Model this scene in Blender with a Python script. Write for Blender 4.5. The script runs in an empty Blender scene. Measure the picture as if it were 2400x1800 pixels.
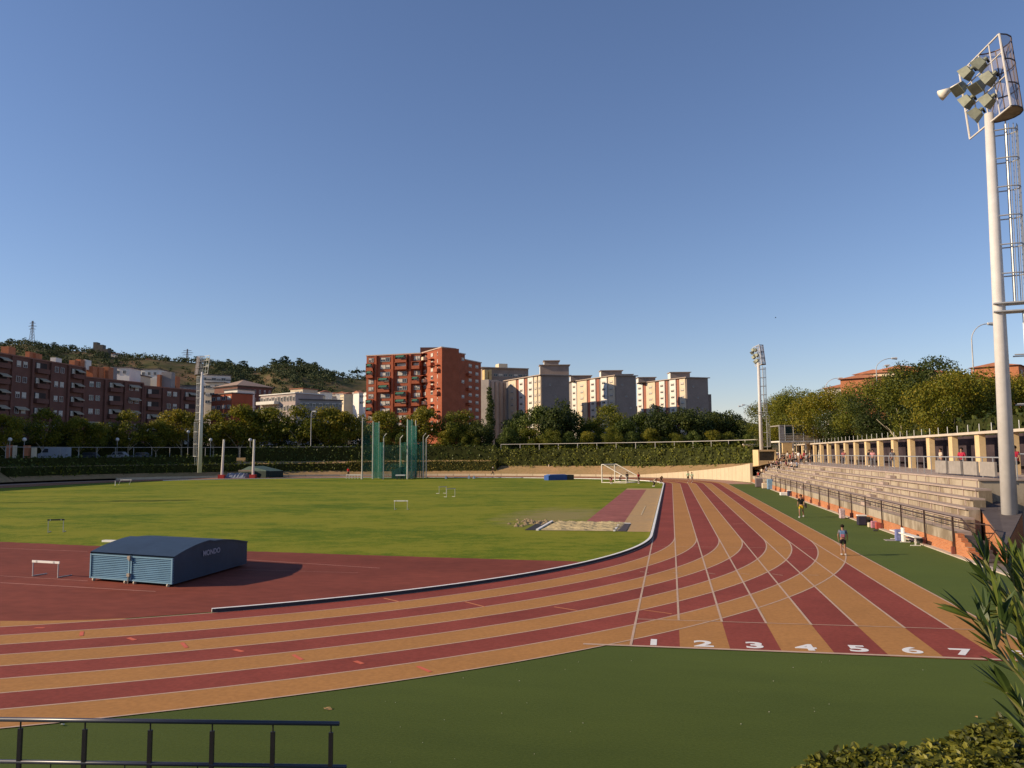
import bpy, bmesh, math, random
import numpy as np
from mathutils import Vector, Matrix
R_ = math.radians
scene = bpy.context.scene
COL = scene.collection
# ------------------------------------------------------------------ camera
F_PX, YAW, PITCH, ROLL, CAM_H = 1847.6, 0.19754, 0.08902, -0.00698, 4.8516
def cam_axes():
    cy, sy, cp, sp = math.cos(YAW), math.sin(YAW), math.cos(PITCH), math.sin(PITCH)
    F = Vector((-sy*cp, cy*cp, sp)); Rt = Vector((cy, sy, 0)); U = Rt.cross(F)
    c, s = math.cos(ROLL), math.sin(ROLL)
    return F, c*Rt + s*U, -s*Rt + c*U
FW, RT, UP = cam_axes()
cam_d = bpy.data.cameras.new('camera'); cam = bpy.data.objects.new('camera', cam_d); COL.objects.link(cam)
cam_d.sensor_width = 36; cam_d.lens = F_PX/2400*36; cam_d.clip_end = 9000; cam_d.clip_start = 0.1
m4 = Matrix((RT, UP, -FW)).transposed().to_4x4(); m4.translation = Vector((0, 0, CAM_H)); cam.matrix_world = m4
scene.camera = cam
# ------------------------------------------------------------------ light
SUN_AZ, SUN_EL = 252.0, 24.0
w = bpy.data.worlds.new('World'); scene.world = w; w.use_nodes = True
nt = w.node_tree; bg = nt.nodes['Background']
sky = nt.nodes.new('ShaderNodeTexSky'); sky.sky_type = 'NISHITA'; sky.sun_disc = False
sky.sun_elevation = R_(SUN_EL); sky.sun_rotation = R_(SUN_AZ)
sky.altitude = 0; sky.air_density = 1.12; sky.dust_density = 0.0; sky.ozone_density = 6.0
tint = nt.nodes.new('ShaderNodeVectorMath'); tint.operation = 'MULTIPLY'; tint.inputs[1].default_value = (1.24, 0.98, 0.95)
nt.links.new(sky.outputs[0], tint.inputs[0]); nt.links.new(tint.outputs[0], bg.inputs[0]); bg.inputs[1].default_value = 0.115
sd = bpy.data.lights.new('sun', 'SUN'); so = bpy.data.objects.new('sun', sd); COL.objects.link(so)
sd.energy = 5.0; sd.angle = R_(0.5); sd.color = (1.0, 0.80, 0.56)
az = R_(SUN_AZ + 180)
so.rotation_euler = Vector((math.sin(az)*math.cos(R_(SUN_EL)), math.cos(az)*math.cos(R_(SUN_EL)), -math.sin(R_(SUN_EL)))).to_track_quat('-Z', 'Y').to_euler()
so.location = (-60, -20, 60)
scene.view_settings.view_transform = 'Standard'; scene.view_settings.look = 'None'
scene.view_settings.exposure = 0.22; scene.view_settings.gamma = 1
scene.cycles.max_bounces = 5; scene.cycles.transparent_max_bounces = 12; scene.cycles.use_denoising = True
# ------------------------------------------------------------------ placing: photo coordinates to places at a real distance
FH = Vector((-math.sin(YAW), math.cos(YAW), 0)); EYE = Vector((0, 0, CAM_H))
def ray(px, py):
    return FW + RT*((px-1200)/F_PX) + UP*((900-py)/F_PX)
def at(px, py, D):
    d = ray(px, py); return EYE + d*(D/d.dot(FH))
def G(px, py, z=0.0):
    d = ray(px, py); return EYE + d*((z-CAM_H)/d.z)
def base(px, D, z):
    p = at(px, 1062, D); p.z = z; return p
def zat(px, py, D): return at(px, py, D).z
# ------------------------------------------------------------------ materials
MATS = {}
def mat(name, col, rough=0.75, var=0.15, scale=1.5, spec=0.3, metal=0.0, col2=None, bump=0.0, bscale=None, fine=None, stretch=None):
    """principled with noise-driven colour variation between col and col2 (or col darkened/lightened by var)"""
    if name in MATS: return MATS[name]
    m = bpy.data.materials.new(name); m.use_nodes = True; n = m.node_tree; L = n.links
    b = n.nodes['Principled BSDF']; b.inputs['Roughness'].default_value = rough; b.inputs['Metallic'].default_value = metal
    b.inputs['Specular IOR Level'].default_value = spec
    tc = n.nodes.new('ShaderNodeTexCoord'); src = tc.outputs['Object']
    if stretch:
        mp = n.nodes.new('ShaderNodeMapping'); mp.inputs['Scale'].default_value = stretch; L.new(src, mp.inputs[0]); src = mp.outputs[0]
    nz = n.nodes.new('ShaderNodeTexNoise'); nz.inputs['Scale'].default_value = scale; nz.inputs['Detail'].default_value = 6; nz.inputs['Roughness'].default_value = 0.65
    L.new(src, nz.inputs[0])
    rp = n.nodes.new('ShaderNodeValToRGB'); L.new(nz.outputs[0], rp.inputs[0])
    c = Vector(col[:3]); a = col2 if col2 else c*(1-var); z = c if col2 else c*(1+var)
    rp.color_ramp.elements[0].position = 0.32; rp.color_ramp.elements[1].position = 0.68
    rp.color_ramp.elements[0].color = (*a, 1); rp.color_ramp.elements[1].color = (*z, 1)
    out = rp.outputs[0]
    if fine:
        n2 = n.nodes.new('ShaderNodeTexNoise'); n2.inputs['Scale'].default_value = fine[0]; n2.inputs['Detail'].default_value = 4; L.new(src, n2.inputs[0])
        mr = n.nodes.new('ShaderNodeMapRange'); mr.inputs[1].default_value = 0.3; mr.inputs[2].default_value = 0.7; mr.inputs[3].default_value = 1-fine[1]; mr.inputs[4].default_value = 1+fine[1]
        L.new(n2.outputs[0], mr.inputs[0]); mx = n.nodes.new('ShaderNodeVectorMath'); mx.operation = 'SCALE'; L.new(out, mx.inputs[0]); L.new(mr.outputs[0], mx.inputs['Scale']); out = mx.outputs[0]
    L.new(out, b.inputs['Base Color'])
    if bump:
        bn = n.nodes.new('ShaderNodeTexNoise'); bn.inputs['Scale'].default_value = bscale or scale*8; bn.inputs['Detail'].default_value = 4; L.new(tc.outputs['Object'], bn.inputs[0])
        bp = n.nodes.new('ShaderNodeBump'); bp.inputs['Strength'].default_value = bump; bp.inputs['Distance'].default_value = 0.05; L.new(bn.outputs[0], bp.inputs['Height']); L.new(bp.outputs[0], b.inputs['Normal'])
    MATS[name] = m; return m
def leaf_mat(name, cols, rough=0.6, trans=0.35, scale=0.35):
    if name in MATS: return MATS[name]
    m = bpy.data.materials.new(name); m.use_nodes = True; n = m.node_tree; L = n.links
    b = n.nodes['Principled BSDF']; b.inputs['Roughness'].default_value = rough; b.inputs['Specular IOR Level'].default_value = 0.25
    g = n.nodes.new('ShaderNodeNewGeometry'); tc = n.nodes.new('ShaderNodeTexCoord'); oi = n.nodes.new('ShaderNodeObjectInfo')
    nz = n.nodes.new('ShaderNodeTexNoise'); nz.inputs['Scale'].default_value = scale; nz.inputs['Detail'].default_value = 3; L.new(tc.outputs['Object'], nz.inputs[0])
    a1 = n.nodes.new('ShaderNodeMath'); a1.operation = 'MULTIPLY_ADD'; a1.inputs[1].default_value = 0.42; L.new(g.outputs['Random Per Island'], a1.inputs[0])
    a2 = n.nodes.new('ShaderNodeMath'); a2.operation = 'MULTIPLY_ADD'; a2.inputs[1].default_value = 0.9; a2.inputs[2].default_value = -0.28; L.new(nz.outputs[0], a2.inputs[0]); L.new(a2.outputs[0], a1.inputs[2])
    a3 = n.nodes.new('ShaderNodeMath'); a3.operation = 'MULTIPLY_ADD'; a3.inputs[1].default_value = 0.22; L.new(oi.outputs['Random'], a3.inputs[0]); L.new(a1.outputs[0], a3.inputs[2])
    rp = n.nodes.new('ShaderNodeValToRGB'); L.new(a3.outputs[0], rp.inputs[0]); el = rp.color_ramp.elements
    el[0].position = 0.15; el[0].color = (*cols[0], 1); el[1].position = 0.9; el[1].color = (*cols[-1], 1)
    for i, c in enumerate(cols[1:-1]):
        e = el.new(0.15+0.75*(i+1)/(len(cols)-1)); e.color = (*c, 1)
    L.new(rp.outputs[0], b.inputs['Base Color'])
    t = n.nodes.new('ShaderNodeBsdfTranslucent'); L.new(rp.outputs[0], t.inputs[0])
    mx = n.nodes.new('ShaderNodeMixShader'); mx.inputs[0].default_value = trans; L.new(b.outputs[0], mx.inputs[1]); L.new(t.outputs[0], mx.inputs[2])
    L.new(mx.outputs[0], n.nodes['Material Output'].inputs[0]); MATS[name] = m; return m
def brick_mat(name, col, col2, mortar, bw=0.24, bh=0.075, vert=True, var=1.0):
    if name in MATS: return MATS[name]
    m = bpy.data.materials.new(name); m.use_nodes = True; n = m.node_tree; L = n.links
    b = n.nodes['Principled BSDF']; b.inputs['Roughness'].default_value = 0.85; b.inputs['Specular IOR Level'].default_value = 0.15
    tc = n.nodes.new('ShaderNodeTexCoord'); sp = n.nodes.new('ShaderNodeSeparateXYZ'); L.new(tc.outputs['Object'], sp.inputs[0])
    ad = n.nodes.new('ShaderNodeMath'); ad.operation = 'ADD'; L.new(sp.outputs[0], ad.inputs[0]); L.new(sp.outputs[1], ad.inputs[1])
    cb = n.nodes.new('ShaderNodeCombineXYZ'); L.new(ad.outputs[0], cb.inputs[0]); L.new(sp.outputs[2], cb.inputs[1])
    br = n.nodes.new('ShaderNodeTexBrick'); L.new(cb.outputs[0], br.inputs[0]); br.inputs['Color1'].default_value = (*col, 1); br.inputs['Color2'].default_value = (*col2, 1); br.inputs['Mortar'].default_value = (*mortar, 1)
    br.inputs['Scale'].default_value = 1.0; br.inputs['Brick Width'].default_value = bw; br.inputs['Row Height'].default_value = bh; br.inputs['Mortar Size'].default_value = 0.008
    nz = n.nodes.new('ShaderNodeTexNoise'); nz.inputs['Scale'].default_value = 0.4; nz.inputs['Detail'].default_value = 5; L.new(tc.outputs['Object'], nz.inputs[0])
    mr = n.nodes.new('ShaderNodeMapRange'); mr.inputs[1].default_value = 0.3; mr.inputs[2].default_value = 0.7; mr.inputs[3].default_value = 1-0.15*var; mr.inputs[4].default_value = 1+0.12*var; L.new(nz.outputs[0], mr.inputs[0])
    mx = n.nodes.new('ShaderNodeVectorMath'); mx.operation = 'SCALE'; L.new(br.outputs[0], mx.inputs[0]); L.new(mr.outputs[0], mx.inputs['Scale']); L.new(mx.outputs[0], b.inputs['Base Color'])
    MATS[name] = m; return m
def stained_mat(name, col, streak, amount=0.5, hs=2.2, vs=0.25):
    """concrete with vertical run-off streaks and blotches"""
    if name in MATS: return MATS[name]
    m = bpy.data.materials.new(name); m.use_nodes = True; n = m.node_tree; L = n.links
    b = n.nodes['Principled BSDF']; b.inputs['Roughness'].default_value = 0.9; b.inputs['Specular IOR Level'].default_value = 0.15
    tc = n.nodes.new('ShaderNodeTexCoord'); mp = n.nodes.new('ShaderNodeMapping'); mp.inputs['Scale'].default_value = (hs, hs, vs); L.new(tc.outputs['Object'], mp.inputs[0])
    nz = n.nodes.new('ShaderNodeTexNoise'); nz.inputs['Scale'].default_value = 1.6; nz.inputs['Detail'].default_value = 7; nz.inputs['Roughness'].default_value = 0.7; L.new(mp.outputs[0], nz.inputs[0])
    n2 = n.nodes.new('ShaderNodeTexNoise'); n2.inputs['Scale'].default_value = 0.35; n2.inputs['Detail'].default_value = 3; L.new(tc.outputs['Object'], n2.inputs[0])
    mu = n.nodes.new('ShaderNodeMath'); mu.operation = 'MULTIPLY'; L.new(nz.outputs[0], mu.inputs[0]); L.new(n2.outputs[0], mu.inputs[1])
    rp = n.nodes.new('ShaderNodeMapRange'); rp.inputs[1].default_value = 0.22; rp.inputs[2].default_value = 0.36; rp.inputs[3].default_value = 0; rp.inputs[4].default_value = amount; L.new(mu.outputs[0], rp.inputs[0])
    mx = n.nodes.new('ShaderNodeMix'); mx.data_type = 'RGBA'; L.new(rp.outputs[0], mx.inputs[0]); mx.inputs[6].default_value = (*col, 1); mx.inputs[7].default_value = (*streak, 1)
    L.new(mx.outputs[2], b.inputs['Base Color']); MATS[name] = m; return m
# ------------------------------------------------------------------ mesh building
class MB:
    def __init__(s): s.v = []; s.f = []; s.m = []; s.cur = 0
    def add(s, vs, fs):
        o = len(s.v); s.v += [tuple(v) for v in vs]
        for f in fs: s.f.append(tuple(i+o for i in f)); s.m.append(s.cur)
    def box(s, c, d, rz=0.0, M=None):
        x, y, z = d[0]/2, d[1]/2, d[2]/2; vs = []
        cr, sr = math.cos(rz), math.sin(rz)
        for k in (-z, z):
            for a, b in ((-x, -y), (x, -y), (x, y), (-x, y)):
                p = Vector((c[0]+a*cr-b*sr, c[1]+a*sr+b*cr, c[2]+k)); vs.append(M @ p if M else p)
        s.add(vs, [(3, 2, 1, 0), (4, 5, 6, 7), (0, 1, 5, 4), (1, 2, 6, 5), (2, 3, 7, 6), (3, 0, 4, 7)]); return s
    def bx(s, x0, x1, y0, y1, z0, z1): return s.box(((x0+x1)/2, (y0+y1)/2, (z0+z1)/2), (abs(x1-x0), abs(y1-y0), abs(z1-z0)))
    def tube(s, p, q, r, r2=None, n=8, caps=True):
        p, q = Vector(p), Vector(q); r2 = r if r2 is None else r2; d = (q-p)
        if d.length < 1e-6: return s
        d.normalize(); a = d.orthogonal().normalized(); b = d.cross(a)
        vs = [p+(a*math.cos(t)+b*math.sin(t))*r for t in [2*math.pi*i/n for i in range(n)]] + [q+(a*math.cos(t)+b*math.sin(t))*r2 for t in [2*math.pi*i/n for i in range(n)]]
        fs = [(i, (i+1) % n, n+(i+1) % n, n+i) for i in range(n)]
        if caps: fs += [tuple(range(n-1, -1, -1)), tuple(range(n, 2*n))]
        s.add(vs, fs); return s
    def path(s, pts, r, n=6):
        for a, b in zip(pts[:-1], pts[1:]): s.tube(a, b, r, n=n)
        return s
    def beam(s, p, q, wd, ht, up=(0, 0, 1)):
        """rectangular bar from p to q, wd across and ht along up"""
        p, q = Vector(p), Vector(q); d = (q-p).normalized(); u = Vector(up); a = d.cross(u).normalized(); b = a.cross(d).normalized()
        vs = [e + a*(i*wd/2) + b*(j*ht/2) for e in (p, q) for i, j in ((-1, -1), (1, -1), (1, 1), (-1, 1))]
        s.add(vs, [(3, 2, 1, 0), (4, 5, 6, 7), (0, 1, 5, 4), (1, 2, 6, 5), (2, 3, 7, 6), (3, 0, 4, 7)]); return s
    def prism(s, poly, z0, z1):
        """poly counter-clockwise; z0,z1 floats or lists"""
        n = len(poly); a = z0 if hasattr(z0, '__len__') else [z0]*n; b = z1 if hasattr(z1, '__len__') else [z1]*n
        vs = [(p[0], p[1], a[i]) for i, p in enumerate(poly)] + [(p[0], p[1], b[i]) for i, p in enumerate(poly)]
        s.add(vs, [tuple(range(n-1, -1, -1)), tuple(range(n, 2*n))] + [(i, (i+1) % n, n+(i+1) % n, n+i) for i in range(n)]); return s
    def ribbon(s, A, B):
        """strip between two point lists"""
        n = len(A); s.add(list(A)+list(B), [(i, i+1, n+i+1, n+i) for i in range(n-1)]); return s
    def build(s, name, mats, parent=None, smooth=False, loc=None):
        me = bpy.data.meshes.new(name); vs = s.v
        if loc is not None: vs = [(v[0]-loc[0], v[1]-loc[1], v[2]-loc[2]) for v in vs]
        me.from_pydata(vs, [], s.f)
        if not isinstance(mats, (list, tuple)): mats = [mats]
        for m in mats: me.materials.append(m)
        me.polygons.foreach_set('material_index', s.m)
        if smooth: me.polygons.foreach_set('use_smooth', [True]*len(s.f))
        me.update(); o = bpy.data.objects.new(name, me); COL.objects.link(o)
        if loc is not None: o.location = loc
        if parent: o.parent = parent
        return o
def tag(o, label, cat, group=None):
    o['label'] = label; o['category'] = cat
    if group: o['group'] = group
    return o
def struct(o, kind='structure'): o['kind'] = kind; return o
def thing(name, label, cat, loc=(0, 0, 0), rz=0.0, group=None):
    o = bpy.data.objects.new(name, None); COL.objects.link(o); o.location = loc; o.rotation_euler = (0, 0, rz); o.empty_display_size = 0.3
    return tag(o, label, cat, group)
def kids(o): return KIDS.get(o.name, [])
def dup(o, loc=None, rz=None, label=None, parent=None, scale=None, allobj=None):
    c = o.copy(); COL.objects.link(c)
    if parent: c.parent = parent
    for ch in [x for x in o.children]: dup(ch, parent=c)
    if loc is not None: c.location = loc
    if rz is not None: c.rotation_euler = (0, 0, rz)
    if scale is not None: c.scale = scale
    if label: c['label'] = label
    return c
ORD = ['first', 'second', 'third', 'fourth', 'fifth', 'sixth', 'seventh', 'eighth', 'ninth', 'tenth', 'eleventh', 'twelfth', 'thirteenth', 'fourteenth', 'fifteenth', 'sixteenth', 'seventeenth', 'eighteenth', 'nineteenth', 'twentieth']
rnd = random.Random(7)
# ================================================================== the oval: inner line and offsets
X0, YT, YF = -1.116, 47.34, 128.0
LANE = 1.22
def arc(c, r, a0, a1, n):
    return [(c[0]+r*math.cos(R_(a0+(a1-a0)*i/n)), c[1]+r*math.sin(R_(a0+(a1-a0)*i/n))) for i in range(n+1)]
NEAR = [((-31.04, 47.34), 29.92, 0, -60), ((-53.58, 86.38), 75.0, -60, -120), ((-76.1, 47.34), 29.92, -120, -180)]
FAR = [((-31.04, 128), 29.92, 0, 60), ((-53.58, 88.96), 75.0, 60, 120), ((-76.1, 128), 29.92, 120, 180)]
def far_bend(off, n=(24, 24, 24)):
    pts = []
    for (c, r, a, b), k in zip(FAR, n): pts += arc(c, r+off, a, b, k)[(1 if pts else 0):]
    return pts
def near_bend(off, n=(40, 30, 24)):
    pts = []
    for (c, r, a, b), k in zip(NEAR, n): pts += arc(c, r+off, a, b, k)[(1 if pts else 0):]
    return pts
def loop(off):
    """closed line round the oval, counter-clockwise from the start of the near bend's right end"""
    return list(reversed(near_bend(off))) + far_bend(off)
def zed(pts, z): return [(p[0], p[1], z) for p in pts]
# ------------------------------------------------------------------ surfaces
def ground_mat():
    m = mat('street_ground', (0.16, 0.14, 0.12), 0.95, 0.2, 0.05, fine=(1.5, 0.15)); return m
g = MB(); g.add([(-4000, -1500, -0.03), (4000, -1500, -0.03), (4000, 7000, -0.03), (-4000, 7000, -0.03)], [(0, 1, 2, 3)])
struct(g.build('ground', ground_mat()))
def turf_mat():
    m = bpy.data.materials.new('artificial_turf'); m.use_nodes = True; n = m.node_tree; L = n.links
    b = n.nodes['Principled BSDF']; b.inputs['Sheen Weight'].default_value = 0.13; b.inputs['Sheen Roughness'].default_value = 0.35; b.inputs['Sheen Tint'].default_value = (0.55, 0.75, 0.22, 1); b.inputs['Roughness'].default_value = 0.9; b.inputs['Specular IOR Level'].default_value = 0.15
    tc = n.nodes.new('ShaderNodeTexCoord')
    def noise(sc, det, st=(1, 1, 1), rot=0.0):
        mp = n.nodes.new('ShaderNodeMapping'); mp.inputs['Scale'].default_value = st; mp.inputs['Rotation'].default_value = (0, 0, rot); L.new(tc.outputs['Object'], mp.inputs[0])
        z = n.nodes.new('ShaderNodeTexNoise'); z.inputs['Scale'].default_value = sc; z.inputs['Detail'].default_value = det; z.inputs['Roughness'].default_value = 0.7; L.new(mp.outputs[0], z.inputs[0]); return z.outputs[0]
    a = noise(0.35, 4, (0.35, 1, 1), 0.12); c = noise(22, 6, (0.8, 1.0, 1)); e = noise(110, 3)
    s = n.nodes.new('ShaderNodeMath'); s.operation = 'MULTIPLY_ADD'; s.inputs[1].default_value = 0.45; L.new(a, s.inputs[0])
    s2 = n.nodes.new('ShaderNodeMath'); s2.operation = 'MULTIPLY'; s2.inputs[1].default_value = 0.7; L.new(c, s2.inputs[0]); L.new(s2.outputs[0], s.inputs[2])
    s3 = n.nodes.new('ShaderNodeMath'); s3.operation = 'MULTIPLY_ADD'; s3.inputs[1].default_value = 0.55; L.new(e, s3.inputs[0]); L.new(s.outputs[0], s3.inputs[2])
    rp = n.nodes.new('ShaderNodeValToRGB'); L.new(s3.outputs[0], rp.inputs[0]); el = rp.color_ramp.elements
    el[0].position = 0.66; el[0].color = (0.0296, 0.0454, 0.0049, 1); el[1].position = 1.04; el[1].color = (0.0601, 0.0798, 0.0098, 1)
    L.new(rp.outputs[0], b.inputs['Base Color'])
    bp = n.nodes.new('ShaderNodeBump'); bp.inputs['Strength'].default_value = 0.35; bp.inputs['Distance'].default_value = 0.02; L.new(c, bp.inputs['Height']); L.new(bp.outputs[0], b.inputs['Normal'])
    return m
g = MB(); g.add([(-45, -8, 0.0), (12.72, -8, 0.0), (12.72, 142, 0.0), (-45, 142, 0.0)], [(0, 1, 2, 3)])
struct(g.build('artificial_turf', turf_mat()))
def infield_mat():
    m = bpy.data.materials.new('infield_grass'); m.use_nodes = True; n = m.node_tree; L = n.links
    b = n.nodes['Principled BSDF']; b.inputs['Roughness'].default_value = 0.95; b.inputs['Specular IOR Level'].default_value = 0.1
    tc = n.nodes.new('ShaderNodeTexCoord')
    def noise(sc, det, st=(1, 1, 1), rough=0.6, rot=0.0):
        mp = n.nodes.new('ShaderNodeMapping'); mp.inputs['Scale'].default_value = st; mp.inputs['Rotation'].default_value = (0, 0, rot); L.new(tc.outputs['Object'], mp.inputs[0])
        z = n.nodes.new('ShaderNodeTexNoise'); z.inputs['Scale'].default_value = sc; z.inputs['Detail'].default_value = det; z.inputs['Roughness'].default_value = rough; L.new(mp.outputs[0], z.inputs[0]); return z.outputs[0]
    def math_(op, a, bb, c=None):
        x = n.nodes.new('ShaderNodeMath'); x.operation = op
        for i, v in enumerate((a, bb, c)):
            if v is None: continue
            if isinstance(v, (int, float)): x.inputs[i].default_value = v
            else: L.new(v, x.inputs[i])
        return x.outputs[0]
    big = noise(0.09, 7, (0.7, 1.3, 1), 0.7, -0.2); mid = noise(0.7, 8, (0.8, 1.1, 1), 0.8, -0.2); fin = noise(5, 8, (1, 1, 1), 0.85)
    v = math_('ADD', math_('MULTIPLY_ADD', big, 0.90, math_('MULTIPLY_ADD', mid, 0.85, math_('MULTIPLY', fin, 0.6))), -0.225)
    rp = n.nodes.new('ShaderNodeValToRGB'); L.new(v, rp.inputs[0]); el = rp.color_ramp.elements
    el[0].position = 0.72; el[0].color = (0.062, 0.116, 0.0060, 1); el[1].position = 1.12; el[1].color = (0.217, 0.220, 0.0188, 1)
    e = el.new(0.9); e.color = (0.140, 0.176, 0.0097, 1)
    # worn, straw-coloured turf round the landing pit
    vd = n.nodes.new('ShaderNodeVectorMath'); vd.operation = 'DISTANCE'
    mp = n.nodes.new('ShaderNodeMapping'); mp.inputs['Scale'].default_value = (1, 0.45, 1); L.new(tc.outputs['Object'], mp.inputs[0]); L.new(mp.outputs[0], vd.inputs[0]); vd.inputs[1].default_value = (-8.8, 27.8, 0)
    wn = noise(0.5, 5)
    dd = math_('SUBTRACT', vd.outputs['Value'], math_('MULTIPLY', wn, 7.0))
    mr = n.nodes.new('ShaderNodeMapRange'); mr.inputs[1].default_value = -1.8; mr.inputs[2].default_value = 1.6; mr.inputs[3].default_value = 0.85; mr.inputs[4].default_value = 0.0; L.new(dd, mr.inputs[0])
    mx = n.nodes.new('ShaderNodeMix'); mx.data_type = 'RGBA'; L.new(mr.outputs[0], mx.inputs[0]); L.new(rp.outputs[0], mx.inputs[6]); mx.inputs[7].default_value = (0.27, 0.22, 0.09, 1)
    L.new(mx.outputs[2], b.inputs['Base Color'])
    bp = n.nodes.new('ShaderNodeBump'); bp.inputs['Strength'].default_value = 0.6; bp.inputs['Distance'].default_value = 0.06; L.new(fin, bp.inputs['Height']); L.new(bp.outputs[0], b.inputs['Normal'])
    return m
g = MB(); poly = zed(loop(-0.25), 0.012); g.add(poly, [tuple(range(len(poly)))])
struct(g.build('infield_grass', infield_mat()))
# the D: red synthetic area inside the near bend, with a ragged edge to the grass
RED = dict(rough=0.75, spec=0.2)
m_dred = mat('d_area_red', (0.198, 0.051, 0.032), 0.85, 0.24, 0.11, 0.12, fine=(2.2, 0.13), stretch=(0.7, 1.2, 1))
edge = [(-106, 44.5), (-60, 42), (-38.3, 39.6), (-30, 38.35), (-21.4, 37.5), (-13.73, 36.8), (-9, 36.4), (-3.5, 36.05)]
g = MB(); top = []
for a, b in zip(edge[:-1], edge[1:]):
    k = max(2, int(abs(b[0]-a[0])/0.35))
    for i in range(k): t = i/k; top.append((a[0]+(b[0]-a[0])*t, a[1]+(b[1]-a[1])*t+rnd.uniform(-0.07, 0.07), 0.018))
nb = [p for p in near_bend(-0.2) if p[1] < 36.1]
poly = zed(nb, 0.018) + top
g.add(poly, [tuple(range(len(poly)))])
struct(g.build('runup_area', m_dred))
# ------------------------------------------------------------------ the running track: alternating red and ochre lanes
m_red = mat('lane_red', (0.255, 0.058, 0.040), 0.8, 0.16, 0.3, 0.12, fine=(9.0, 0.12))
m_tan = mat('lane_ochre', (0.414, 0.198, 0.063), 0.8, 0.08, 0.25, 0.12, fine=(9.0, 0.10))
m_line = mat('lane_line_paint', (0.52, 0.36, 0.26), 0.8, 0.12, 3.0, 0.2)
m_white = mat('white_paint', (0.78, 0.76, 0.72), 0.7, 0.08, 6.0, 0.2)
track = MB()
def closed(pts): return pts + [pts[0]]
for k in range(8):
    track.cur = k % 2
    track.ribbon(closed(zed(loop(LANE*k), 0.030)), closed(zed(loop(LANE*(k+1)), 0.030)))
# chute lanes running back to the sprint start
YS = 20.6
for k in range(8):
    track.cur = k % 2
    a, b = X0+LANE*k, X0+LANE*(k+1)
    track.add([(a, YS, 0.024), (b, YS, 0.024), (b, YT+3, 0.024), (a, YT+3, 0.024)], [(0, 1, 2, 3)])
track.cur = 1
track.add([(X0-1.15, YS, 0.021), (X0, YS, 0.021), (X0, YS+6, 0.021), (X0-3, YS+3, 0.021)], [(0, 1, 2, 3)])
trk = struct(track.build('running_track', [m_red, m_tan]))
lines = MB()
def rib(pts, wd, z):
    """painted line along a polyline"""
    A = []; B = []
    for i, p in enumerate(pts):
        q0 = Vector(pts[max(0, i-1)]); q1 = Vector(pts[min(len(pts)-1, i+1)]); d = (q1-q0).normalized(); nrm = Vector((-d.y, d.x))
        A.append((p[0]+nrm.x*wd/2, p[1]+nrm.y*wd/2, z)); B.append((p[0]-nrm.x*wd/2, p[1]-nrm.y*wd/2, z))
    lines.ribbon(A, B)
for k in range(0, 9): rib(closed(loop(LANE*k)), 0.06, 0.036)
for k in range(0, 9):
    y0 = YS if k in (0, 8) else 23.9
    rib([(X0+LANE*k, y0), (X0+LANE*k, YT-0.4)], 0.065, 0.040)
rib([(X0, 23.9), (X0+8*LANE, 24.0)], 0.05, 0.044)
rib([(X0-1.2, YS), (X0+8*LANE+0.3, YS+0.12)], 0.13, 0.044)
rib([(X0+0.1, 42.45), (X0+7*LANE, 42.6)], 0.035, 0.044)
# outermost edge line of the bend carries on to the turf corner
def dash(x0, y0, x1, y1, wd=0.05, z=0.048):
    a, b = G(x0, y0), G(x1, y1); rib([(a.x, a.y), (b.x, b.y)], wd, z)
s5, s1, s2 = 3.687, 5.53, 5.53
for (ox, oy, sc, lst) in ((1230, 1050, s5, [(435, 1052, 510, 1058), (715, 1063, 785, 1070)]), (1450, 1150, s1, [(275, 1055, 390, 1068), (700, 1068, 810, 1078), (1130, 1070, 1255, 1088), (1590, 1083, 1700, 1090), (1480, 435, 1620, 432)]), (1750, 1150, s2, [(330, 1085, 470, 1105), (780, 1098, 930, 1103)])):
    for a, b, c, d in lst: dash(ox+a/sc, oy+b/sc, ox+c/sc, oy+d/sc)
struct(lines.build('lane_lines', m_line))
# orange and coral staggered marks
marks = MB(); keep = lines; lines = marks
for a, b, c, d in ((0, 455, 130, 485), (700, 485, 870, 530), (1470, 530, 1670, 562)): dash(900+a/3.687, 1280+b/3.687, 900+c/3.687, 1280+d/3.687, 0.07)
dash(1450+330/5.53, 1150+1555/5.53, 1450+690/5.53, 1150+1605/5.53, 0.06)
struct(marks.build('relay_marks', mat('orange_paint', (0.62, 0.24, 0.10), 0.8, 0.1, 4.0)))
marks2 = MB(); lines = marks2
for a, b, c, d in ((850, 450, 842, 495), (1885, 565, 1935, 620)): dash(a/4.424, 1380+b/4.424, c/4.424, 1380+d/4.424, 0.10)
for a, b, c, d in ((1690, 335, 1740, 365),): dash(a/2.458, 1400+b/2.458, c/2.458, 1400+d/2.458, 0.10)
dash(900+290/3.687, 1280+1045/3.687, 900+400/3.687, 1280+1095/3.687, 0.10)
for a, b, c, d in ((360, 412, 460, 412), (1330, 515, 1400, 540)): dash(a/4.424, 1380+b/4.424, c/4.424, 1380+d/4.424, 0.12)
for a, b, c, d in ((1350, 305, 1400, 318), (2045, 372, 2090, 388)): dash(a/2.458, 1400+b/2.458, c/2.458, 1400+d/2.458, 0.12)
struct(marks2.build('hurdle_marks', mat('coral_paint', (0.60, 0.13, 0.07), 0.8, 0.1, 4.0)))
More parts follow.
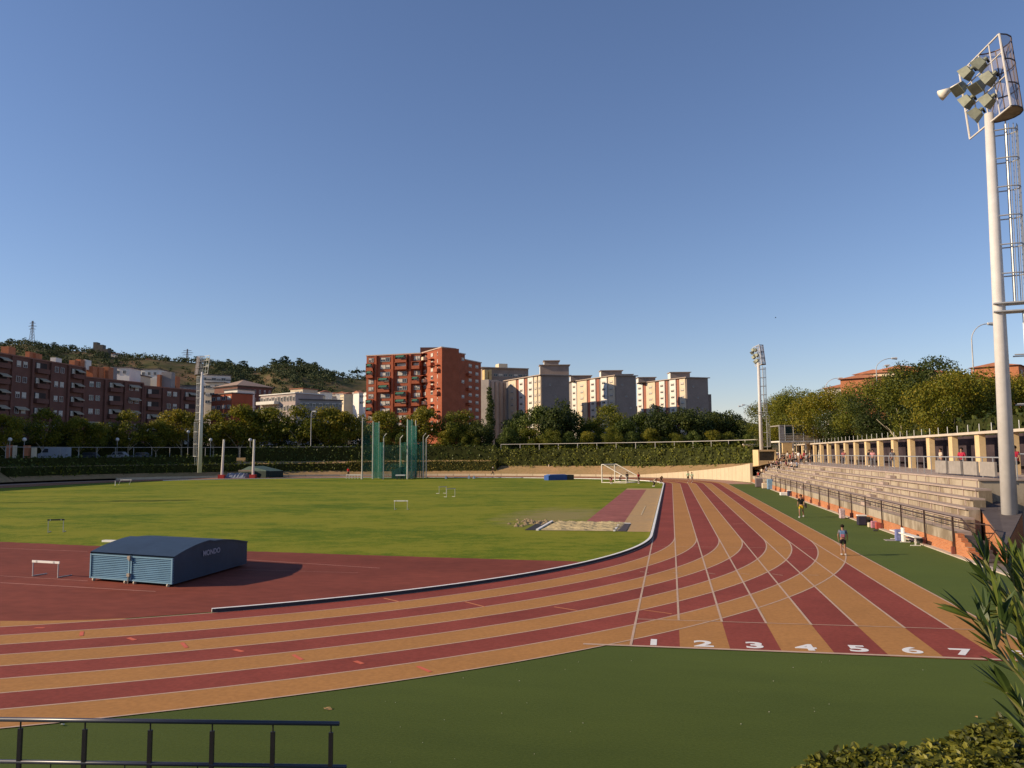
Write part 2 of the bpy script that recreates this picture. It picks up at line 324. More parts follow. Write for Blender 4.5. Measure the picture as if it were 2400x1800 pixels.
# faint pale lines across the D
l3 = MB(); lines = l3
def gl(a, b, c, d, wd): dash(a, b, c, d, wd, 0.026)
gl(0, 1350, 205, 1362, 0.05); gl(0, 1366, 365, 1387, 0.07); gl(574, 1312, 890, 1332, 0.06); gl(0, 1285, 205, 1293, 0.05); gl(560, 1335, 840, 1343, 0.03)
struct(l3.build('runup_lines', mat('faded_paint', (0.46, 0.22, 0.17), 0.8, 0.25, 1.0)))
l4 = MB()
pts = [G(0, 1456), G(90, 1456), G(200, 1454), G(290, 1450), G(300, 1451.5), G(200, 1459), G(90, 1465), G(0, 1470)]
l4.add([(p.x, p.y, 0.027) for p in pts], [tuple(range(7, -1, -1))])
struct(l4.build('steeplechase_lane', m_tan))
# lane numbers
def text_mesh(body, size, name, m, parent=None, sx=1.0, sy=1.0, off=0.0):
    cu = bpy.data.curves.new(name, 'FONT'); cu.body = body; cu.size = size; cu.align_x = 'CENTER'; cu.align_y = 'CENTER'; cu.offset = off; cu.extrude = 0.002
    t = bpy.data.objects.new(name, cu); COL.objects.link(t); dg = bpy.context.evaluated_depsgraph_get(); dg.update()
    me = bpy.data.meshes.new_from_object(t.evaluated_get(dg)); bpy.data.objects.remove(t)
    for v in me.vertices: v.co.x *= sx; v.co.y *= sy
    me.materials.clear(); me.materials.append(m); o = bpy.data.objects.new(name, me); COL.objects.link(o)
    if parent: o.parent = parent
    return o
for k in range(8):
    p = G([1532, 1649, 1769, 1889, 2012, 2137, 2257, 2393][k], [1507, 1510.5, 1514, 1519, 1522, 1526, 1530, 1534.5][k])
    o = text_mesh(str(k+1), 0.88, 'lane_number', m_white, trk, 1.12, 1.0, 0.018 if k in (5, 7) else 0.028); o.location = (p.x, p.y, 0.034)
# raised white kerb round the inside of lane one, from the bend end to the far straight
kb = MB(); inner = near_bend(-0.03); A = [p for p in inner[:44]][::-1]
A = [p for p in A if p[0] > -14.25 or p[1] > 30] + [(X0-0.03, y) for y in range(52, 129, 4)] + far_bend(-0.03)[1:60]
def kerb(mb, pts, wd, h, z0=0.02, side=-1):
    n = len(pts); I = []; O = []
    for i, p in enumerate(pts):
        q0 = Vector(pts[max(0, i-1)]); q1 = Vector(pts[min(n-1, i+1)]); d = (q1-q0).normalized(); nr = Vector((-d.y, d.x))
        O.append(Vector(p)); I.append(Vector(p)+nr*wd)
    mb.ribbon([(p.x, p.y, z0+h) for p in O], [(p.x, p.y, z0+h) for p in I]); mb.cur = 1; mb.ribbon([(p.x, p.y, z0) for p in O], [(p.x, p.y, z0+h) for p in O]); mb.cur = 0; mb.ribbon([(p.x, p.y, z0+h) for p in I], [(p.x, p.y, z0) for p in I])
    for j in (0, -1): mb.add([(O[j].x, O[j].y, z0), (O[j].x, O[j].y, z0+h), (I[j].x, I[j].y, z0+h), (I[j].x, I[j].y, z0)], [(0, 1, 2, 3)])
kerb(kb, A, 0.15, 0.11)
struct(kb.build('track_kerb', [mat('white_kerb', (0.80, 0.78, 0.74), 0.6, 0.10, 3.0), mat('kerb_side', (0.05, 0.045, 0.05), 0.8)]))  # outer face painted black for the shadow gap under the kerb
# ------------------------------------------------------------------ long-jump runway, landing pit
g = MB()
yN, yS2, yE = 50.2, 56.6, 108.0
g.cur = 0; g.add([(-6.1, yS2-0.3, 0.022), (-3.35, yS2-0.3, 0.022), (-3.35, yE, 0.022), (-6.1, yE, 0.022)], [(0, 1, 2, 3)])
g.cur = 1; g.add([(-3.35, yN, 0.020), (X0-0.25, yN, 0.020), (X0-0.25, yE+4, 0.020), (-3.35, yE+4, 0.020)], [(0, 1, 2, 3)])
g.cur = 1; g.add([(-6.1, yE, 0.020), (-3.35, yE, 0.020), (-3.35, yE+4, 0.020), (-6.1, yE+4, 0.020)], [(0, 1, 2, 3)])
m_rw = mat('runway_red', (0.30, 0.105, 0.085), 0.8, 0.18, 0.5, 0.12, fine=(3.0, 0.1)); m_rt = mat('runway_ochre', (0.47, 0.30, 0.13), 0.8, 0.15, 0.4, 0.12, col2=(0.40, 0.27, 0.14), fine=(3.0, 0.1))
struct(g.build('jump_runway', [m_rw, m_rt]))
pit = thing('landing_pit', 'pale sand landing pit dug into the grass beside the white kerb', 'sand pit', (-5.5, 53, 0))
def rel(o, mb, name, m, smooth=False):
    ob = mb.build(name, m, o, smooth); ob.matrix_parent_inverse = Matrix.LocRotScale(o.location, o.rotation_euler, None).inverted(); return ob
nx, ny = 60, 70; g = MB(); vs = []
for j in range(ny+1):
    for i in range(nx+1):
        x = -8.35+5.0*i/nx; y = yN+(yS2-yN)*j/ny; x = x + (y-yN)*0.03
        e = min(i, nx-i, j, ny-j)/4.0; a = min(1, e)
        zz = 0.03+a*(0.05*math.sin(x*4.1+2*math.sin(y*3.3))+0.04*math.sin(y*7.7+x*5.1)+rnd.uniform(-0.035, 0.035)) + 0.04*a
        vs.append((x, y, max(0.026, zz)))
g.add(vs, [(j*(nx+1)+i, j*(nx+1)+i+1, (j+1)*(nx+1)+i+1, (j+1)*(nx+1)+i) for j in range(ny) for i in range(nx)])
rel(pit, g, 'sand', mat('sand', (0.45, 0.36, 0.20), 0.95, 0.14, 2.5, 0.1, bump=0.6, bscale=9), True)
g = MB(); g.bx(-8.55, -8.38, yN-0.05, yS2, 0.01, 0.10); rel(pit, g, 'edge_board', m_white)
g = MB(); g.bx(-9.3, -8.6, yN+0.05, yS2, 0.01, 0.032); rel(pit, g, 'sand_catcher', mat('black_rubber', (0.03, 0.028, 0.03), 0.9, 0.3, 3.0))
g = MB(); g.bx(-3.52, -2.85, yN, yN+5.4, 0.018, 0.035); rel(pit, g, 'catcher_mat', mat('dark_mat', (0.07, 0.055, 0.06), 0.9, 0.2, 3.0))
g = MB(); g.bx(-3.66, -3.53, yN, yN+5.4, 0.018, 0.07).bx(-3.66, -2.85, yN+5.42, yN+5.6, 0.018, 0.07); rel(pit, g, 'mat_frame', m_white)
g = MB(); g.bx(-2.45, -2.38, 63.6, 74.5, 0.024, 0.028); rel(pit, g, 'painted_mark', mat('cream_paint', (0.62, 0.5, 0.3), 0.8))
# loose earth heaped beside the pit
g = MB()
for i in range(70):
    x, y = rnd.gauss(-9.6, 0.8), rnd.gauss(55.8, 1.4); r = rnd.uniform(0.06, 0.22); n = 6
    top = (x+rnd.uniform(-.05, .05), y, r*0.8); ring = [(x+r*math.cos(t)*rnd.uniform(.7, 1.2), y+r*math.sin(t)*rnd.uniform(.7, 1.2), 0.012) for t in [math.tau*k/n for k in range(n)]]
    g.add(ring+[top], [(k, (k+1) % n, n) for k in range(n)])
struct(g.build('loose_earth', mat('loose_earth', (0.30, 0.22, 0.12), 0.95, 0.3, 2.0)), 'stuff')
# ------------------------------------------------------------------ paved strip by the stand, apron and bank round the far side
g = MB(); g.bx(12.70, 13.0, 20, 137, -0.02, 0.05)
struct(g.build('stand_kerb', mat('pale_concrete', (0.50, 0.42, 0.33), 0.9, 0.12, 0.8, fine=(6, 0.08))))
g = MB(); A = far_bend(9.6); B = far_bend(13.6); g.ribbon(zed(A, 0.014), zed(B, 0.014))
A = [(-115.5, 128), (-115.5, 0)]; B = [(-120, 128), (-120, 0)]; g.ribbon(zed(A, 0.014), zed(B, 0.014))
struct(g.build('apron', mat('apron', (0.40, 0.23, 0.16), 0.9, 0.15, 0.2, fine=(1.5, 0.1))))
PLAT = 4.5
def wall_top(i, n1=24):
    """height of the retaining wall's top along the far bend index"""
    t = i/n1
    return max(0.45, 2.75*(1-t)**1.15+0.30) if i <= n1 else 0.45
bank = MB(); IN = far_bend(14.9); OUT = far_bend(23.0); FARO = far_bend(300.0, (24, 24, 24))
mid = far_bend(19.0)
zi = [wall_top(i)-0.1 for i in range(len(IN))]
zm = [zi[i]*0.45+PLAT*0.55 for i in range(len(IN))]
a = [(p[0], p[1], zi[i]) for i, p in enumerate(IN)]; b = [(p[0], p[1], zm[i]) for i, p in enumerate(mid)]; c = zed(OUT, PLAT)
bank.ribbon(a, b); bank.ribbon(b, c)
bank.ribbon([(-121, 128, 0.35), (-121, -30, 0.35)], [(-129, 128, PLAT), (-129, -30, PLAT)])
struct(bank.build('earth_bank', mat('dry_earth', (0.36, 0.22, 0.11), 0.95, 0.2, 0.25, col2=(0.27, 0.19, 0.08), fine=(2.0, 0.12))))
pl = MB(); pl.ribbon(c, zed(FARO, PLAT)); pl.ribbon([(-129, 128, PLAT), (-129, -120, PLAT)], [(-406, 128, PLAT), (-406, -120, PLAT)])
pl.add([(21.8, 128, PLAT-0.6), (330, 128, PLAT-0.6), (330, -60, PLAT-0.6), (21.8, 36, PLAT-0.6)], [(3, 2, 1, 0)])
struct(pl.build('street', mat('street_surface', (0.15, 0.135, 0.12), 0.95, 0.25, 0.06, fine=(1.2, 0.15))))
# ------------------------------------------------------------------ cream retaining wall with joints
rw = thing('retaining_wall', 'cream concrete retaining wall curving behind the far bend, its top sloping down', 'wall')
m_cream = stained_mat('cream_concrete', (0.598, 0.484, 0.326), (0.50, 0.40, 0.27), 0.6, 1.2, 0.3)
IW = arc(FAR[0][0], 29.92+14.3, 9, 60, 27); OW = arc(FAR[0][0], 29.92+14.7, 9, 60, 27)
IW += far_bend(14.3)[25:62]; OW += far_bend(14.7)[25:62]
def wt(i): return max(0.45, 2.75*(1-min(1, i/27))**1.1+0.36)
for i in range(len(IW)-1):
    g = MB(); z0, z1 = wt(i), wt(i+1)
    p, q, r, s = IW[i], IW[i+1], OW[i+1], OW[i]; dx, dy = (q[0]-p[0])*0.012, (q[1]-p[1])*0.012
    g.prism([(p[0]+dx, p[1]+dy), (s[0]+dx, s[1]+dy), (r[0]-dx, r[1]-dy), (q[0]-dx, q[1]-dy)][::-1], 0.0, [z1, z1, z0, z0])
    g.build('wall_panel', m_cream, rw)

for _nm in ('running_track', 'lane_lines', 'relay_marks', 'hurdle_marks', 'runup_lines', 'steeplechase_lane', 'runup_area', 'infield_grass', 'jump_runway', 'apron'):
    bpy.data.objects[_nm].scale.z = 0.45
# ================================================================== foliage
def leaf_cloud(rng, centers, radii, per, size, flat=0.25, squash=0.8, aspect=1.0):
    """numpy leaf cards scattered on and in clumps; returns verts, faces"""
    V = []; nleaf = 0
    for c, r, n in zip(centers, radii, per):
        d = rng.normal(size=(n, 3)); d /= np.linalg.norm(d, axis=1)[:, None]
        rad = r*(rng.uniform(0.55, 1.08, n))[:, None]
        p = np.array(c) + d*rad*np.array([1, 1, squash])
        nr = d + rng.normal(scale=0.55, size=(n, 3)); nr /= np.linalg.norm(nr, axis=1)[:, None]
        a = np.cross(nr, rng.normal(size=(n, 3))); a /= np.linalg.norm(a, axis=1)[:, None]; b = np.cross(nr, a)
        s = (size*rng.uniform(0.6, 1.35, n))[:, None]
        V.append(np.stack([p-a*s*0.5, p-b*s*0.42*aspect, p+a*s*0.5, p+b*s*0.42*aspect], 1).reshape(-1, 3)); nleaf += n
    V = np.concatenate(V); F = np.arange(nleaf*4).reshape(-1, 4)
    return V, F
def leaf_mesh(name, V, F, m):
    me = bpy.data.meshes.new(name); me.vertices.add(len(V)); me.vertices.foreach_set('co', V.astype(np.float32).ravel())
    me.loops.add(F.size); me.loops.foreach_set('vertex_index', F.astype(np.int32).ravel()); me.polygons.add(len(F))
    me.polygons.foreach_set('loop_start', np.arange(len(F), dtype=np.int32)*F.shape[1]); me.polygons.foreach_set('loop_total', np.full(len(F), F.shape[1], np.int32))
    me.materials.append(m); me.update(calc_edges=True); me.validate(); return me
m_bark = mat('bark', (0.17, 0.13, 0.09), 0.95, 0.35, 4.0, 0.1); m_bark_pale = mat('plane_bark', (0.36, 0.31, 0.22), 0.95, 0.3, 3.0, 0.1)
LM = {
 'plane': leaf_mat('leaf_plane', [(0.057, 0.079, 0.007), (0.145, 0.152, 0.011), (0.242, 0.202, 0.015), (0.369, 0.248, 0.023)], scale=0.3),
 'olive': leaf_mat('leaf_olive', [(0.050, 0.070, 0.008), (0.116, 0.132, 0.012), (0.204, 0.198, 0.019), (0.300, 0.248, 0.025)], scale=0.3),
 'poplar': leaf_mat('leaf_poplar', [(0.035, 0.057, 0.010), (0.077, 0.109, 0.017), (0.145, 0.173, 0.029), (0.232, 0.248, 0.051)], scale=0.3),
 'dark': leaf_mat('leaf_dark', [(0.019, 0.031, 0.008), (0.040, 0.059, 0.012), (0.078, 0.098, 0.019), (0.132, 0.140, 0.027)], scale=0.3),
 'pine': leaf_mat('leaf_pine', [(0.016, 0.028, 0.008), (0.034, 0.053, 0.013), (0.070, 0.091, 0.021)], scale=0.3),
}
def crown_mesh(kind, seed, w, h, leaf, dens=1.0, shape='round'):
    rng = np.random.default_rng(seed); C = []; Rr = []; P = []
    n = {'round': 34, 'tall': 34, 'wide': 28, 'cypress': 16, 'umbrella': 30}[shape]
    for i in range(n):
        if shape == 'cypress': t = (i+0.5)/n; C.append((rng.normal()*0.05*w, rng.normal()*0.05*w, h*t)); Rr.append(w*0.5*(0.35+0.65*math.sin(math.pi*min(1, 0.15+t*0.8))))
        else:
            th = rng.uniform(0, 2*math.pi); u = rng.uniform(-1, 1); rr = math.sqrt(max(0, 1-u*u))*rng.uniform(0.45, 1.18)
            if shape == 'tall': rr *= (1-0.35*max(0, u))
            if shape == 'umbrella': u = rng.uniform(-0.4, 0.6)
            C.append((rr*math.cos(th)*w*0.36, rr*math.sin(th)*w*0.36, h*0.5+u*h*0.36)); Rr.append(min(w, h)*rng.uniform(0.09, 0.24))
    area = [r*r for r in Rr]; P = [max(12, int(dens*7.5*r*r/(leaf*leaf))) for r in Rr]
    V, F = leaf_cloud(rng, C, Rr, P, leaf)
    # stray outer twigs roughen the outline
    return leaf_mesh('crown', V, F, LM[kind])
def trunk_mb(seed, H, r0, z0, spread, n=5):
    rr = random.Random(seed); t = MB(); pts = [(0, 0, 0)]; x = y = 0
    k = 4
    for i in range(1, k+1): x += rr.uniform(-.12, .12)*H*0.12; y += rr.uniform(-.12, .12)*H*0.12; pts.append((x, y, H*i/k))
    for i in range(k): t.tube(pts[i], pts[i+1], r0*(1-0.13*i), r0*(1-0.13*(i+1)), 8)
    for j in range(n):
        a = rr.uniform(0, 6.28); b = pts[rr.choice((2, 3, 4))]; l = spread*rr.uniform(0.5, 0.9); e = (b[0]+math.cos(a)*l, b[1]+math.sin(a)*l, b[2]+l*rr.uniform(0.8, 1.5)); mid_ = ((b[0]+e[0])/2+rr.uniform(-.1, .1), (b[1]+e[1])/2, (b[2]+e[2])/2+0.1*l)
        t.tube(b, mid_, r0*0.5, r0*0.35, 6); t.tube(mid_, e, r0*0.35, r0*0.12, 6)
    return t
TREE = {}
def tree_proto(key, kind, seed, w, h, leaf, H, shape='round', bark=None, r0=0.16, dens=1.0):
    cm = crown_mesh(kind, seed, w, h, leaf, dens, shape)
    tm = trunk_mb(seed, H, r0, 0, w*0.35); o = tm.build('trunk', bark or m_bark, None, True); me = o.data; bpy.data.objects.remove(o)
    TREE[key] = (cm, me, H, w, h)
def plant_tree(key, pos, s, label, group, name='tree', rz=None, cat='tree', zs=1.0):
    cm, tm, H, w, h = TREE[key]
    t = thing(name, label, cat, pos, rnd.uniform(0, 6.28) if rz is None else rz, group); t.scale = (s, s, s*zs)
    a = bpy.data.objects.new('trunk', tm); COL.objects.link(a); a.parent = t
    b = bpy.data.objects.new('crown', cm); COL.objects.link(b); b.parent = t; b.location = (0, 0, H*0.72)
    return t
for i in range(3):
    tree_proto('plane%d' % i, 'plane', 10+i, 9.6, 8.2, 0.36, 3.0, 'round', m_bark_pale, 0.18, 1.25)
    tree_proto('olive%d' % i, 'olive', 20+i, 9.6, 8.2, 0.27, 3.0, 'round', m_bark_pale, 0.17, 1.15)
    tree_proto('poplar%d' % i, 'poplar', 30+i, 10.5, 12.5, 0.42, 2.0, 'tall', m_bark_pale, 0.2, 1.3)
    tree_proto('dark%d' % i, 'dark', 40+i, 10.0, 9.5, 0.42, 2.2, 'round', m_bark, 0.2, 1.3)
for i in range(3):
    tree_proto('nolive%d' % i, 'olive', 60+i, 9.6, 8.6, 0.185, 2.8, 'round', m_bark_pale, 0.17, 0.95)
    tree_proto('nplane%d' % i, 'plane', 70+i, 9.8, 8.4, 0.20, 2.8, 'round', m_bark_pale, 0.17, 0.95)
    tree_proto('ndark%d' % i, 'dark', 80+i, 9.8, 9.0, 0.20, 2.6, 'round', m_bark, 0.2, 0.95)
tree_proto('cypress', 'dark', 50, 3.2, 22.0, 0.45, 1.2, 'cypress', m_bark, 0.2, 3.5)
tree_proto('umbrella', 'pine', 51, 9.0, 3.2, 0.6, 7.0, 'umbrella', m_bark, 0.25, 1.0)
tree_proto('pine', 'pine', 52, 6.0, 6.5, 0.7, 3.0, 'round', m_bark, 0.25, 1.0)
# street avenue on the left, shaded at its foot
def srow(lst, key, group, D0, D1, zb, what, zs=1.0):
    n = len(lst)
    for i, (px, ytop) in enumerate(lst):
        D = D0+(D1-D0)*px/850.0 + rnd.uniform(-2, 2); k = key+str(i % 3); cm, tm, H, w, h = TREE[k]
        s = (zat(px, ytop, D)-zb)/(H*0.72+h*0.97)
        yield i, px, D, k, s
left = [(15, 968), (100, 957), (185, 978), (225, 988), (300, 962), (365, 985), (425, 957), (500, 962), (560, 950), (625, 952), (700, 950), (765, 955), (815, 962)]
nm = ['at the left edge of the frame, before the brick flats', 'beside the one at the left edge', 'with thin yellowing crown behind the white van', 'low and gappy, beyond the white van', 'full and yellow-tipped before the brick flats', 'small, between two fuller ones', 'just left of the left floodlight mast', 'just right of the left floodlight mast', 'behind the high jump uprights', 'right of the high jump uprights', 'before the long grey building', 'beside the slim white lamp post', 'left of the throwing cage']
def DT(px): return 166+0.085*px if px < 460 else 205+0.004*(px-460)
left_y = dict(left)
for i, (px, yt_) in enumerate(left):
    D = DT(px)+rnd.uniform(-2, 2); k = 'plane'+str(i % 3); cm, tm, H, w, h = TREE[k]; s = (zat(px, yt_, D)-PLAT)/(H*0.72+h*0.97)
    plant_tree(k, base(px, D, PLAT), s, 'plane tree ' + nm[i], 'plane trees along the street', 'plane_tree')
# second line, darker, behind and between
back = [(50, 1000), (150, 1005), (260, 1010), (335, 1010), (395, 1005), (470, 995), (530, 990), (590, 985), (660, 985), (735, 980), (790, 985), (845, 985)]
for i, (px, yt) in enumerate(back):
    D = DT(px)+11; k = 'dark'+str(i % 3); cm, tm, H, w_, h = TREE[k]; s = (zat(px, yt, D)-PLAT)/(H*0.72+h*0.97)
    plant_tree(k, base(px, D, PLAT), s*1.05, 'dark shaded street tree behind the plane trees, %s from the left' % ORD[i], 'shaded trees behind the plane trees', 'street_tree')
# middle: behind the ivy hedge, in front of the red tower
midl = [(905, 960, 'plane', 'yellow-green tree behind the left half of the throwing cage'), (955, 975, 'plane', 'low tree behind the middle of the throwing cage'), (1000, 955, 'plane', 'broad yellowing tree below the red tower, right of the cage'), (1052, 965, 'olive', 'pale green tree below the dark side of the red tower'), (1088, 962, 'plane', 'narrow brownish tree left of the cypress'), (1132, 985, 'dark', 'small dark tree right behind the cypress')]
for i, (px, yt, kk, lb) in enumerate(midl):
    D = 206+rnd.uniform(-3, 3); k = kk+str(i % 3); cm, tm, H, w_, h = TREE[k]; s = (zat(px, yt, D)-PLAT)/(H*0.72+h*0.97)
    plant_tree(k, base(px, D, PLAT), s, lb, 'trees beyond the ivy hedge')
p = base(1148, 214, PLAT); plant_tree('cypress', p, (zat(1148, 905, 214)-PLAT)/23.0, 'tall dark columnar cypress beside the pale flats', 'trees beyond the ivy hedge', 'cypress_tree', zs=1.0)
popl = [(1215, 955, 'poplar'), (1262, 947, 'poplar'), (1305, 938, 'dark'), (1345, 962, 'poplar'), (1385, 985, 'poplar'), (1425, 950, 'olive'), (1465, 975, 'poplar'), (1500, 965, 'poplar'), (1535, 950, 'dark'), (1572, 985, 'olive'), (1600, 955, 'dark'), (1640, 958, 'dark'), (1672, 960, 'dark'), (1712, 962, 'dark'), (1740, 985, 'dark')]
lab = ['dense blue-green poplar under the first pale block, leftmost of the poplars', 'tall poplar against the first pale block, second of the poplars', 'darkest and tallest poplar, under the right end of the first pale block', 'poplar in the gap between the first two pale blocks', 'lower grey-green poplar before the second pale block', 'bushy olive-green tree covering the foot of the second pale block', 'silvery poplar right of the bushy olive-green tree', 'silvery poplar in the gap between the second and third blocks', 'dark tree left of the third pale block', 'low green tree under the third pale block', 'dark tree under the middle of the third pale block', 'dark tree under the dark end of the third pale block', 'dark spiky tree just right of the third pale block', 'dark tree midway between the third block and the centre mast', 'dark round tree just left of the centre mast']
for i, (px, yt, kk) in enumerate(popl):
    D = 212+rnd.uniform(-6, 6); k = kk+str(i % 3); cm, tm, H, w_, h = TREE[k]; s = (zat(px, yt, D)-PLAT)/(H*0.72+h*0.97)
    t = plant_tree(k, base(px, D, PLAT), s, lab[i], 'trees beyond the white-railed fence', 'poplar_tree' if kk == 'poplar' else 'tree')
und = [(1190, 1000), (1240, 1005), (1290, 1005), (1335, 1010), (1380, 1012), (1430, 1000), (1480, 1010), (1530, 1005), (1580, 1015), (1625, 1008), (1670, 1010), (1710, 1012), (1755, 1015), (890, 1010), (1040, 1010), (1100, 1010), (940, 1012)]
for i, (px, yt) in enumerate(sorted(und)):
    D = 201; k = ('olive', 'poplar', 'plane')[i % 3]+str(i % 3); cm, tm, H, w_, h = TREE[k]; s = (zat(px, yt, D)-PLAT)/(H*0.5+h*0.97)
    plant_tree(k, base(px, D, PLAT-H*0.2*s), s*1.0, 'low leafy tree behind the far fence, %s right of the cage' % ORD[i], 'low trees behind the far fence', 'small_tree', cat='small tree')
# right: the row along the top of the stand
rr_ = [(1805, 945, 128, 'olive'), (1845, 932, 122, 'olive'), (1885, 917, 112, 'olive'), (1935, 920, 104, 'plane'), (1985, 930, 97, 'dark'), (2035, 905, 90, 'olive'), (2085, 890, 80, 'dark'), (2120, 880, 74, 'olive'), (2178, 852, 72, 'dark'), (2235, 880, 60, 'plane'), (2290, 872, 63, 'plane'), (2345, 900, 66, 'plane'), (2395, 890, 66, 'plane')]
rl = ['olive-green tree right of the centre mast', 'round olive-green tree behind the press box, left side', 'olive-green tree behind the right side of the press box', 'lighter tree right of the press box', 'dark tree where the row dips, left of the brick roofs', 'olive tree below the small white gable', 'dark tree below the red roofs', 'olive tree below the red roofs, in front of the dark one', 'tallest dark tree, right of the red roofs', 'bright yellow-green tree with a low round crown above the stand', 'yellow-green tree left of the near mast', 'yellow-green tree seen through the mast ladder', 'yellowish tree cut by the right edge of the frame']
for i, (px, yt, D, kk) in enumerate(rr_):
    k = 'n'+kk+str(i % 3); cm, tm, H, w_, h = TREE[k]; D += 9 if i > 3 else 16; zb = 3.9; s = (zat(px, yt, D)-zb)/(H*0.72+h*0.97)
    plant_tree(k, base(px, D, zb), s*1.07, rl[i], 'trees in a row above the stand', 'tree' if kk != 'plane' else 'plane_tree')
# low shrubs filling the shade between the trunks above the stand
# ------------------------------------------------------------------ hedges on the bank
def hedge_strip(name, label, cat, kind, pts, z0f, z1f, thick, leaf, seed, dens=1.0, bumpy=0.35, group=None):
    """pts: centre line; leaf cards over a dark core following the line"""
    rng = np.random.default_rng(seed); core = MB(); n = len(pts); A = []; B = []; Z0 = []; Z1 = []
    P = []; cum = 0
    V = []; F = 0
    for i in range(n-1):
        p, q = Vector(pts[i]), Vector(pts[i+1]); d = q-p; L = d.length; d.normalize(); nr = Vector((-d.y, d.x))
        z0a, z0b, z1a, z1b = z0f(i/(n-1)), z0f((i+1)/(n-1)), z1f(i/(n-1)), z1f((i+1)/(n-1))
        cnt = int(dens*L*((z1a-z0a)*1.7+thick)*1.9/(leaf*leaf)*0.42)
        t = rng.uniform(0, 1, cnt); face = rng.uniform(0, 1, cnt); hh = z1a-z0a
        zt = z1a+(z1b-z1a)*t; zb = z0a+(z0b-z0a)*t
        top = face < thick/(thick+1.7*hh)
        u = np.where(top, rng.uniform(-0.5, 0.5, cnt)*thick, np.where(rng.uniform(0, 1, cnt) < 0.62, thick/2, -thick/2))
        z = np.where(top, zt, zb+(zt-zb)*rng.uniform(0, 1, cnt))
        bump = bumpy*(np.sin((cum+t*L)*0.9+z*1.3+seed)+np.sin((cum+t*L)*2.3+seed*2))*0.35
        u = u*(1+0.25*bump)+rng.normal(scale=leaf*0.35, size=cnt)+np.where(top, 0, np.sign(u)*bump*0.5); z = z+np.where(top, bump, 0)+rng.normal(scale=leaf*0.35, size=cnt)
        s = t*L+rng.normal(scale=leaf*0.3, size=cnt)
        c = np.stack([p.x+d.x*s+nr.x*u, p.y+d.y*s+nr.y*u, z], 1)
        nrm = np.stack([nr.x*np.sign(u)*(~top), nr.y*np.sign(u)*(~top), np.where(top, 1.0, 0.25)], 1)+rng.normal(scale=0.6, size=(cnt, 3)); nrm /= np.linalg.norm(nrm, axis=1)[:, None]
        a = np.cross(nrm, rng.normal(size=(cnt, 3))); a /= np.linalg.norm(a, axis=1)[:, None]; b = np.cross(nrm, a); sz = (leaf*rng.uniform(0.6, 1.3, cnt))[:, None]
        V.append(np.stack([c-a*sz*.5, c-b*sz*.42, c+a*sz*.5, c+b*sz*.42], 1).reshape(-1, 3)); F += cnt; cum += L
        tk = thick*0.42
        core.add([(p.x-nr.x*tk, p.y-nr.y*tk, z0a), (q.x-nr.x*tk, q.y-nr.y*tk, z0b), (q.x-nr.x*tk, q.y-nr.y*tk, z1b-0.2), (p.x-nr.x*tk, p.y-nr.y*tk, z1a-0.2), (p.x+nr.x*tk, p.y+nr.y*tk, z0a), (q.x+nr.x*tk, q.y+nr.y*tk, z0b), (q.x+nr.x*tk, q.y+nr.y*tk, z1b-0.2), (p.x+nr.x*tk, p.y+nr.y*tk, z1a-0.2)], [(0, 1, 2, 3), (5, 4, 7, 6), (3, 2, 6, 7), (0, 3, 7, 4), (1, 5, 6, 2)])
    o = thing(name, label, cat, (0, 0, 0), 0, group)
    me = leaf_mesh('foliage', np.concatenate(V), np.arange(F*4).reshape(-1, 4), LM[kind] if kind in LM else MATS[kind]); f = bpy.data.objects.new('foliage', me); COL.objects.link(f); f.parent = o
    core.build('branches', mat('hedge_inside', (0.035, 0.04, 0.012), 0.95, 0.4, 1.5, 0.05), o)
    return o
LM['ivy'] = leaf_mat('leaf_ivy', [(0.025, 0.042, 0.008), (0.065, 0.092, 0.013), (0.132, 0.154, 0.023), (0.232, 0.231, 0.043)], 0.45, 0.25, 0.6)
LM['clipped'] = leaf_mat('leaf_clipped', [(0.070, 0.077, 0.011), (0.132, 0.129, 0.017), (0.202, 0.154, 0.024), (0.264, 0.182, 0.033)], 0.7, 0.3, 0.5)
LM['shrub'] = leaf_mat('leaf_shrub', [(0.043, 0.059, 0.008), (0.101, 0.119, 0.012), (0.171, 0.175, 0.017), (0.264, 0.231, 0.028)], 0.6, 0.3, 0.35)
def line_at(pxs, D, z=0): return [(base(px, D(px) if callable(D) else D, z).x, base(px, D(px) if callable(D) else D, z).y) for px in pxs]
def fine_(l):
    out = [l[0]]
    for a, b in zip(l[:-1], l[1:]):
        k = max(1, int(math.dist(a, b)/1.6)); out += [(a[0]+(b[0]-a[0])*i/k, a[1]+(b[1]-a[1])*i/k) for i in range(1, k+1)]
    return out
FBI = far_bend(20.5); FBI2 = far_bend(17.0)
def near_px(lst, lo, hi):
    lst = fine_(lst)
    out = []
    for p in lst:
        v = Vector((p[0], p[1], 2))-EYE; px = 1200+F_PX*v.dot(RT)/v.dot(FW)
        if lo <= px <= hi and v.dot(FW) > 0: out.append(p)
    return out
hedge_strip('ivy_hedge', 'dark ivy-covered fence along the top of the bank, behind the throwing cage', 'hedge', 'ivy', near_px(far_bend(21.5), 560, 1175), lambda t: 3.2, lambda t: 7.1, 1.2, 0.42, 3, 1.0)
hedge_strip('clipped_hedge', 'low clipped brownish-green hedge below the ivy, right of the throwing cage', 'hedge', 'clipped', near_px(far_bend(17.0), 800, 1172), lambda t: 0.8, lambda t: 3.5, 1.8, 0.34, 5, 1.1, 0.12)
hedge_strip('shrub_hedge', 'broad olive-green shrub hedge on the bank under the white fence', 'hedge', 'shrub', near_px(far_bend(20.0), 1145, 1792)[::1], lambda t: 1.9+1.2*max(0, 0.35-t), lambda t: 6.1, 4.2, 0.42, 6, 1.15, 0.9)
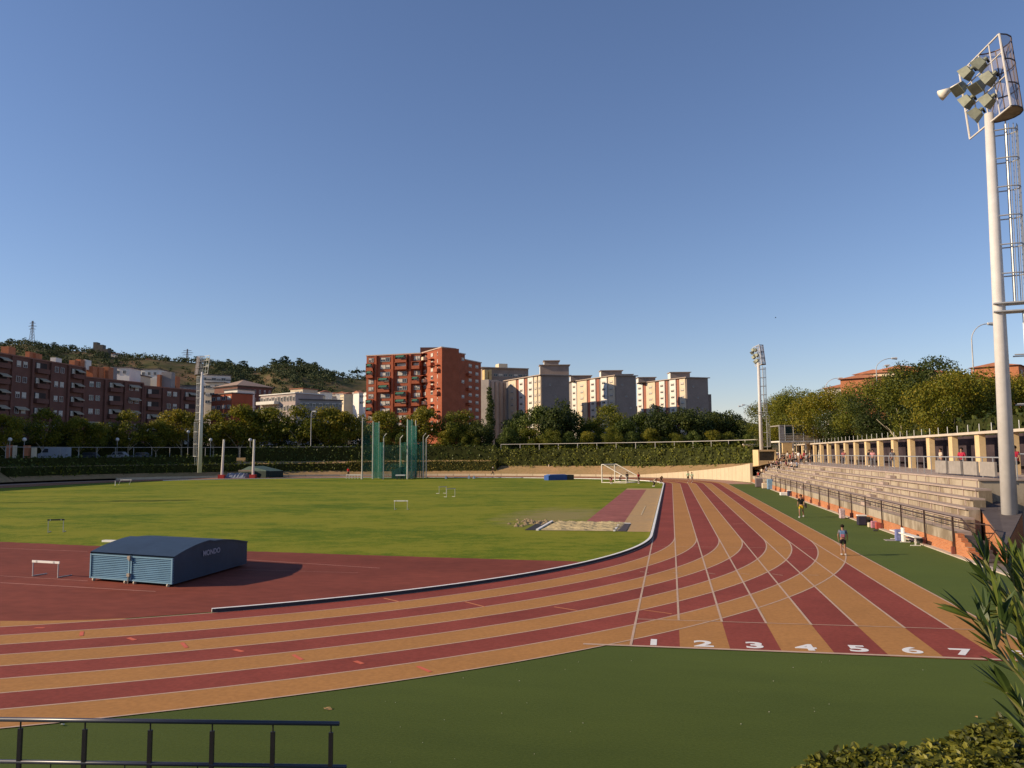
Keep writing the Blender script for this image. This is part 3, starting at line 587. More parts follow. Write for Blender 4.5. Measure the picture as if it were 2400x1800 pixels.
hedge_strip('bank_hedge', 'low rough hedge in shadow on the bank left of the throwing cage', 'hedge', 'shrub', near_px(far_bend(17.5), -100, 860), lambda t: 0.5, lambda t: 3.2, 2.2, 0.45, 8, 1.0, 0.5)
hedge_strip('shade_hedge', 'unlit tall hedge under the street fence at the left', 'hedge', 'ivy', [(-127, 60)]+[(-127, 90), (-127, 110), (-126.5, 128)]+near_px(far_bend(20.8), -400, 560)[::-1], lambda t: 1.0, lambda t: 5.0, 1.8, 0.5, 9, 0.9, 0.4)
# ================================================================== grandstand
m_conc = stained_mat('stand_concrete', (0.40, 0.34, 0.255), (0.20, 0.155, 0.105), 0.95, 1.4, 0.35)
m_tread = mat('tread_concrete', (0.40, 0.315, 0.265), 0.9, 0.12, 0.8, 0.1, fine=(6, 0.08))
m_brick = brick_mat('orange_brick', (0.52, 0.19, 0.075), (0.42, 0.14, 0.055), (0.42, 0.27, 0.17))
m_brown = mat('brown_metal', (0.075, 0.045, 0.035), 0.5, 0.15, 3.0, 0.4, 0.3)
m_dark = mat('dark_metal', (0.03, 0.03, 0.035), 0.5, 0.15, 3.0, 0.4, 0.3)
m_galv = mat('galvanised_steel', (0.46, 0.46, 0.45), 0.45, 0.12, 4.0, 0.5, 0.4)
m_cap = mat('grey_coping', (0.10, 0.085, 0.085), 0.85, 0.15, 2.0, 0.15)
Y0S, Y1S = 41.4, 136.0
stand = thing('grandstand', 'pale concrete terraced stand with a low orange brick front along the straight', 'grandstand')
PROF = [(13.02, 1.05), (13.85, 1.62), (14.35, 2.05), (14.85, 2.48), (15.4, 2.92), (16.0, 3.38)]
g = MB(); g.bx(13.0, 13.25, Y0S, Y1S, 0.0, 0.57); g.build('brick_base', m_brick, stand)
g = MB(); g.bx(13.03, 13.24, Y0S, Y1S, 0.572, 1.06); g.build('front_wall', m_conc, stand)
YT0 = [41.4, 42.3, 43.0, 43.8, 44.6, 45.6]
g = MB(); g.bx(13.25, 13.9, Y0S, Y1S, 0.0, 1.05); g.build('floor_slab', m_tread, stand)
for i in range(1, 5):
    x, z = PROF[i]; xn = PROF[i+1][0]
    g = MB(); g.bx(x, xn+0.02, YT0[i], Y1S, 0.0, z-0.09); g.build('riser', m_conc, stand)
    g = MB(); g.bx(x-0.15, xn+0.01, YT0[i], Y1S, z-0.088, z); g.build('seat_slab', m_tread, stand)
    for k in range(46):                       # short support blocks under the seat slabs
        yy = Y0S+0.9+k*2.05
        if yy < Y1S: pass
g = MB(); g.bx(16.0, 24.0, 46.2, Y1S+6, 0.0, 3.28); g.build('rear_wall', m_conc, stand)
g = MB(); g.bx(15.93, 24.0, 46.1, Y1S+6, 3.282, 3.38); g.build('top_walkway', m_tread, stand)
for i in range(1, 6):
    g = MB(); x = PROF[i][0]; z0 = PROF[i-1][1]; z1 = PROF[i][1]-0.09
    for k in range(47):
        yy = Y0S+1.2+k*2.03+0.3*math.sin(i*2.0+k*0.7)
        if YT0[i]+0.2 < yy < Y1S-0.3: g.bx(x-0.05, x+0.02, yy, yy+0.10, z0+0.02, z1-0.02)
    b_ = g.build('bracket', m_tread, stand); b_['kind'] = 'stuff'
# stair flights: half-height steps set diagonally up the terraces
for (ya) in (60.5, 88.0, 114.0):
    for i in range(1, 6):
        x, z = PROF[i]; z0 = PROF[i-1][1]; y = ya + (i-1)*0.35
        g = MB(); g.bx(x-0.42, x-0.052, y, y+1.25, z0+0.004, z0+(z-z0)*0.42); g.build('stair_step', m_tread, stand)
# step gap lines in the tread at the near end: dark stair with brick cheeks
st = thing('entrance_stairs', 'dark steps with brick cheek wall at the near end of the stand', 'stairs')
for i in range(6):
    g = MB(); y = 40.95-i*0.42; z = 1.05-(i+0.8)*0.165; g.bx(13.3, 14.0, y-0.42, y, 0.0, z); g.build('step', m_cap, st)
    g = MB(); g.bx(13.0, 13.29, y-0.42, y, 0.0, z+0.10); g.build('cheek_wall', m_brick, st)
# front railing
def railing(name, label, pts, z0s, h, post_r, rail_rs, m, every=1, feet=None, sec=None, group=None):
    r = thing(name, label, 'railing', (0, 0, 0), 0, group)
    for k, (zz, rad) in enumerate(rail_rs):
        g = MB(); g.path([(p[0], p[1], z0s[i]+zz) for i, p in enumerate(pts)], rad, 8); g.build('rail', m, r)
    for i, p in enumerate(pts):
        if i % every == 0:
            g = MB(); g.box((p[0], p[1], z0s[i]+h/2-0.0), (post_r*2, post_r*2, h)); po = g.build('post', m, r)
            if feet: f = MB(); f.box((p[0]-0.05, p[1], z0s[i]+0.17), (0.14, 0.16, 0.34)); f.build('post_foot', feet, po)
    return r
ys = [Y0S-0.5+i*4.29 for i in range(17)]
fr = railing('front_railing', 'dark brown double-bar railing running along the front of the stand', [(12.93, y) for y in ys], [0.05]*len(ys), 1.74, 0.035, [(1.74, 0.028), (1.50, 0.028)], m_brown, feet=mat('rust_foot', (0.20, 0.07, 0.05), 0.8, 0.2, 3.0))
g = MB()
for z, dx in ((1.79, 0), (1.55, 0.95)):
    x = 12.93+dx; yb = 39.7-0.6*dx
    g.path([(12.93, 40.9, z), (x, yb, z), (x+0.1, yb-2.4, z-1.15)], 0.028, 8)
g.build('end_rail', m_brown, fr)
g = MB()
for i in range(44):
    y = Y0S+0.3+i*1.43; g.tube((13.12, y, 1.05), (13.12, y, 1.56), 0.008, n=4)
g.tube((13.12, Y0S, 1.55), (13.12, 104, 1.55), 0.012, n=5)
g.build('baluster', mat('grey_wire', (0.14, 0.12, 0.11), 0.6), fr)['kind'] = 'stuff'
# rear colonnade with its beam
m_pil = mat('cream_pillar', (0.66, 0.49, 0.27), 0.9, 0.10, 0.7, 0.1, fine=(5, 0.06))
coln = thing('colonnade', 'row of cream pillars under a long pale beam along the top of the stand', 'colonnade')
for k in range(-2, 17):
    y = 60.3+5.37*k; g = MB(); g.bx(20.9, 21.3, y-0.42, y+0.42, 3.382, 6.02); g.build('pillar', m_pil, coln)
g = MB(); g.bx(20.75, 21.45, 46.0, 149.0, 6.022, 6.2); g.build('beam', mat('pale_beam', (0.55, 0.47, 0.38), 0.9, 0.12, 1.0), coln)
for k in range(-6, 42):
    y = 60.3+2.15*k; g = MB(); g.tube((21.1, y, 6.2), (21.1, y, 6.75), 0.03, n=5); g.build('beam_spike', m_galv, coln)
sw = thing('mesh_screen', 'dark mesh screen closing the bays between the cream pillars', 'screen')
g = MB(); g.bx(22.3, 22.4, 40, 149, 3.382, 6.0); g.build('netting', mat('screen_mesh', (0.030, 0.022, 0.027), 0.9, 0.5, 0.7, 0.1, col2=(0.075, 0.055, 0.060)), sw)
ub = hedge_strip('undergrowth', 'dark undergrowth and trunks in shade behind the colonnade', 'undergrowth', 'dark', [(25, 45), (25, 75), (25, 105), (25, 140)], lambda t: 3.4, lambda t: 7.6, 2.5, 0.4, 12, 0.7, 0.8)
# walkway railing along the top
ys = [44.5+i*1.5 for i in range(62)]
wr = railing('walkway_railing', 'pale grey railing along the top walkway in front of the pillars', [(17.2, y) for y in ys], [3.38]*len(ys), 1.12, 0.025, [(1.12, 0.035)], m_galv)
# solid parapet panels at the near end
for k in range(4):
    y = 47.8+k*2.55
    g = MB(); g.box((17.05, y, 3.87), (0.12, 2.1, 0.78)); o = g.build('parapet_panel', mat('grey_panel', (0.30, 0.27, 0.24), 0.8, 0.15, 2.0)); tag(o, 'grey solid panel under the walkway rail, %s from the near end' % ORD[k], 'panel', 'panels under the walkway rail')
# near end masonry: cream blocks and dark wall by the right edge
nb_ = thing('end_block', 'cream stepped wall block lit white beside the near mast base', 'wall')
p = base(2385, 48, 0); g = MB(); g.bx(p.x-1.0, p.x+0.55, 47.2, 49, 2.0, zat(2385, 1142, 47.5)); g.build('lower_block', mat('white_wall', (0.72, 0.66, 0.54), 0.9, 0.08, 1.0), nb_)
g = MB(); g.bx(p.x-0.9, p.x-0.35, 48.0, 49.4, 2.5, zat(2385, 1112, 48)); g.build('upper_block', MATS['white_wall'], nb_)
g = MB(); g.bx(p.x+0.05, p.x+0.5, 48.0, 49.4, 2.5, zat(2385, 1112, 48)); g.build('upper_block', MATS['white_wall'], nb_)
# brick plinth of the near mast
pl_ = thing('mast_plinth', 'wedge-shaped orange brick plinth with sloping dark coping under the near mast', 'plinth')
T = G(2358, 1281, 0.80); Lb = at(2298, 1194, 39.8); Rb = at(2396, 1203, 38.5); T = Vector((T.x, T.y, 0.8))
Bk = Vector(((Lb.x+Rb.x)/2+0.6, max(Lb.y, Rb.y)+1.6, (Lb.z+Rb.z)/2+0.30))
poly = [(T.x, T.y), (Rb.x, Rb.y), (Bk.x, Bk.y), (Lb.x, Lb.y)]; zt = [T.z, Rb.z, Bk.z, Lb.z]
g = MB(); g.prism(poly, 0.0, zt); g.build('brick_body', m_brick, pl_)
cc = Vector((sum(p[0] for p in poly)/4, sum(p[1] for p in poly)/4))
pc = [(cc.x+(p[0]-cc.x)*1.03, cc.y+(p[1]-cc.y)*1.03) for p in poly]
g = MB(); g.prism(pc, [z+0.003 for z in zt], [z+0.07 for z in zt]); g.build('coping', m_cap, pl_)
# ------------------------------------------------------------------ floodlight masts
m_mast = mat('mast_paint', (0.60, 0.57, 0.54), 0.6, 0.06, 1.0, 0.3, fine=(3, 0.05))
m_lamp = mat('lamp_housing', (0.22, 0.23, 0.17), 0.5, 0.2, 3.0, 0.4, 0.2); m_lglass = mat('lamp_glass', (0.06, 0.06, 0.055), 0.15, 0.3, 2.0, 0.6)
m_mesh = bpy.data.materials.new('guard_mesh'); m_mesh.use_nodes = True; _n = m_mesh.node_tree; _b = _n.nodes['Principled BSDF']; _b.inputs['Base Color'].default_value = (0.34, 0.30, 0.31, 1); _b.inputs['Roughness'].default_value = 0.6
_t = _n.nodes.new('ShaderNodeBsdfTransparent'); _m = _n.nodes.new('ShaderNodeMixShader'); _m.inputs[0].default_value = 0.42; _n.links.new(_t.outputs[0], _m.inputs[1]); _n.links.new(_b.outputs[0], _m.inputs[2]); _n.links.new(_m.outputs[0], _n.nodes['Material Output'].inputs[0])
def mast(label, pos, height, panel_rz, lad_dir, detail=2, r0=0.37, r1=0.22, horn=False, head_s=1.0):
    t = thing('floodlight_mast', label, 'floodlight', pos, 0, 'floodlight masts round the track')
    g = MB(); g.tube((0, 0, 0), (0, 0, height), r0, r1, 16 if detail == 2 else 10); g.build('pole', m_mast, t, True)
    # head frame: a leaning rectangle of tubes, width along its local x
    W, Hh = 4.2*head_s, 3.72*head_s; ca, sa = math.cos(panel_rz), math.sin(panel_rz)
    def P(u, v, w_=0.0):
        lean = v*0.10; fx = u; fy = w_-lean
        return Vector((fx*ca-fy*sa, fx*sa+fy*ca, height-0.5*head_s+v))
    W2 = W/2
    fr_ = MB(); rr = 0.05
    fr_.path([P(-W2, 0), P(W2, 0), P(W2, Hh), P(-W2, Hh), P(-W2, 0)], rr, 6)
    for v in (0.42, 0.75): fr_.tube(P(-W2, Hh*v), P(W2, Hh*v), rr*0.7, n=6)
    for u in (-0.5, 0.0, 0.5): fr_.tube(P(W2*u, 0), P(W2*u, Hh), rr*0.6, n=6)
    f = fr_.build('lamp_frame', mat('frame_paint', (0.66, 0.62, 0.57), 0.6, 0.08, 2.0), t)
    # rounded mesh guard behind the near half and the walkway under it
    gd = MB(); n = 8; A = []; B = []
    for i in range(n+1):
        a = math.pi*i/n; A.append(P(W2*(0.50-0.5*math.cos(a)) , 0, 0.95*math.sin(a))); B.append(P(W2*(0.50-0.5*math.cos(a)), Hh, 0.95*math.sin(a)))
    gd.ribbon(A, B); gd.build('mesh_guard', m_mesh, t)
    rg = MB()
    for v in (0, 0.33, 0.66, 1.0): rg.path([a.lerp(b, v) for a, b in zip(A, B)], 0.035, 5)
    for i in (2, 4, 6): rg.tube(A[i], B[i], 0.03, n=5)
    rg.path([A[0], B[4]], 0.025, 5); rg.path([B[8], A[4]], 0.025, 5)
    rg.build('guard_hoop', m_brown, t)
    fl = MB(); fl.add([*A], [tuple(range(n+1))]); fl.build('service_platform', mat('platform_grating', (0.30, 0.24, 0.16), 0.8, 0.3, 4.0), t)
    # floodlights: flared housings hung on the frame
    spots = [(-0.78, 2.75, 0), (-0.30, 3.15, 1), (0.32, 2.95, 0), (-0.50, 1.75, 1), (0.05, 2.0, 0), (0.62, 1.9, 1), (-0.2, 0.75, 0), (0.42, 0.9, 1)]
    for u, v, k in spots:
        c = P(W2*u, v*head_s, -0.28)
        nrm = Vector((sa, -ca, 0))*0.8 + Vector((0, 0, -0.75)) + Vector((ca, sa, 0))*(0.25 if (u, v) in ((-0.78, 2.75), (0.05, 2.0)) else (-1.0 if k else -0.6)); nrm.normalize(); a_ = nrm.cross(Vector((0, 0, 1))).normalized(); b_ = a_.cross(nrm).normalized()
        h = MB(); s1, s2 = 0.33*head_s, 0.22*head_s; d = 0.34*head_s
        vs = [c+nrm*d+a_*(i*s1)+b_*(j*s1*0.95) for i, j in ((-1, -1), (1, -1), (1, 1), (-1, 1))] + [c-nrm*d*0.4+a_*(i*s2)+b_*(j*s2) for i, j in ((-1, -1), (1, -1), (1, 1), (-1, 1))]
        h.add(vs, [(3, 2, 1, 0), (4, 5, 6, 7), (0, 1, 5, 4), (1, 2, 6, 5), (2, 3, 7, 6), (3, 0, 4, 7)]); h.tube(c-nrm*d*0.4, c-nrm*d*0.95, 0.12*head_s, 0.09*head_s, 8)
        lo = h.build('flood_lamp', m_lamp, t)
        if detail == 2:
            h = MB(); vs = [c+nrm*(d+0.006)+a_*(i*s1*0.9)+b_*(j*s1*0.86) for i, j in ((-1, -1), (1, -1), (1, 1), (-1, 1))]; h.add(vs, [(3, 2, 1, 0)]); h.build('lamp_face', m_lglass, lo)
            h = MB(); q_ = P(W2*u, v*head_s); h.beam(c-nrm*d*0.9, q_+(q_-c)*0.3, 0.10, 0.05); h.build('bracket', m_dark, lo)
    if horn:
        a = P(-W2, Hh*0.86); e = a+Vector((-1.0, 0.15, -0.55)); h = MB(); mid_ = a.lerp(e, 0.5)
        h.tube(a, mid_, 0.09, 0.12, 10); h.tube(mid_, e, 0.12, 0.30, 14); h.build('horn_speaker', mat('horn_cream', (0.80, 0.74, 0.62), 0.5, 0.05, 1.0), t, True)
    # caged ladder standing off the pole
    L = MB(); dx, dy = math.cos(lad_dir), math.sin(lad_dir); o1 = r0+0.30; sx, sy = -dy*0.24, dx*0.24
    cy_r = [0]
    def ladder_run(z0, z1, off):
        L.tube((dx*off+sx, dy*off+sy, z0), (dx*off+sx, dy*off+sy, z1), 0.035, n=5); L.tube((dx*off-sx, dy*off-sy, z0), (dx*off-sx, dy*off-sy, z1), 0.035, n=5)
        z = z0
        while z < z1: L.tube((dx*off+sx, dy*off+sy, z), (dx*off-sx, dy*off-sy, z), 0.02, n=4); z += 0.3
    ladder_run(1.5, height*0.50, o1+0.35); ladder_run(height*0.52, height-0.6, o1)
    L.build('ladder', m_galv, t)
    Cg = MB()
    def cage(z0, z1, off, step=1.45):
        z = z0; ang = [math.pi*i/6-math.pi/2 for i in range(7)]
        def q(a, z): rr_ = 0.42; return (dx*(off+0.10+rr_*math.cos(a))-dy*rr_*math.sin(a), dy*(off+0.10+rr_*math.cos(a))+dx*rr_*math.sin(a), z)
        while z < z1+0.01: Cg.path([(dx*(off-0.5)-sx*1.7, dy*(off-0.5)-sy*1.7, z)]+[q(a, z) for a in ang]+[(dx*(off-0.5)+sx*1.7, dy*(off-0.5)+sy*1.7, z)], 0.035, 5); z += step
        for a in ang: Cg.tube(q(a, z0), q(a, z1), 0.022, n=4)
    cage(3.2, height*0.50, o1+0.35, 2.4); cage(height*0.52, height-0.8, o1)
    Cg.build('safety_cage', m_galv, t)
    for z in (height*0.5, height*0.52): 
        g = MB(); g.box((dx*(o1*0.75), dy*(o1*0.75), z), (1.5, 0.9, 0.06), lad_dir); g.build('rest_platform', m_galv, t)
    for z in [2+i*2.9 for i in range(int(height/2.9)-1)]:
        pass
    return t
pb = G(2367, 1214, 1.62); mzr = 1.5
mast('tallest pale mast in the foreground on a brick plinth, with horn speaker', (pb.x, pb.y, mzr), 20.35, R_(-84), R_(-16), 2, r0=0.36, r1=0.21, head_s=0.97, horn=True).rotation_euler = (0, R_(0.55), 0)
PB = base(469, 156, 1.7); hL = zat(474, 872, 156)-1.7
mast('far left mast standing in the shaded hedge before the brick flats', (PB.x, PB.y, 1.7), hL, R_(150), R_(170), 1, r0=0.42, r1=0.3, head_s=1.0)
PC = base(1785, 133, 2.6); hC = zat(1783, 850, 133)-2.6
mast('centre mast behind the far end of the stand, next to the framed booth', (PC.x, PC.y, 2.6), hC, R_(-80), R_(-10), 1, head_s=0.88, r0=0.33, r1=0.25)
# ------------------------------------------------------------------ booth, press box, walls at the far end of the stand
bo = thing('timing_booth', 'small cream framed booth with a dark window at the far end of the stand', 'booth')
D = 131; x0, x1 = base(1777, D, 0), base(1819, D, 0); z0, z1 = 2.0, zat(1800, 1054, D); zs_ = zat(1800, 1079, D)
def obox(A, B, dep, z0, z1):
    """box whose front face runs A->B, going dep away from the camera side"""
    d = (B-A); d.z = 0; d.normalize(); nrm = Vector((-d.y, d.x, 0)); a, b = A, B; c, e = B+nrm*dep, A+nrm*dep
    return [(a.x, a.y), (b.x, b.y), (c.x, c.y), (e.x, e.y)], z0, z1
g = MB(); g.prism(*obox(x0, x1, 3.0, z0, zs_)); g.build('base_wall', m_pil, bo)
g = MB(); g.prism(*obox(x0, x1, 3.0, z1-0.28, z1)); g.build('roof_slab', m_pil, bo)
for f in (0.0, 0.94): g = MB(); g.prism(*obox(x0.lerp(x1, f), x0.lerp(x1, f+0.06), 3.0, zs_, z1-0.28)); g.build('side_wall', m_pil, bo)
dd = Vector((-(x1-x0).normalized().y, (x1-x0).normalized().x, 0)); g = MB(); g.prism(*obox(x0.lerp(x1, 0.06)+dd*0.5, x0.lerp(x1, 0.94)+dd*0.5, 0.1, zs_, z1-0.28)); g.build('window', m_lglass, bo)
pr = thing('press_box', 'glazed dark press box on a white deck above the stand', 'press box')
D = 120; A, B = base(1828, D, 0), base(1924, D, 0); dk = zat(1870, 1033, D); tp = zat(1870, 996, D)
g = MB(); g.prism(*obox(A, B, 4, dk-0.22, dk)); g.build('deck', mat('white_deck', (0.66, 0.62, 0.54), 0.8, 0.08), pr)
g = MB(); g.prism(*obox(A.lerp(B, .02), A.lerp(B, .84), 4.5, tp-0.15, tp)); g.build('roof', mat('box_roof', (0.28, 0.26, 0.23), 0.8), pr)
dv = (B-A).normalized(); nv = Vector((-dv.y, dv.x, 0))
for f0, f1 in ((0.16, 0.33), (0.36, 0.58), (0.60, 0.81)): g = MB(); g.prism(*obox(A.lerp(B, f0)+nv*0.15, A.lerp(B, f1)+nv*0.15, 0.1, dk+0.9, tp-0.2)); g.build('glass_pane', mat('dark_green_glass', (0.012, 0.03, 0.028), 0.15, 0.3, 0.5, 0.5), pr)
g = MB(); g.prism(*obox(A.lerp(B, .15)+nv*0.1, A.lerp(B, .84)+nv*0.1, 0.2, dk, dk+0.85)); g.build('counter', mat('box_counter', (0.42, 0.33, 0.20), 0.8, 0.4, 3.0), pr)
g = MB(); g.prism(*obox(A.lerp(B, .02)+nv*0.1, A.lerp(B, .13)+nv*0.1, 0.3, dk, tp-0.15)); g.build('end_wall', mat('grey_wall', (0.24, 0.22, 0.21), 0.9), pr)
g = MB(); g.prism(*obox(A.lerp(B, .84)+nv*0.1, A.lerp(B, .96)+nv*0.1, 0.3, dk, dk+2.1)); g.build('side_panel', m_pil, pr)
for f in (0.0, 0.14, 0.345, 0.59, 0.83): g = MB(); q = A.lerp(B, f)-nv*0.05; g.tube((q.x, q.y, dk), (q.x, q.y, tp), 0.06, n=6); g.build('mullion', m_galv, pr)
for z in (0.35, 0.7, 1.05): g = MB(); g.tube(A+Vector((0, 0, dk+z))-nv*0.1, B+Vector((0, 0, dk+z))-nv*0.1, 0.025, n=5); g.build('guard_rail', m_galv, pr)
for f in (0.02, 0.35, 0.66, 0.98): g = MB(); q = A.lerp(B, f)+nv*0.4; g.tube((q.x, q.y, 3.38), (q.x, q.y, dk-0.2), 0.12, n=8); g.build('column', mat('white_column', (0.66, 0.60, 0.48), 0.8), pr)
cw = thing('boundary_wall', 'cream wall with a thin beam behind the booth, meeting the shrub hedge', 'wall')
D = 146
for a, b in ((1745, 1765), (1797, 1806), (1826, 1836)):
    g = MB(); g.prism(*obox(base(a, D, 0), base(b, D, 0), 0.6, 4.3, zat(1780, 1043, D))); g.build('wall_pier', m_pil, cw)
g = MB(); g.prism(*obox(base(1743, D, 0), base(1850, D, 0), 0.7, zat(1780, 1043, D), zat(1780, 1040, D))); g.build('beam', MATS['pale_beam'], cw)
g = MB(); g.prism(*obox(base(1835, 131, 0), base(1860, 131, 0), 0.4, 3.4, 6.4)); o = g.build('support_wall', m_pil, cw)
# ------------------------------------------------------------------ street fence on the bank: white rail and posts
def fence_line(name, label, pts, z0, z1, m, step=1, rr=0.06, group=None, mid=False):
    f = thing(name, label, 'fence', (0, 0, 0), 0, group); g = MB(); g.path([(p[0], p[1], z1) for p in pts], rr, 6)
    if mid: g.path([(p[0], p[1], z1-0.35) for p in pts], rr*0.5, 5)
    g.build('rail', m, f)
    for p in pts[::step]: g = MB(); g.tube((p[0], p[1], z0), (p[0], p[1], z1), rr*1.1, n=6); g.build('post', m, f)
    return f
def walk(pts, step):
    out = [pts[0]]; acc = 0
    for a, b in zip(pts[:-1], pts[1:]):
        d = math.dist(a, b); t = step-acc
        while t <= d: out.append((a[0]+(b[0]-a[0])*t/d, a[1]+(b[1]-a[1])*t/d)); t += step
        acc = (acc+d) % step
    return out
m_wf = mat('white_fence', (0.55, 0.51, 0.45), 0.6, 0.08); m_gf = mat('grey_fence', (0.34, 0.33, 0.31), 0.6, 0.1)
fence_line('white_fence', 'white-railed fence above the shrub hedge under the pale blocks', walk(near_px(far_bend(22.6, (60, 60, 60)), 1150, 1790), 4.9), PLAT, 7.25, m_wf, rr=0.062)
fence_line('street_fence', 'grey wire street fence before the parked van and plane trees', walk([(-127.6, 60), (-127.6, 100), (-127.6, 128)]+near_px(far_bend(22.6, (60, 60, 60)), -300, 860)[::-1], 3.9), PLAT, 7.0, m_gf, rr=0.055)

mast('mast outside the frame at the left, seen only by its long shadow on the grass', (-118.5, 58.5, 0), 27.5, R_(60), R_(200), 1, r0=0.42, r1=0.3)
# ================================================================== buildings
m_glass = mat('window_glass', (0.035, 0.04, 0.045), 0.15, 0.4, 0.5, 0.6)
m_blind = mat('cream_blind', (0.62, 0.56, 0.46), 0.8, 0.12, 1.0)
m_awn = mat('cream_awning', (0.42, 0.36, 0.26), 0.8, 0.15, 1.0); m_awg = mat('green_awning', (0.05, 0.16, 0.11), 0.8, 0.15, 1.0)
m_frame = mat('window_frame', (0.55, 0.52, 0.47), 0.6, 0.1)
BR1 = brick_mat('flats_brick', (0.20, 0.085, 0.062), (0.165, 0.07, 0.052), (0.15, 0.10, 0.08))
BR2 = brick_mat('tower_brick', (0.40, 0.105, 0.048), (0.34, 0.085, 0.040), (0.30, 0.13, 0.08))
BR3 = brick_mat('chimney_brick', (0.50, 0.17, 0.07), (0.42, 0.13, 0.055), (0.45, 0.25, 0.15))
m_wht = mat('white_render', (0.74, 0.70, 0.62), 0.85, 0.06, 0.3); m_crm = mat('cream_render', (0.66, 0.55, 0.38), 0.85, 0.08, 0.3)
m_gry = mat('grey_render', (0.30, 0.27, 0.25), 0.9, 0.12, 0.3); m_roof = mat('dark_roof', (0.13, 0.11, 0.10), 0.9, 0.2, 0.5); m_tile = mat('terracotta_tiles', (0.36, 0.15, 0.085), 0.9, 0.2, 0.8)
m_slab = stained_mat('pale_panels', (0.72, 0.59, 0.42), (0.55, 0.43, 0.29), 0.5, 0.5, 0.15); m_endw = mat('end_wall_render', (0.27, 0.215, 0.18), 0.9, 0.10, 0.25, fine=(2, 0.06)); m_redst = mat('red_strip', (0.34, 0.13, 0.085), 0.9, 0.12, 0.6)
def winmesh(name, w, h, d=0.14, pane=None, blind=0.0, frame=None):
    g = MB(); t = 0.09
    g.cur = 0
    for a, b, c, e in ((-w/2, -w/2+t, -h/2, h/2), (w/2-t, w/2, -h/2, h/2), (-w/2+t, w/2-t, -h/2, -h/2+t), (-w/2+t, w/2-t, h/2-t, h/2), (-t/3, t/3, -h/2+t, h/2-t)): g.bx(a, b, -d, 0.0, c, e)
    g.cur = 1; g.bx(-w/2+t, w/2-t, -d*0.4, -d*0.2, -h/2+t, h/2-t)
    if blind > 0: g.cur = 2; g.bx(-w/2+t, w/2-t, -d*0.75, -d*0.55, h/2-t-(h-2*t)*blind, h/2-t)
    o = g.build(name, [frame or m_frame, pane or m_glass, m_blind]); me = o.data; bpy.data.objects.remove(o); return me
def balmesh(name, w, h, dep, m, top=None):
    g = MB(); g.bx(-w/2, w/2, -dep, 0, -0.12, 0); g.bx(-w/2, w/2, -dep, -dep+0.12, 0, h); g.bx(-w/2, -w/2+0.12, -dep+0.12, 0, 0, h); g.bx(w/2-0.12, w/2, -dep+0.12, 0, 0, h)
    o = g.build(name, m); me = o.data; bpy.data.objects.remove(o); return me
def awnmesh(w, dep, drop, m):
    g = MB(); g.add([(-w/2, 0, 0), (w/2, 0, 0), (w/2, -dep, -drop), (-w/2, -dep, -drop), (w/2, -dep, -drop-0.25), (-w/2, -dep, -drop-0.25)], [(0, 1, 2, 3), (3, 2, 4, 5)])
    g.add([(-w/2, 0, -0.04), (-w/2, -dep, -drop-0.04), (w/2, -dep, -drop-0.04), (w/2, 0, -0.04)], [(0, 1, 2, 3)])
    o = g.build('awning', m); me = o.data; bpy.data.objects.remove(o); return me
WC = {}
def WM(w, h, blind=0.0, pane=None, frame=None):
    k = ('w', round(w, 2), round(h, 2), blind, pane and pane.name, frame and frame.name)
    if k not in WC: WC[k] = winmesh('window', w, h, 0.14, pane, blind, frame)
    return WC[k]
def BM(w, h, dep, m):
    k = ('b', round(w, 2), h, dep, m.name)
    if k not in WC: WC[k] = balmesh('balcony', w, h, dep, m)
    return WC[k]
def AM(w, dep, drop, m):
    k = ('a', round(w, 2), dep, m.name)
    if k not in WC: WC[k] = awnmesh(w, dep, drop, m)
    return WC[k]
class Facade:
    """vertical face running A->B (seen left to right), with a local frame"""
    def __init__(s, A, B):
        s.A, s.B = A.copy(), B.copy(); s.L = (B-A).length; s.u = (B-A).normalized(); s.n = Vector((s.u.y, -s.u.x, 0)); s.rz = math.atan2(s.u.y, s.u.x)
    def pt(s, x, z, off=0.0): p = s.A+s.u*x+s.n*off; return Vector((p.x, p.y, z))
    def put(s, me, parent, x, z, off=0.0, name=None):
        o = bpy.data.objects.new(name or me.name.split('.')[0], me); COL.objects.link(o); o.parent = parent; o.location = s.pt(x, z, off); o.rotation_euler = (0, 0, s.rz); return o
    def box(s, mb, x0, x1, z0, z1, d0, d1):
        """d0,d1 outward distances"""
        a, b, c, e = s.pt(x0, 0, d1), s.pt(x1, 0, d1), s.pt(x1, 0, d0), s.pt(x0, 0, d0); mb.prism([(a.x, a.y), (b.x, b.y), (c.x, c.y), (e.x, e.y)], z0, z1)
def footprint(A, B, depth):
    f = Facade(A, B); q = B-f.n*depth; r = A-f.n*depth; return [(A.x, A.y), (B.x, B.y), (q.x, q.y), (r.x, r.y)]
brnd = random.Random(11)
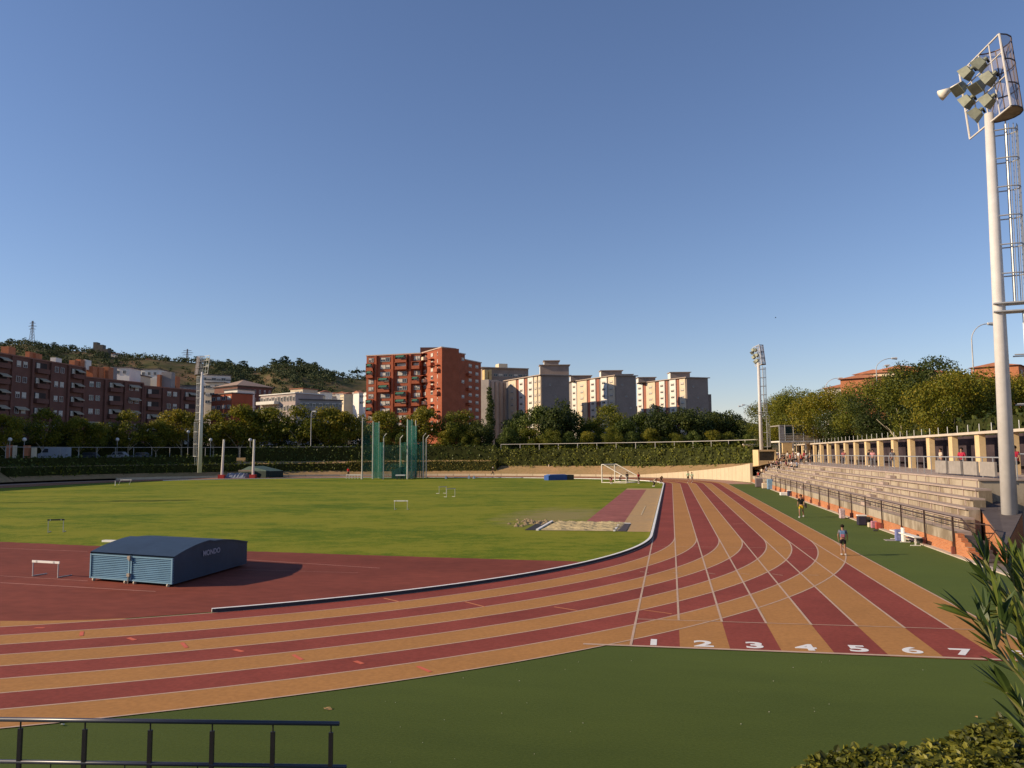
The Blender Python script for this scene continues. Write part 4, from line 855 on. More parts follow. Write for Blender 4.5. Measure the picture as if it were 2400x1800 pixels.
# --- brick flats along the left street
def Dl(px): return 205+0.152*px
flats = [(-150, 190, 31.4, 'brick flats at the left edge with cream awnings, tallest stretch of the row'), (190.5, 330, 28.6, 'middle stretch of the brick flats with brick chimneys on a lower roof'), (330.5, 462, 27.7, 'far stretch of the brick flats ending behind the left mast')]
for bi, (a, b, zt, lb) in enumerate(flats):
    t = thing('brick_flats', lb, 'apartment building', (0, 0, 0), 0, 'brick flats in shade along the street')
    A, B = base(a, Dl(a), 0), base(b, Dl(b), 0); f = Facade(A, B)
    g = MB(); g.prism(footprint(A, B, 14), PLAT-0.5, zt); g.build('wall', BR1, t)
    g = MB(); fp = Facade(A+Vector((0, 0, 0)), B); f.box(g, -0.1, f.L+0.1, zt, zt+0.35, -0.4, 0.25); g.build('parapet', mat('brick_coping', (0.28, 0.13, 0.09), 0.9), t)
    bay = 6.6; nb2 = max(2, int(f.L/bay)); bay = f.L/nb2; fl = 4.1; nf = int((zt-PLAT-2.0)/fl)
    count = 0
    for r in range(nf):
        z = zt-1.9-fl*r
        for c in range(nb2):
            x = bay*(c+0.5); k = (c+bi) % 2
            if f.pt(x, 0).length > 400: continue
            px_ = 1200+F_PX*(f.pt(x, 0)-EYE).dot(RT)/(f.pt(x, 0)-EYE).dot(FW)
            if px_ < -30: continue
            if k == 0:      # flush loggia: shade painted as a flat dark sheet, balcony parapet, awning
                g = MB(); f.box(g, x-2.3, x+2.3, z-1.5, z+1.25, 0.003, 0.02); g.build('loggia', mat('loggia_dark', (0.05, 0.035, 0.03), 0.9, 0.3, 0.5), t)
                f.put(BM(4.8, 1.15, 1.0, BR1), t, x, z-1.55, 0.0, 'balcony'); f.put(WM(1.3, 1.9, 0.8), t, x-1.3, z+0.15, 0.03)
                if brnd.random() < 0.65: f.put(AM(3.2, 1.5, 0.8, m_awn), t, x+0.6, z+1.2, 0.02, 'awning')
            else:
                bl = brnd.choice((0.0, 0.35, 0.8)); f.put(WM(1.5, 1.6, bl), t, x-1.2, z+0.1, 0.02); f.put(WM(1.5, 1.6, brnd.choice((0, 0.5, 0.9))), t, x+1.2, z+0.1, 0.02)
                if brnd.random() < 0.35: f.put(AM(4.2, 1.2, 0.7, m_awn), t, x, z+1.15, 0.02, 'awning')
    # projecting piers between bays
    for c in range(nb2+1):
        x = min(max(bay*c, 0.4), f.L-0.4); g = MB(); f.box(g, x-0.35, x+0.35, PLAT, zt-0.01, 0.0, 0.55); g.build('pier', BR1, t)
_A, _B = base(-150, Dl(-150), 0), base(190, Dl(190), 0); _u = (_B-_A).normalized(); t = thing('brick_flats', 'brick flats continuing beyond the left edge, shading the far track', 'apartment building', (0, 0, 0), 0, 'brick flats in shade along the street')
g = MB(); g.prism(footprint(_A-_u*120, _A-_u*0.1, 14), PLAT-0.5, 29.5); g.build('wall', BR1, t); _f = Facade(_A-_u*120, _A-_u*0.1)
for _r in range(5):
    for _c in range(16): _f.put(WM(1.5, 1.6, 0.5), t, 4+7.3*_c, 27.5-4.1*_r, 0.02)
def roofbox(px0, px1, y, D, zb, m, label, name='roof_block', dep=3.0, parent=None, cat='rooftop block'):
    A, B = base(px0, D, 0), base(px1, D, 0); g = MB(); zt = zat((px0+px1)/2, y, D); g.prism(footprint(A, B, dep), zb, zt)
    return g, zt
FL = [o for o in bpy.data.objects if o.name.startswith('brick_flats') and 'continuing' not in o['label']]; FL.sort(key=lambda o: o.name); FL = FL[:3]
FLm = {0: None}
fl0, fl1, fl2 = FL[0], FL[1], FL[2]
for px0, px1, y, par, m in ((-10, 8, 812, fl0, BR3), (26, 47, 838, fl0, BR3), (48, 58, 824, fl0, BR3), (60, 73, 828, fl0, BR3), (108, 121, 838, fl0, m_wht), (153, 166, 844, fl0, BR3), (168, 180, 842, fl0, BR3), (195, 210, 858, fl1, BR3), (213, 225, 860, fl1, BR3), (234, 247, 860, fl1, BR3), (183, 193, 843, fl0, m_wht), (250, 256, 860, fl1, m_gry), (362, 369, 878, fl2, BR3), (399, 408, 882, fl2, BR3), (372, 396, 872, fl2, m_gry)):
    D = Dl(px0)+4.0; zb = {fl0: 31.3, fl1: 28.5, fl2: 27.6}[par]; g, zt = roofbox(px0, px1, y, D, zb, m, ''); g.build('chimney' if px1-px0 < 14 else 'attic', m, par)
# pale roofs behind the row
for px0, px1, y, D, m, lb in ((262, 297, 862, 266, m_wht, 'white rooftop house behind the middle brick flats'), (296, 322, 880, 274, m_crm, 'low cream rooftop behind the brick flats, beside the white one'), (322, 366, 866, 284, m_wht, 'wide white rooftop with water tanks behind the far brick flats'), (408, 455, 905, 294, m_gry, 'grey sloping rooftop at the far end of the brick flats')):
    o = thing('roof_house', lb, 'building', (0, 0, 0), 0, 'pale roofs behind the brick flats'); g, zt = roofbox(px0, px1, y, D, PLAT, m, '', dep=8); g.build('wall', m, o)
    A, B = base(px0-1, D-0.4, 0), base(px1+1, D-0.4, 0); g = MB(); g.prism(footprint(A, B, 9), zt, zt+0.3); g.build('roof', m_roof, o)
    f = Facade(base(px0, D, 0), base(px1, D, 0))
    for i in range(max(1, int(f.L/2.2))): f.put(WM(1.1, 1.2), o, 1.2+i*2.1, zt-1.5, 0.02)
# --- buildings between the flats and the red tower
def simple_block(name, label, pxa, Da, pxb, Db, ytop, dep, m, floors=0, cols=0, roofm=None, win=(1.4, 1.4, 0.3), group=None, zb=PLAT, side=None, fh=3.2, roof_h=0.35, balc=None):
    t = thing(name, label, 'building', (0, 0, 0), 0, group); A, B = base(pxa, Da, 0), base(pxb, Db, 0); f = Facade(A, B); zt = zat((pxa+pxb)/2, ytop, (Da+Db)/2)
    g = MB(); g.prism(footprint(A, B, dep), zb, zt); g.build('wall', m, t)
    a, b = A-f.u*0.4+f.n*0.4, B+f.u*0.4+f.n*0.4; g = MB(); g.prism(footprint(a, b, dep+0.8), zt, zt+roof_h); g.build('roof', roofm or m_roof, t)
    for r in range(floors):
        z = zt-1.7-fh*r
        for c in range(cols):
            x = f.L*(c+0.5)/cols; f.put(WM(win[0], win[1], win[2] if (r+c) % 2 else 0.0), t, x, z, 0.02)
        if balc: 
            g = MB(); f.box(g, f.L*balc[0], f.L*balc[1], z-1.5, z-0.6, 0.0, 1.4); g.build('balcony', m, t)
    return t, f, zt
simple_block('hillside_house', 'white stepped building beside the left mast, top level', 468, 345, 536, 350, 880, 10, m_wht, 3, 6, group='buildings below the hill', win=(2.4, 1.3, 0.5))
simple_block('hillside_house', 'cream lower terrace in front of the white stepped building', 478, 335, 520, 335, 897, 8, m_crm, 3, 4, group='buildings below the hill', win=(2.0, 1.3, 0.6))
simple_block('brick_house', 'bright orange brick house with white awning below the white buildings', 492, 300, 540, 292, 924, 9, BR2, 3, 4, group='buildings below the hill', win=(2.2, 1.4, 0.8))
t, f, zt = simple_block('pyramid_roof_building', 'dark brick building with a pale pyramid roof in the middle distance', 553, 300, 634, 312, 908, 16, BR1, 4, 7, group='buildings below the hill', win=(0.7, 1.6, 0.3))
g = MB(); fp = footprint(f.A+f.n*0.8-f.u*0.8, f.B+f.n*0.8+f.u*0.8, 17.6); cx_ = sum(p[0] for p in fp)/4; cy_ = sum(p[1] for p in fp)/4
g.add([(p[0], p[1], zt+0.36) for p in fp]+[(cx_, cy_, zt+3.4)], [(0, 1, 4), (1, 2, 4), (2, 3, 4), (3, 0, 4)]); g.build('pyramid_roof', mat('pale_roof_tiles', (0.34, 0.24, 0.18), 0.9, 0.1, 1.0), t)
simple_block('white_house', 'white building front joined to the left of the pyramid-roofed one', 522, 298, 553, 294, 914, 8, m_wht, 4, 3, group='buildings below the hill', win=(2.0, 1.4, 0.3))
t, f, zt = simple_block('grey_terraced_building', 'long grey building with a pale top storey and terraces', 608, 284, 690, 272, 925, 12, mat('pinkish_grey', (0.42, 0.34, 0.30), 0.9, 0.1, 0.4), 4, 12, group='buildings below the hill', win=(1.1, 1.8, 0.2), roofm=m_wht)
for r in range(3): g = MB(); f.box(g, f.L*0.02, f.L*0.55, zt-3.4-3.2*r, zt-2.3-3.2*r, 0.0, 2.2); g.build('terrace', m_wht if r == 0 else m_crm, t)
simple_block('grey_terraced_building', 'dark grey right wing of the long building, lower roof line', 690.5, 273, 800, 280, 938, 12, m_gry, 4, 14, group='buildings below the hill', win=(1.2, 1.4, 0.2))
simple_block('cream_house', 'bright cream house standing above the long grey building', 678, 350, 707, 346, 912, 9, m_crm, 2, 4, group='buildings below the hill', win=(1.0, 1.2, 0.0), roofm=m_tile)
wl = ['leftmost', 'second', 'third', 'fourth', 'fifth', 'sixth', 'seventh', 'eighth', 'ninth', 'tenth', 'eleventh', 'twelfth', 'thirteenth', 'fourteenth', 'rightmost']
hr = random.Random(4)
for i in range(15):
    px = 722+i*9.2+hr.uniform(-2, 2); D = 430+hr.uniform(-35, 60); y = 921+hr.uniform(-2, 8)+ (6 if i % 3 == 0 else 0); wdt = hr.uniform(7, 11)
    t, f, zt = simple_block('white_house', 'small white house in the cluster at the hill foot, %s of the cluster' % wl[i], px, D, px+wdt, D+hr.uniform(-6, 6), y, 7, m_wht if i % 4 else m_crm, 2, 2, group='white houses at the hill foot', win=(0.9, 1.1, 0.0), roof_h=0.15, roofm=m_wht, zb=4)
    ridge = Facade(f.A, f.B); g = MB(); fpn = footprint(f.A+f.n*0.3, f.B+f.n*0.3, 7.6); a, b, c, d = [Vector((*p, zt+0.15)) for p in fpn]; e = (a+d)/2+Vector((0, 0, 1.3)); h = (b+c)/2+Vector((0, 0, 1.3))
    g.add([a, b, c, d, e, h], [(0, 1, 5, 4), (2, 3, 4, 5), (0, 4, 3), (1, 2, 5)]); g.build('roof_tiles', m_tile if i % 3 else m_roof, t)
# --- red brick tower block
tw = thing('tower_block', 'tall red-orange brick apartment tower with stepped wings and white blinds', 'apartment building')
def wingbox(pa, Da, pb, Db, zt, dep, m, name='wing', parent=None, zb=PLAT):
    A, B = base(pa, Da, 0), base(pb, Db, 0); g = MB(); g.prism(footprint(A, B, dep), zb, zt); g.build(name, m, parent); return Facade(A, B)
m_twn = BR2
fA = wingbox(857, 309, 986, 302, 43.8, 12, m_twn, 'left_wing', tw)
fB = wingbox(986, 306, 1035.5, 289, 44.3, 7, m_twn, 'tower_wing', tw)
BR2d = BR2
fC = wingbox(1035.5, 289, 1068, 293.5, 44.25, 2.5, m_twn, 'tower_wing', tw)
fD = wingbox(1068.2, 294, 1090, 299, 42.9, 2.5, m_twn, 'tower_wing', tw)
fE = wingbox(1090.3, 302, 1128, 313, 41.2, 6, m_twn, 'right_wing', tw)
g = MB(); g.prism([(base(a_, b_, 0).x, base(a_, b_, 0).y) for a_, b_ in ((990, 305.5), (1035, 290.5), (1067, 295), (1089, 300.5), (1094, 318), (1002, 318))], PLAT, 42.0); g.build('core', m_twn, tw)
g = MB(); A, B = base(984, 318, 0), base(1040, 318, 0); g.prism(footprint(A, B, 5), 40, zat(1010, 814, 318)); g.build('lift_house', BR1, tw)
for f, zt in ((fA, 43.8), (fB, 44.3), (fC, 44.25), (fD, 42.9), (fE, 41.2)):
    g = MB(); f.box(g, -0.15, f.L+0.15, zt, zt+0.4, -0.5, 0.3); g.build('parapet', mat('pale_coping', (0.5, 0.36, 0.28), 0.9), tw)
def add_w(f, x, z, w, h, bl, off=0.02): f.put(WM(w, h, bl), tw, x, z, off)
cols = [(0.09, 2.2), (0.35, 4.2), (0.66, 4.2), (0.93, 2.6)]
fh = 2.85
for ci, (fx, wd) in enumerate(cols):
    for r in range(11):
        z = 43.8-1.7-fh*r; x = f_ = fA.L*fx; ph = (r+[0, 3, 1, 2][ci]) % 5
        if ph in (1, 2) and ci in (0, 1, 2) or (ph in (0, 3) and ci == 3):       # projecting brick balcony box
            dep = 1.7; bw = wd+0.9
            fA.put(BM(bw, 1.15, dep, BR2), tw, x, z-1.3, 0.0, 'balcony')
            g = MB(); fA.box(g, x-bw/2, x-bw/2+0.2, z-1.3, z+1.45, 0.0, dep); fA.box(g, x+bw/2-0.2, x+bw/2, z-1.3, z+1.45, 0.0, dep); fA.box(g, x-bw/2, x+bw/2, z+1.3, z+1.46, 0.0, dep+0.02); g.build('bay', BR2, tw)
            add_w(fA, x, z+0.25, wd*0.9, 1.5, brnd.choice((0.5, 0.9, 0.9)), 0.5)
            if brnd.random() < 0.4: fA.put(AM(wd*0.8, 0.9, 0.6, m_awg), tw, x, z+1.2, dep, 'awning')
        else:
            g = MB(); fA.box(g, x-wd/2-0.1, x+wd/2+0.1, z-0.95, z+0.95, 0.003, 0.02); g.build('recess', MATS['loggia_dark'], tw)  # dark panel on the flat wall paints shade round the windows
            add_w(fA, x-wd*0.22, z, wd*0.5, 1.6, brnd.choice((0.4, 0.85, 0.95)), 0.03); add_w(fA, x+wd*0.28, z, wd*0.4, 1.6, brnd.choice((0.0, 0.6)), 0.03)
for x in (0.19, 0.50, 0.82):                       # deep vertical slots beside raised brick piers
    g = MB(); fA.box(g, fA.L*x-0.5, fA.L*x+0.35, PLAT+6, 43.79, 0.0, 0.9); g.build('pier', BR2, tw)
for r in range(11):
    z = 44.3-1.8-fh*r
    for ci, fx in enumerate((0.2, 0.55, 0.85)):
        x = fB.L*fx
        if (r*2+ci) % 3 == 0:
            fB.put(BM(3.6, 1.1, 1.5, BR2 if ci else m_crm), tw, x, z-1.2, 0.0, 'balcony')
            g = MB(); fB.box(g, x-1.8, x+1.8, z+1.2, z+1.36, 0.0, 1.5); g.build('balcony_roof', BR2, tw)
        fB.put(WM(2.0, 1.4, 0.9 if (r+ci) % 2 else 0.3), tw, x, z, 0.03)
for r in range(11):
    z = 41.2-1.8-fh*r
    for fx in (0.3, 0.72): fE.put(WM(2.2, 1.2, 0.7), tw, fE.L*fx, z, 0.03)
    if r % 2: g = MB(); fE.box(g, 0.6, 4.0, z-1.4, z-0.4, 0.0, 1.3); g.build('balcony', BR2, tw)
    if r in (0, 3, 5, 8): 
        fD.put(WM(1.6, 1.2, 0.7), tw, fD.L*0.75, z+1.6, 0.03)
# --- pale slab blocks
def slab(label, pa, Da, pm, Dm, pe, De, zt, strips, pent, n):
    t = thing('slab_block', label, 'apartment building', (0, 0, 0), 0, 'pale slab blocks behind the trees')
    A, M_, E = base(pa, Da, 0), base(pm, Dm, 0), base(pe, De, 0); f = Facade(A, M_); e = Facade(M_, E)
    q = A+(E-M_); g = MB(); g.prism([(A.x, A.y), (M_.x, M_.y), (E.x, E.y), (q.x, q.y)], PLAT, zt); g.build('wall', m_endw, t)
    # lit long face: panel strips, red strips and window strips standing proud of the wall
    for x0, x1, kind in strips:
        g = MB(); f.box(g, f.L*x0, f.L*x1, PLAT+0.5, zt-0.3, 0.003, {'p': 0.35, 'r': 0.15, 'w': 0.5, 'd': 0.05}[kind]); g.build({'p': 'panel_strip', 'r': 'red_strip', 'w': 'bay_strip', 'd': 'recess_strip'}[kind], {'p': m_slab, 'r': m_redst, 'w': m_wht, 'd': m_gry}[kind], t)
        if kind in 'pw':
            w_ = f.L*(x1-x0)
            for r in range(8):
                off = 0.37 if kind == 'p' else 0.52
                if kind == 'w' or r % 1 == 0: f.put(WM(min(2.2, w_*0.55) if kind == 'p' else w_*0.5, 1.1, 0.75 if kind == 'p' else 0.4), t, f.L*(x0+x1)/2, zt-2.4-2.9*r, off)
    a, m2, e2 = A+f.n*0.9-f.u*0.5, M_+f.n*0.9-e.u*0.0, E+e.n*0.6+e.u*0.9; q2 = q+e.u*0.9
    m3 = M_+f.n*0.9+e.n*0.6
    g = MB(); g.prism([(a.x, a.y), (m3.x, m3.y), (e2.x, e2.y), (q2.x, q2.y)], zt, zt+0.35); g.build('roof', mat('roof_edge', (0.42, 0.33, 0.26), 0.9, 0.1), t)
    for (p0, p1, yy, DD, zb) in pent:
        aa, bb = base(p0, DD, 0), base(p1, DD, 0); z1 = zat((p0+p1)/2, yy, DD); g = MB(); g.prism(footprint(aa, bb, 6), zb, z1); pn = g.build('penthouse', m_endw, t)
        g = MB(); ff = Facade(aa, bb); ff.box(g, -0.5, ff.L+0.6, z1, z1+0.25, -6.2, 0.7); g.build('penthouse_roof', MATS['roof_edge'], t)
        g = MB(); lf = Facade(aa-ff.n*6, aa); lf.box(g, 0.0, lf.L, zb, z1-0.01, 0.003, 0.06); g.build('lit_side', m_wht, t)  # sunlit side painted as a pale sheet over the darker wall
    for k in range(3):
        x = e.L*(0.3+0.2*k); e.put(WM(0.7, 0.7), t, x, zt-4-5*k, 0.02)
    return t
S1 = slab('first pale slab block, right of the cypress, with a stepped penthouse', 1186, 357, 1271, 331, 1336, 334, 38.0, [(0.0, 0.09, 'd'), (0.10, 0.32, 'p'), (0.33, 0.40, 'r'), (0.41, 0.55, 'w'), (0.56, 0.62, 'r'), (0.66, 0.80, 'w'), (0.82, 0.90, 'p'), (0.93, 0.99, 'p')], [(1268, 1336, 856, 336, 38.2), (1278, 1312, 846, 339, 41.0)], 1)
S2 = slab('second pale slab block, middle of the three, lit cream front', 1324, 376, 1447, 341, 1494, 344, 38.6, [(0.0, 0.10, 'p'), (0.11, 0.17, 'd'), (0.18, 0.27, 'w'), (0.28, 0.47, 'p'), (0.48, 0.53, 'r'), (0.54, 0.64, 'w'), (0.65, 0.70, 'r'), (0.74, 0.85, 'w'), (0.87, 0.98, 'p')], [(1340, 1388, 881, 366, 38.7), (1412, 1461, 869, 350, 38.7), (1461, 1486, 878, 352, 38.7)], 2)
S3 = slab('third pale slab block, rightmost of the three, with a red stripe', 1498, 385, 1614, 356, 1664, 359, 38.9, [(0.0, 0.12, 'w'), (0.13, 0.18, 'r'), (0.19, 0.38, 'p'), (0.39, 0.46, 'r'), (0.47, 0.58, 'w'), (0.59, 0.63, 'r'), (0.68, 0.80, 'w'), (0.81, 0.85, 'r'), (0.87, 0.98, 'p')], [(1500, 1540, 885, 378, 39.0), (1576, 1622, 873, 365, 39.0)], 3)
g = MB(); g.prism(footprint(base(1655, 362, 0), base(1671, 362, 0), 8), PLAT, zat(1663, 924, 362)); g.build('lower_wing', m_endw, S3)
t = thing('slab_block', 'older brown slab block between the red tower and the first pale block', 'apartment building', (0, 0, 0), 0, 'pale slab blocks behind the trees')
f = wingbox(1131, 372, 1240, 380, zat(1180, 864, 376), 12, m_endw, 'wall', t); g = MB(); f.box(g, -0.8, f.L, zat(1180, 864, 376), zat(1180, 862, 376), -8, 1.0); g.build('roof', MATS['roof_edge'], t)
g = MB(); f.box(g, f.L*0.37, f.L*0.56, zat(1180, 864, 376), zat(1180, 852, 376), -6, -1); g.build('roof_hut', m_crm, t)
for r in range(6):
    for c in range(9): f.put(WM(2.0, 1.3, 0.0 if (c+r) % 3 else 0.7), t, f.L*(0.06+c*0.11), zat(1180, 870, 376)-2-3.0*r, 0.02)
g = MB(); f.box(g, 0.0, 1.7, PLAT, zat(1180, 870, 376), 0.003, 3.5); f.box(g, 2.8, 4.2, PLAT, zat(1180, 868, 376), 0.003, 1.5); g.build('stair_tower', mat('yellow_render', (0.60, 0.43, 0.20), 0.9, 0.1, 0.4), t)
t = thing('slab_block', 'shaded grey flank with thin window strips left of the first pale block', 'apartment building', (0, 0, 0), 0, 'pale slab blocks behind the trees')
f = wingbox(1146, 340, 1188, 352, zat(1165, 892, 346), 10, m_gry, 'wall', t)
for c in range(4):
    g = MB(); f.box(g, f.L*(0.08+0.24*c), f.L*(0.08+0.24*c)+0.9, PLAT, zat(1165, 896, 346), 0.003, 0.3); g.build('rib', m_endw, t)
# --- brick houses above the trees on the right
for (a, b, y, D, m, lb) in ((2080, 2112, 874, 150, BR3, 'red brick upper flat over the right-hand trees, left roof of the group'), (2105, 2160, 862, 158, m_crm, 'orange gable house over the right-hand trees, middle of the group'), (2166, 2206, 852, 160, BR3, 'red tiled roof over the dark tree, highest of the group'), (2240, 2275, 862, 150, m_crm, 'cream gable with aerial just left of the tall curved lamp'), (2032, 2054, 897, 165, m_wht, 'white gable low over the trees, leftmost of the group'), (2400, 2425, 846, 150, BR3, 'red brick flats at the right edge behind the ladder cage')):
    t = thing('hill_house', lb, 'house', (0, 0, 0), 0, 'houses over the right-hand trees')
    A, B = base(a, D, 0), base(b, D+8, 0); f = Facade(A, B); zt = zat((a+b)/2, y+9, D); g = MB(); g.prism(footprint(A, B, 8), 5, zt); g.build('wall', m, t)
    g = MB(); fpn = footprint(A+f.n*0.5-f.u*0.5, B+f.n*0.5+f.u*0.5, 9); p = [Vector((*q, zt)) for q in fpn]; zr = zat((a+b)/2, y, D); e = (p[0]+p[3])/2; h = (p[1]+p[2])/2; e.z = h.z = zr
    g.add(p+[e, h], [(0, 1, 5, 4), (2, 3, 4, 5), (0, 4, 3), (1, 2, 5)]); g.build('roof', m_tile, t)
    for c in range(3): f.put(WM(1.2, 1.2, 0.3), t, f.L*(0.2+0.3*c), zt-1.4, 0.02)
# ================================================================== hills
RIDGE = [(-400, 800), (0, 805), (50, 801), (75, 806), (110, 813), (180, 820), (215, 825), (260, 832), (330, 838), (430, 847), (480, 853), (530, 858), (575, 868), (605, 872), (640, 862), (680, 856), (725, 862), (765, 878), (800, 886), (850, 891), (900, 897), (1100, 915), (1400, 945), (1700, 990), (2000, 1040)]
def ridge_y(px):
    for (a, ya), (b, yb) in zip(RIDGE[:-1], RIDGE[1:]):
        if a <= px <= b: return ya+(yb-ya)*(px-a)/(b-a)
    return RIDGE[-1][1]
def hill_mat():
    m = bpy.data.materials.new('hillside'); m.use_nodes = True; n = m.node_tree; L = n.links; b = n.nodes['Principled BSDF']; b.inputs['Roughness'].default_value = 0.95; b.inputs['Specular IOR Level'].default_value = 0.05
    tc = n.nodes.new('ShaderNodeTexCoord'); nz = n.nodes.new('ShaderNodeTexNoise'); nz.inputs['Scale'].default_value = 0.02; nz.inputs['Detail'].default_value = 8; nz.inputs['Roughness'].default_value = 0.7; L.new(tc.outputs['Object'], nz.inputs[0])
    rp = n.nodes.new('ShaderNodeValToRGB'); L.new(nz.outputs[0], rp.inputs[0]); el = rp.color_ramp.elements
    el[0].position = 0.40; el[0].color = (0.055, 0.065, 0.022, 1); el[1].position = 0.62; el[1].color = (0.20, 0.125, 0.070, 1); e = el.new(0.50); e.color = (0.11, 0.09, 0.042, 1)
    L.new(rp.outputs[0], b.inputs['Base Color']); return m
g = MB(); PX_ = list(range(-400, 2001, 12)); DS = [500, 560, 620, 690, 770, 850, 930, 1010]; hn = random.Random(3)
H = {}
def hill_z(px, D):
    zr = 4.85+(1070-ridge_y(px))/1850*930
    t = min(1, max(0, (D-500)/430.0)); s = t*t*(3-2*t)*0.75+t*0.25
    return 5+(zr-5)*s + 3.0*math.sin(px*0.045+D*0.013)*t*(1-t)*4*0.8
verts = []
for D in DS:
    for px in PX_:
        z = hill_z(px, min(D, 930)) - (25 if D > 930 else 0); p = base(px, D, z); verts.append((p.x, p.y, z))
n = len(PX_); g.add(verts, [(j*n+i, j*n+i+1, (j+1)*n+i+1, (j+1)*n+i) for j in range(len(DS)-1) for i in range(n-1)])
g.v = g.v; o = struct(g.build('hills', hill_mat(), smooth=True))
# woods on the slopes: scattered clumps, thick where the photo shows dark belts
LM['wood'] = leaf_mat('leaf_wood', [(0.022, 0.032, 0.012), (0.040, 0.055, 0.020), (0.065, 0.080, 0.028), (0.10, 0.105, 0.036)], 0.8, 0.1, 0.02)
rng = np.random.default_rng(9); C = []; Rr = []; P = []
for k in range(3600):
    px = rng.uniform(-60, 1000); D = rng.uniform(510, 935); dens = 0.25
    y = zat(px, 900, 900); yr = ridge_y(px); t = (D-500)/430
    if px < 330: dens = 0.55 if t > 0.55 else 0.4
    if 330 < px < 460: dens = 0.10 if t < 0.92 else 0.8
    if 455 < px < 620: dens = 0.95 if t > 0.25 else 0.4
    if 620 < px < 780: dens = 0.9 if (t > 0.55 or px < 700) else 0.35
    if px > 780: dens = 0.07 if t < 0.9 else 0.25
    if rng.uniform() > dens: continue
    p = base(px, D, hill_z(px, D)); r = rng.uniform(2.2, 5.2); C.append((p.x, p.y, p.z+r*0.45)); Rr.append(r); P.append(int(14+r*7))
V, F = leaf_cloud(rng, C, Rr, P, 1.5, squash=0.75)
o = bpy.data.objects.new('hillside_woods', leaf_mesh('hillside_woods', V, F, LM['wood'])); COL.objects.link(o); struct(o, 'stuff')
# pines one can tell apart on the skyline
sk = [(782, 864, 'umbrella', 'small umbrella pine alone on the skyline right of the wooded knoll', 26), (800, 872, 'pine', 'low round pine beside the small umbrella pine', 16), (835, 866, 'umbrella', 'broad flat umbrella pine on the skyline next to the red tower', 60), (733, 871, 'pine', 'dark round pine on the right shoulder of the wooded knoll', 20), (662, 854, 'pine', 'highest dark pine on top of the wooded knoll', 30), (640, 860, 'pine', 'rounded pine on the left side of the wooded knoll', 26), (700, 862, 'pine', 'rounded pine on the right side of the wooded knoll', 24), (566, 862, 'pine', 'rounded pine left of the gap before the wooded knoll', 26), (532, 856, 'pine', 'rounded pine on the ridge right of the left mast', 22), (118, 816, 'pine', 'lone bush-like pine left of the hilltop castle', 20), (160, 822, 'pine', 'small pine between the pylon hill and the castle', 18), (455, 848, 'pine', 'dark pine behind the head of the left mast', 20), (10, 804, 'pine', 'dark pine at the left edge of the ridge', 20), (250, 830, 'pine', 'dark pine just right of the castle', 22)]
for px, y, k, lb, wpx in sk:
    D = 925; cm, tm, Ht, w_, h_ = TREE[k]; s = (wpx/F_PX*D)/w_
    p = base(px, D, hill_z(px, D)-0.5-(Ht*s*0.5 if k == 'pine' else Ht*s*0.15)); tt = plant_tree(k, p, s, lb, 'pines on the skyline', 'pine_tree', zs=0.8 if k == 'pine' else 0.6/ (s/3 if s > 3 else 1))
# castle-like house, ridge houses, pylons
t = thing('hilltop_castle', 'dark stone hilltop house with a square tower on the ridge', 'castle'); D = 880
m_st = mat('dark_stone', (0.13, 0.11, 0.09), 0.9, 0.2, 0.2)
for a, b, y in ((208, 217, 802), (217.5, 231, 808), (196, 207.5, 818), (231.5, 243, 818)):
    g = MB(); g.prism(footprint(base(a, D, 0), base(b, D, 0), 7), hill_z(215, D)-6, zat(a, y, D)); g.build('tower' if y == 806 else 'wall', m_st, t)
rl_ = random.Random(8)
for i, (a, b, y) in enumerate(((250, 268, 829), (270, 282, 833), (284, 292, 835), (310, 328, 840), (332, 345, 842), (676, 686, 866), (690, 702, 867))):
    D = 905; t = thing('ridge_house', ('long white house on the ridge, %s of the row right of the castle' % ORD[i]) if i < 5 else ('white house among the trees on the wooded knoll, %s one' % ('left', 'right')[i-5]), 'house', (0, 0, 0), 0, 'white houses on the ridge')
    zt = zat(a, y, D); g = MB(); g.prism(footprint(base(a, D, 0), base(b, D, 0), 6), zt-9, zt); g.build('wall', m_wht, t); g = MB(); g.prism(footprint(base(a-0.6, D-0.5, 0), base(b+0.6, D-0.5, 0), 7), zt, zt+0.6); g.build('roof', m_tile, t)
def pylon(px, ytop, D, label, wide=False):
    zb = hill_z(px, min(D, 930))-2; p = base(px, D, zb); zt = zat(px, ytop, D); H_ = zt-zb; t = thing('pylon', label, 'pylon', p, R_(10), 'power pylons on the ridge'); g = MB(); w0, w1 = H_*0.085, H_*0.02
    mt = mat('pylon_steel', (0.16, 0.15, 0.16), 0.6)
    def leg(s1, s2, f): w = w0+(w1-w0)*min(1, f*1.15); return Vector((s1*w, s2*w, H_*f))
    for s1 in (-1, 1):
        for s2 in (-1, 1): g.path([leg(s1, s2, f) for f in (0, 0.5, 0.87, 1)], 0.22, 4)
    for i in range(8):
        f0, f1 = i/8, (i+1)/8
        for s in (-1, 1): g.tube(leg(-1, s, f0), leg(1, s, f1), 0.12, n=3); g.tube(leg(1, s, f0), leg(-1, s, f1), 0.12, n=3); g.tube(leg(s, -1, f0), leg(s, 1, f1), 0.12, n=3)
    g.build('lattice_tower', mt, t)
    for f, l in ((0.66, 0.13), (0.78, 0.17), (0.9, 0.12)):
        l = l*(2.0 if wide else 1.0); g = MB(); g.tube((-H_*l, 0, H_*f), (H_*l, 0, H_*f), 0.25, n=4); g.tube((-H_*l, 0, H_*f), (0, 0, H_*(f+0.05)), 0.15, n=4); g.tube((H_*l, 0, H_*f), (0, 0, H_*(f+0.05)), 0.15, n=4); g.build('cross_arm', mt, t)
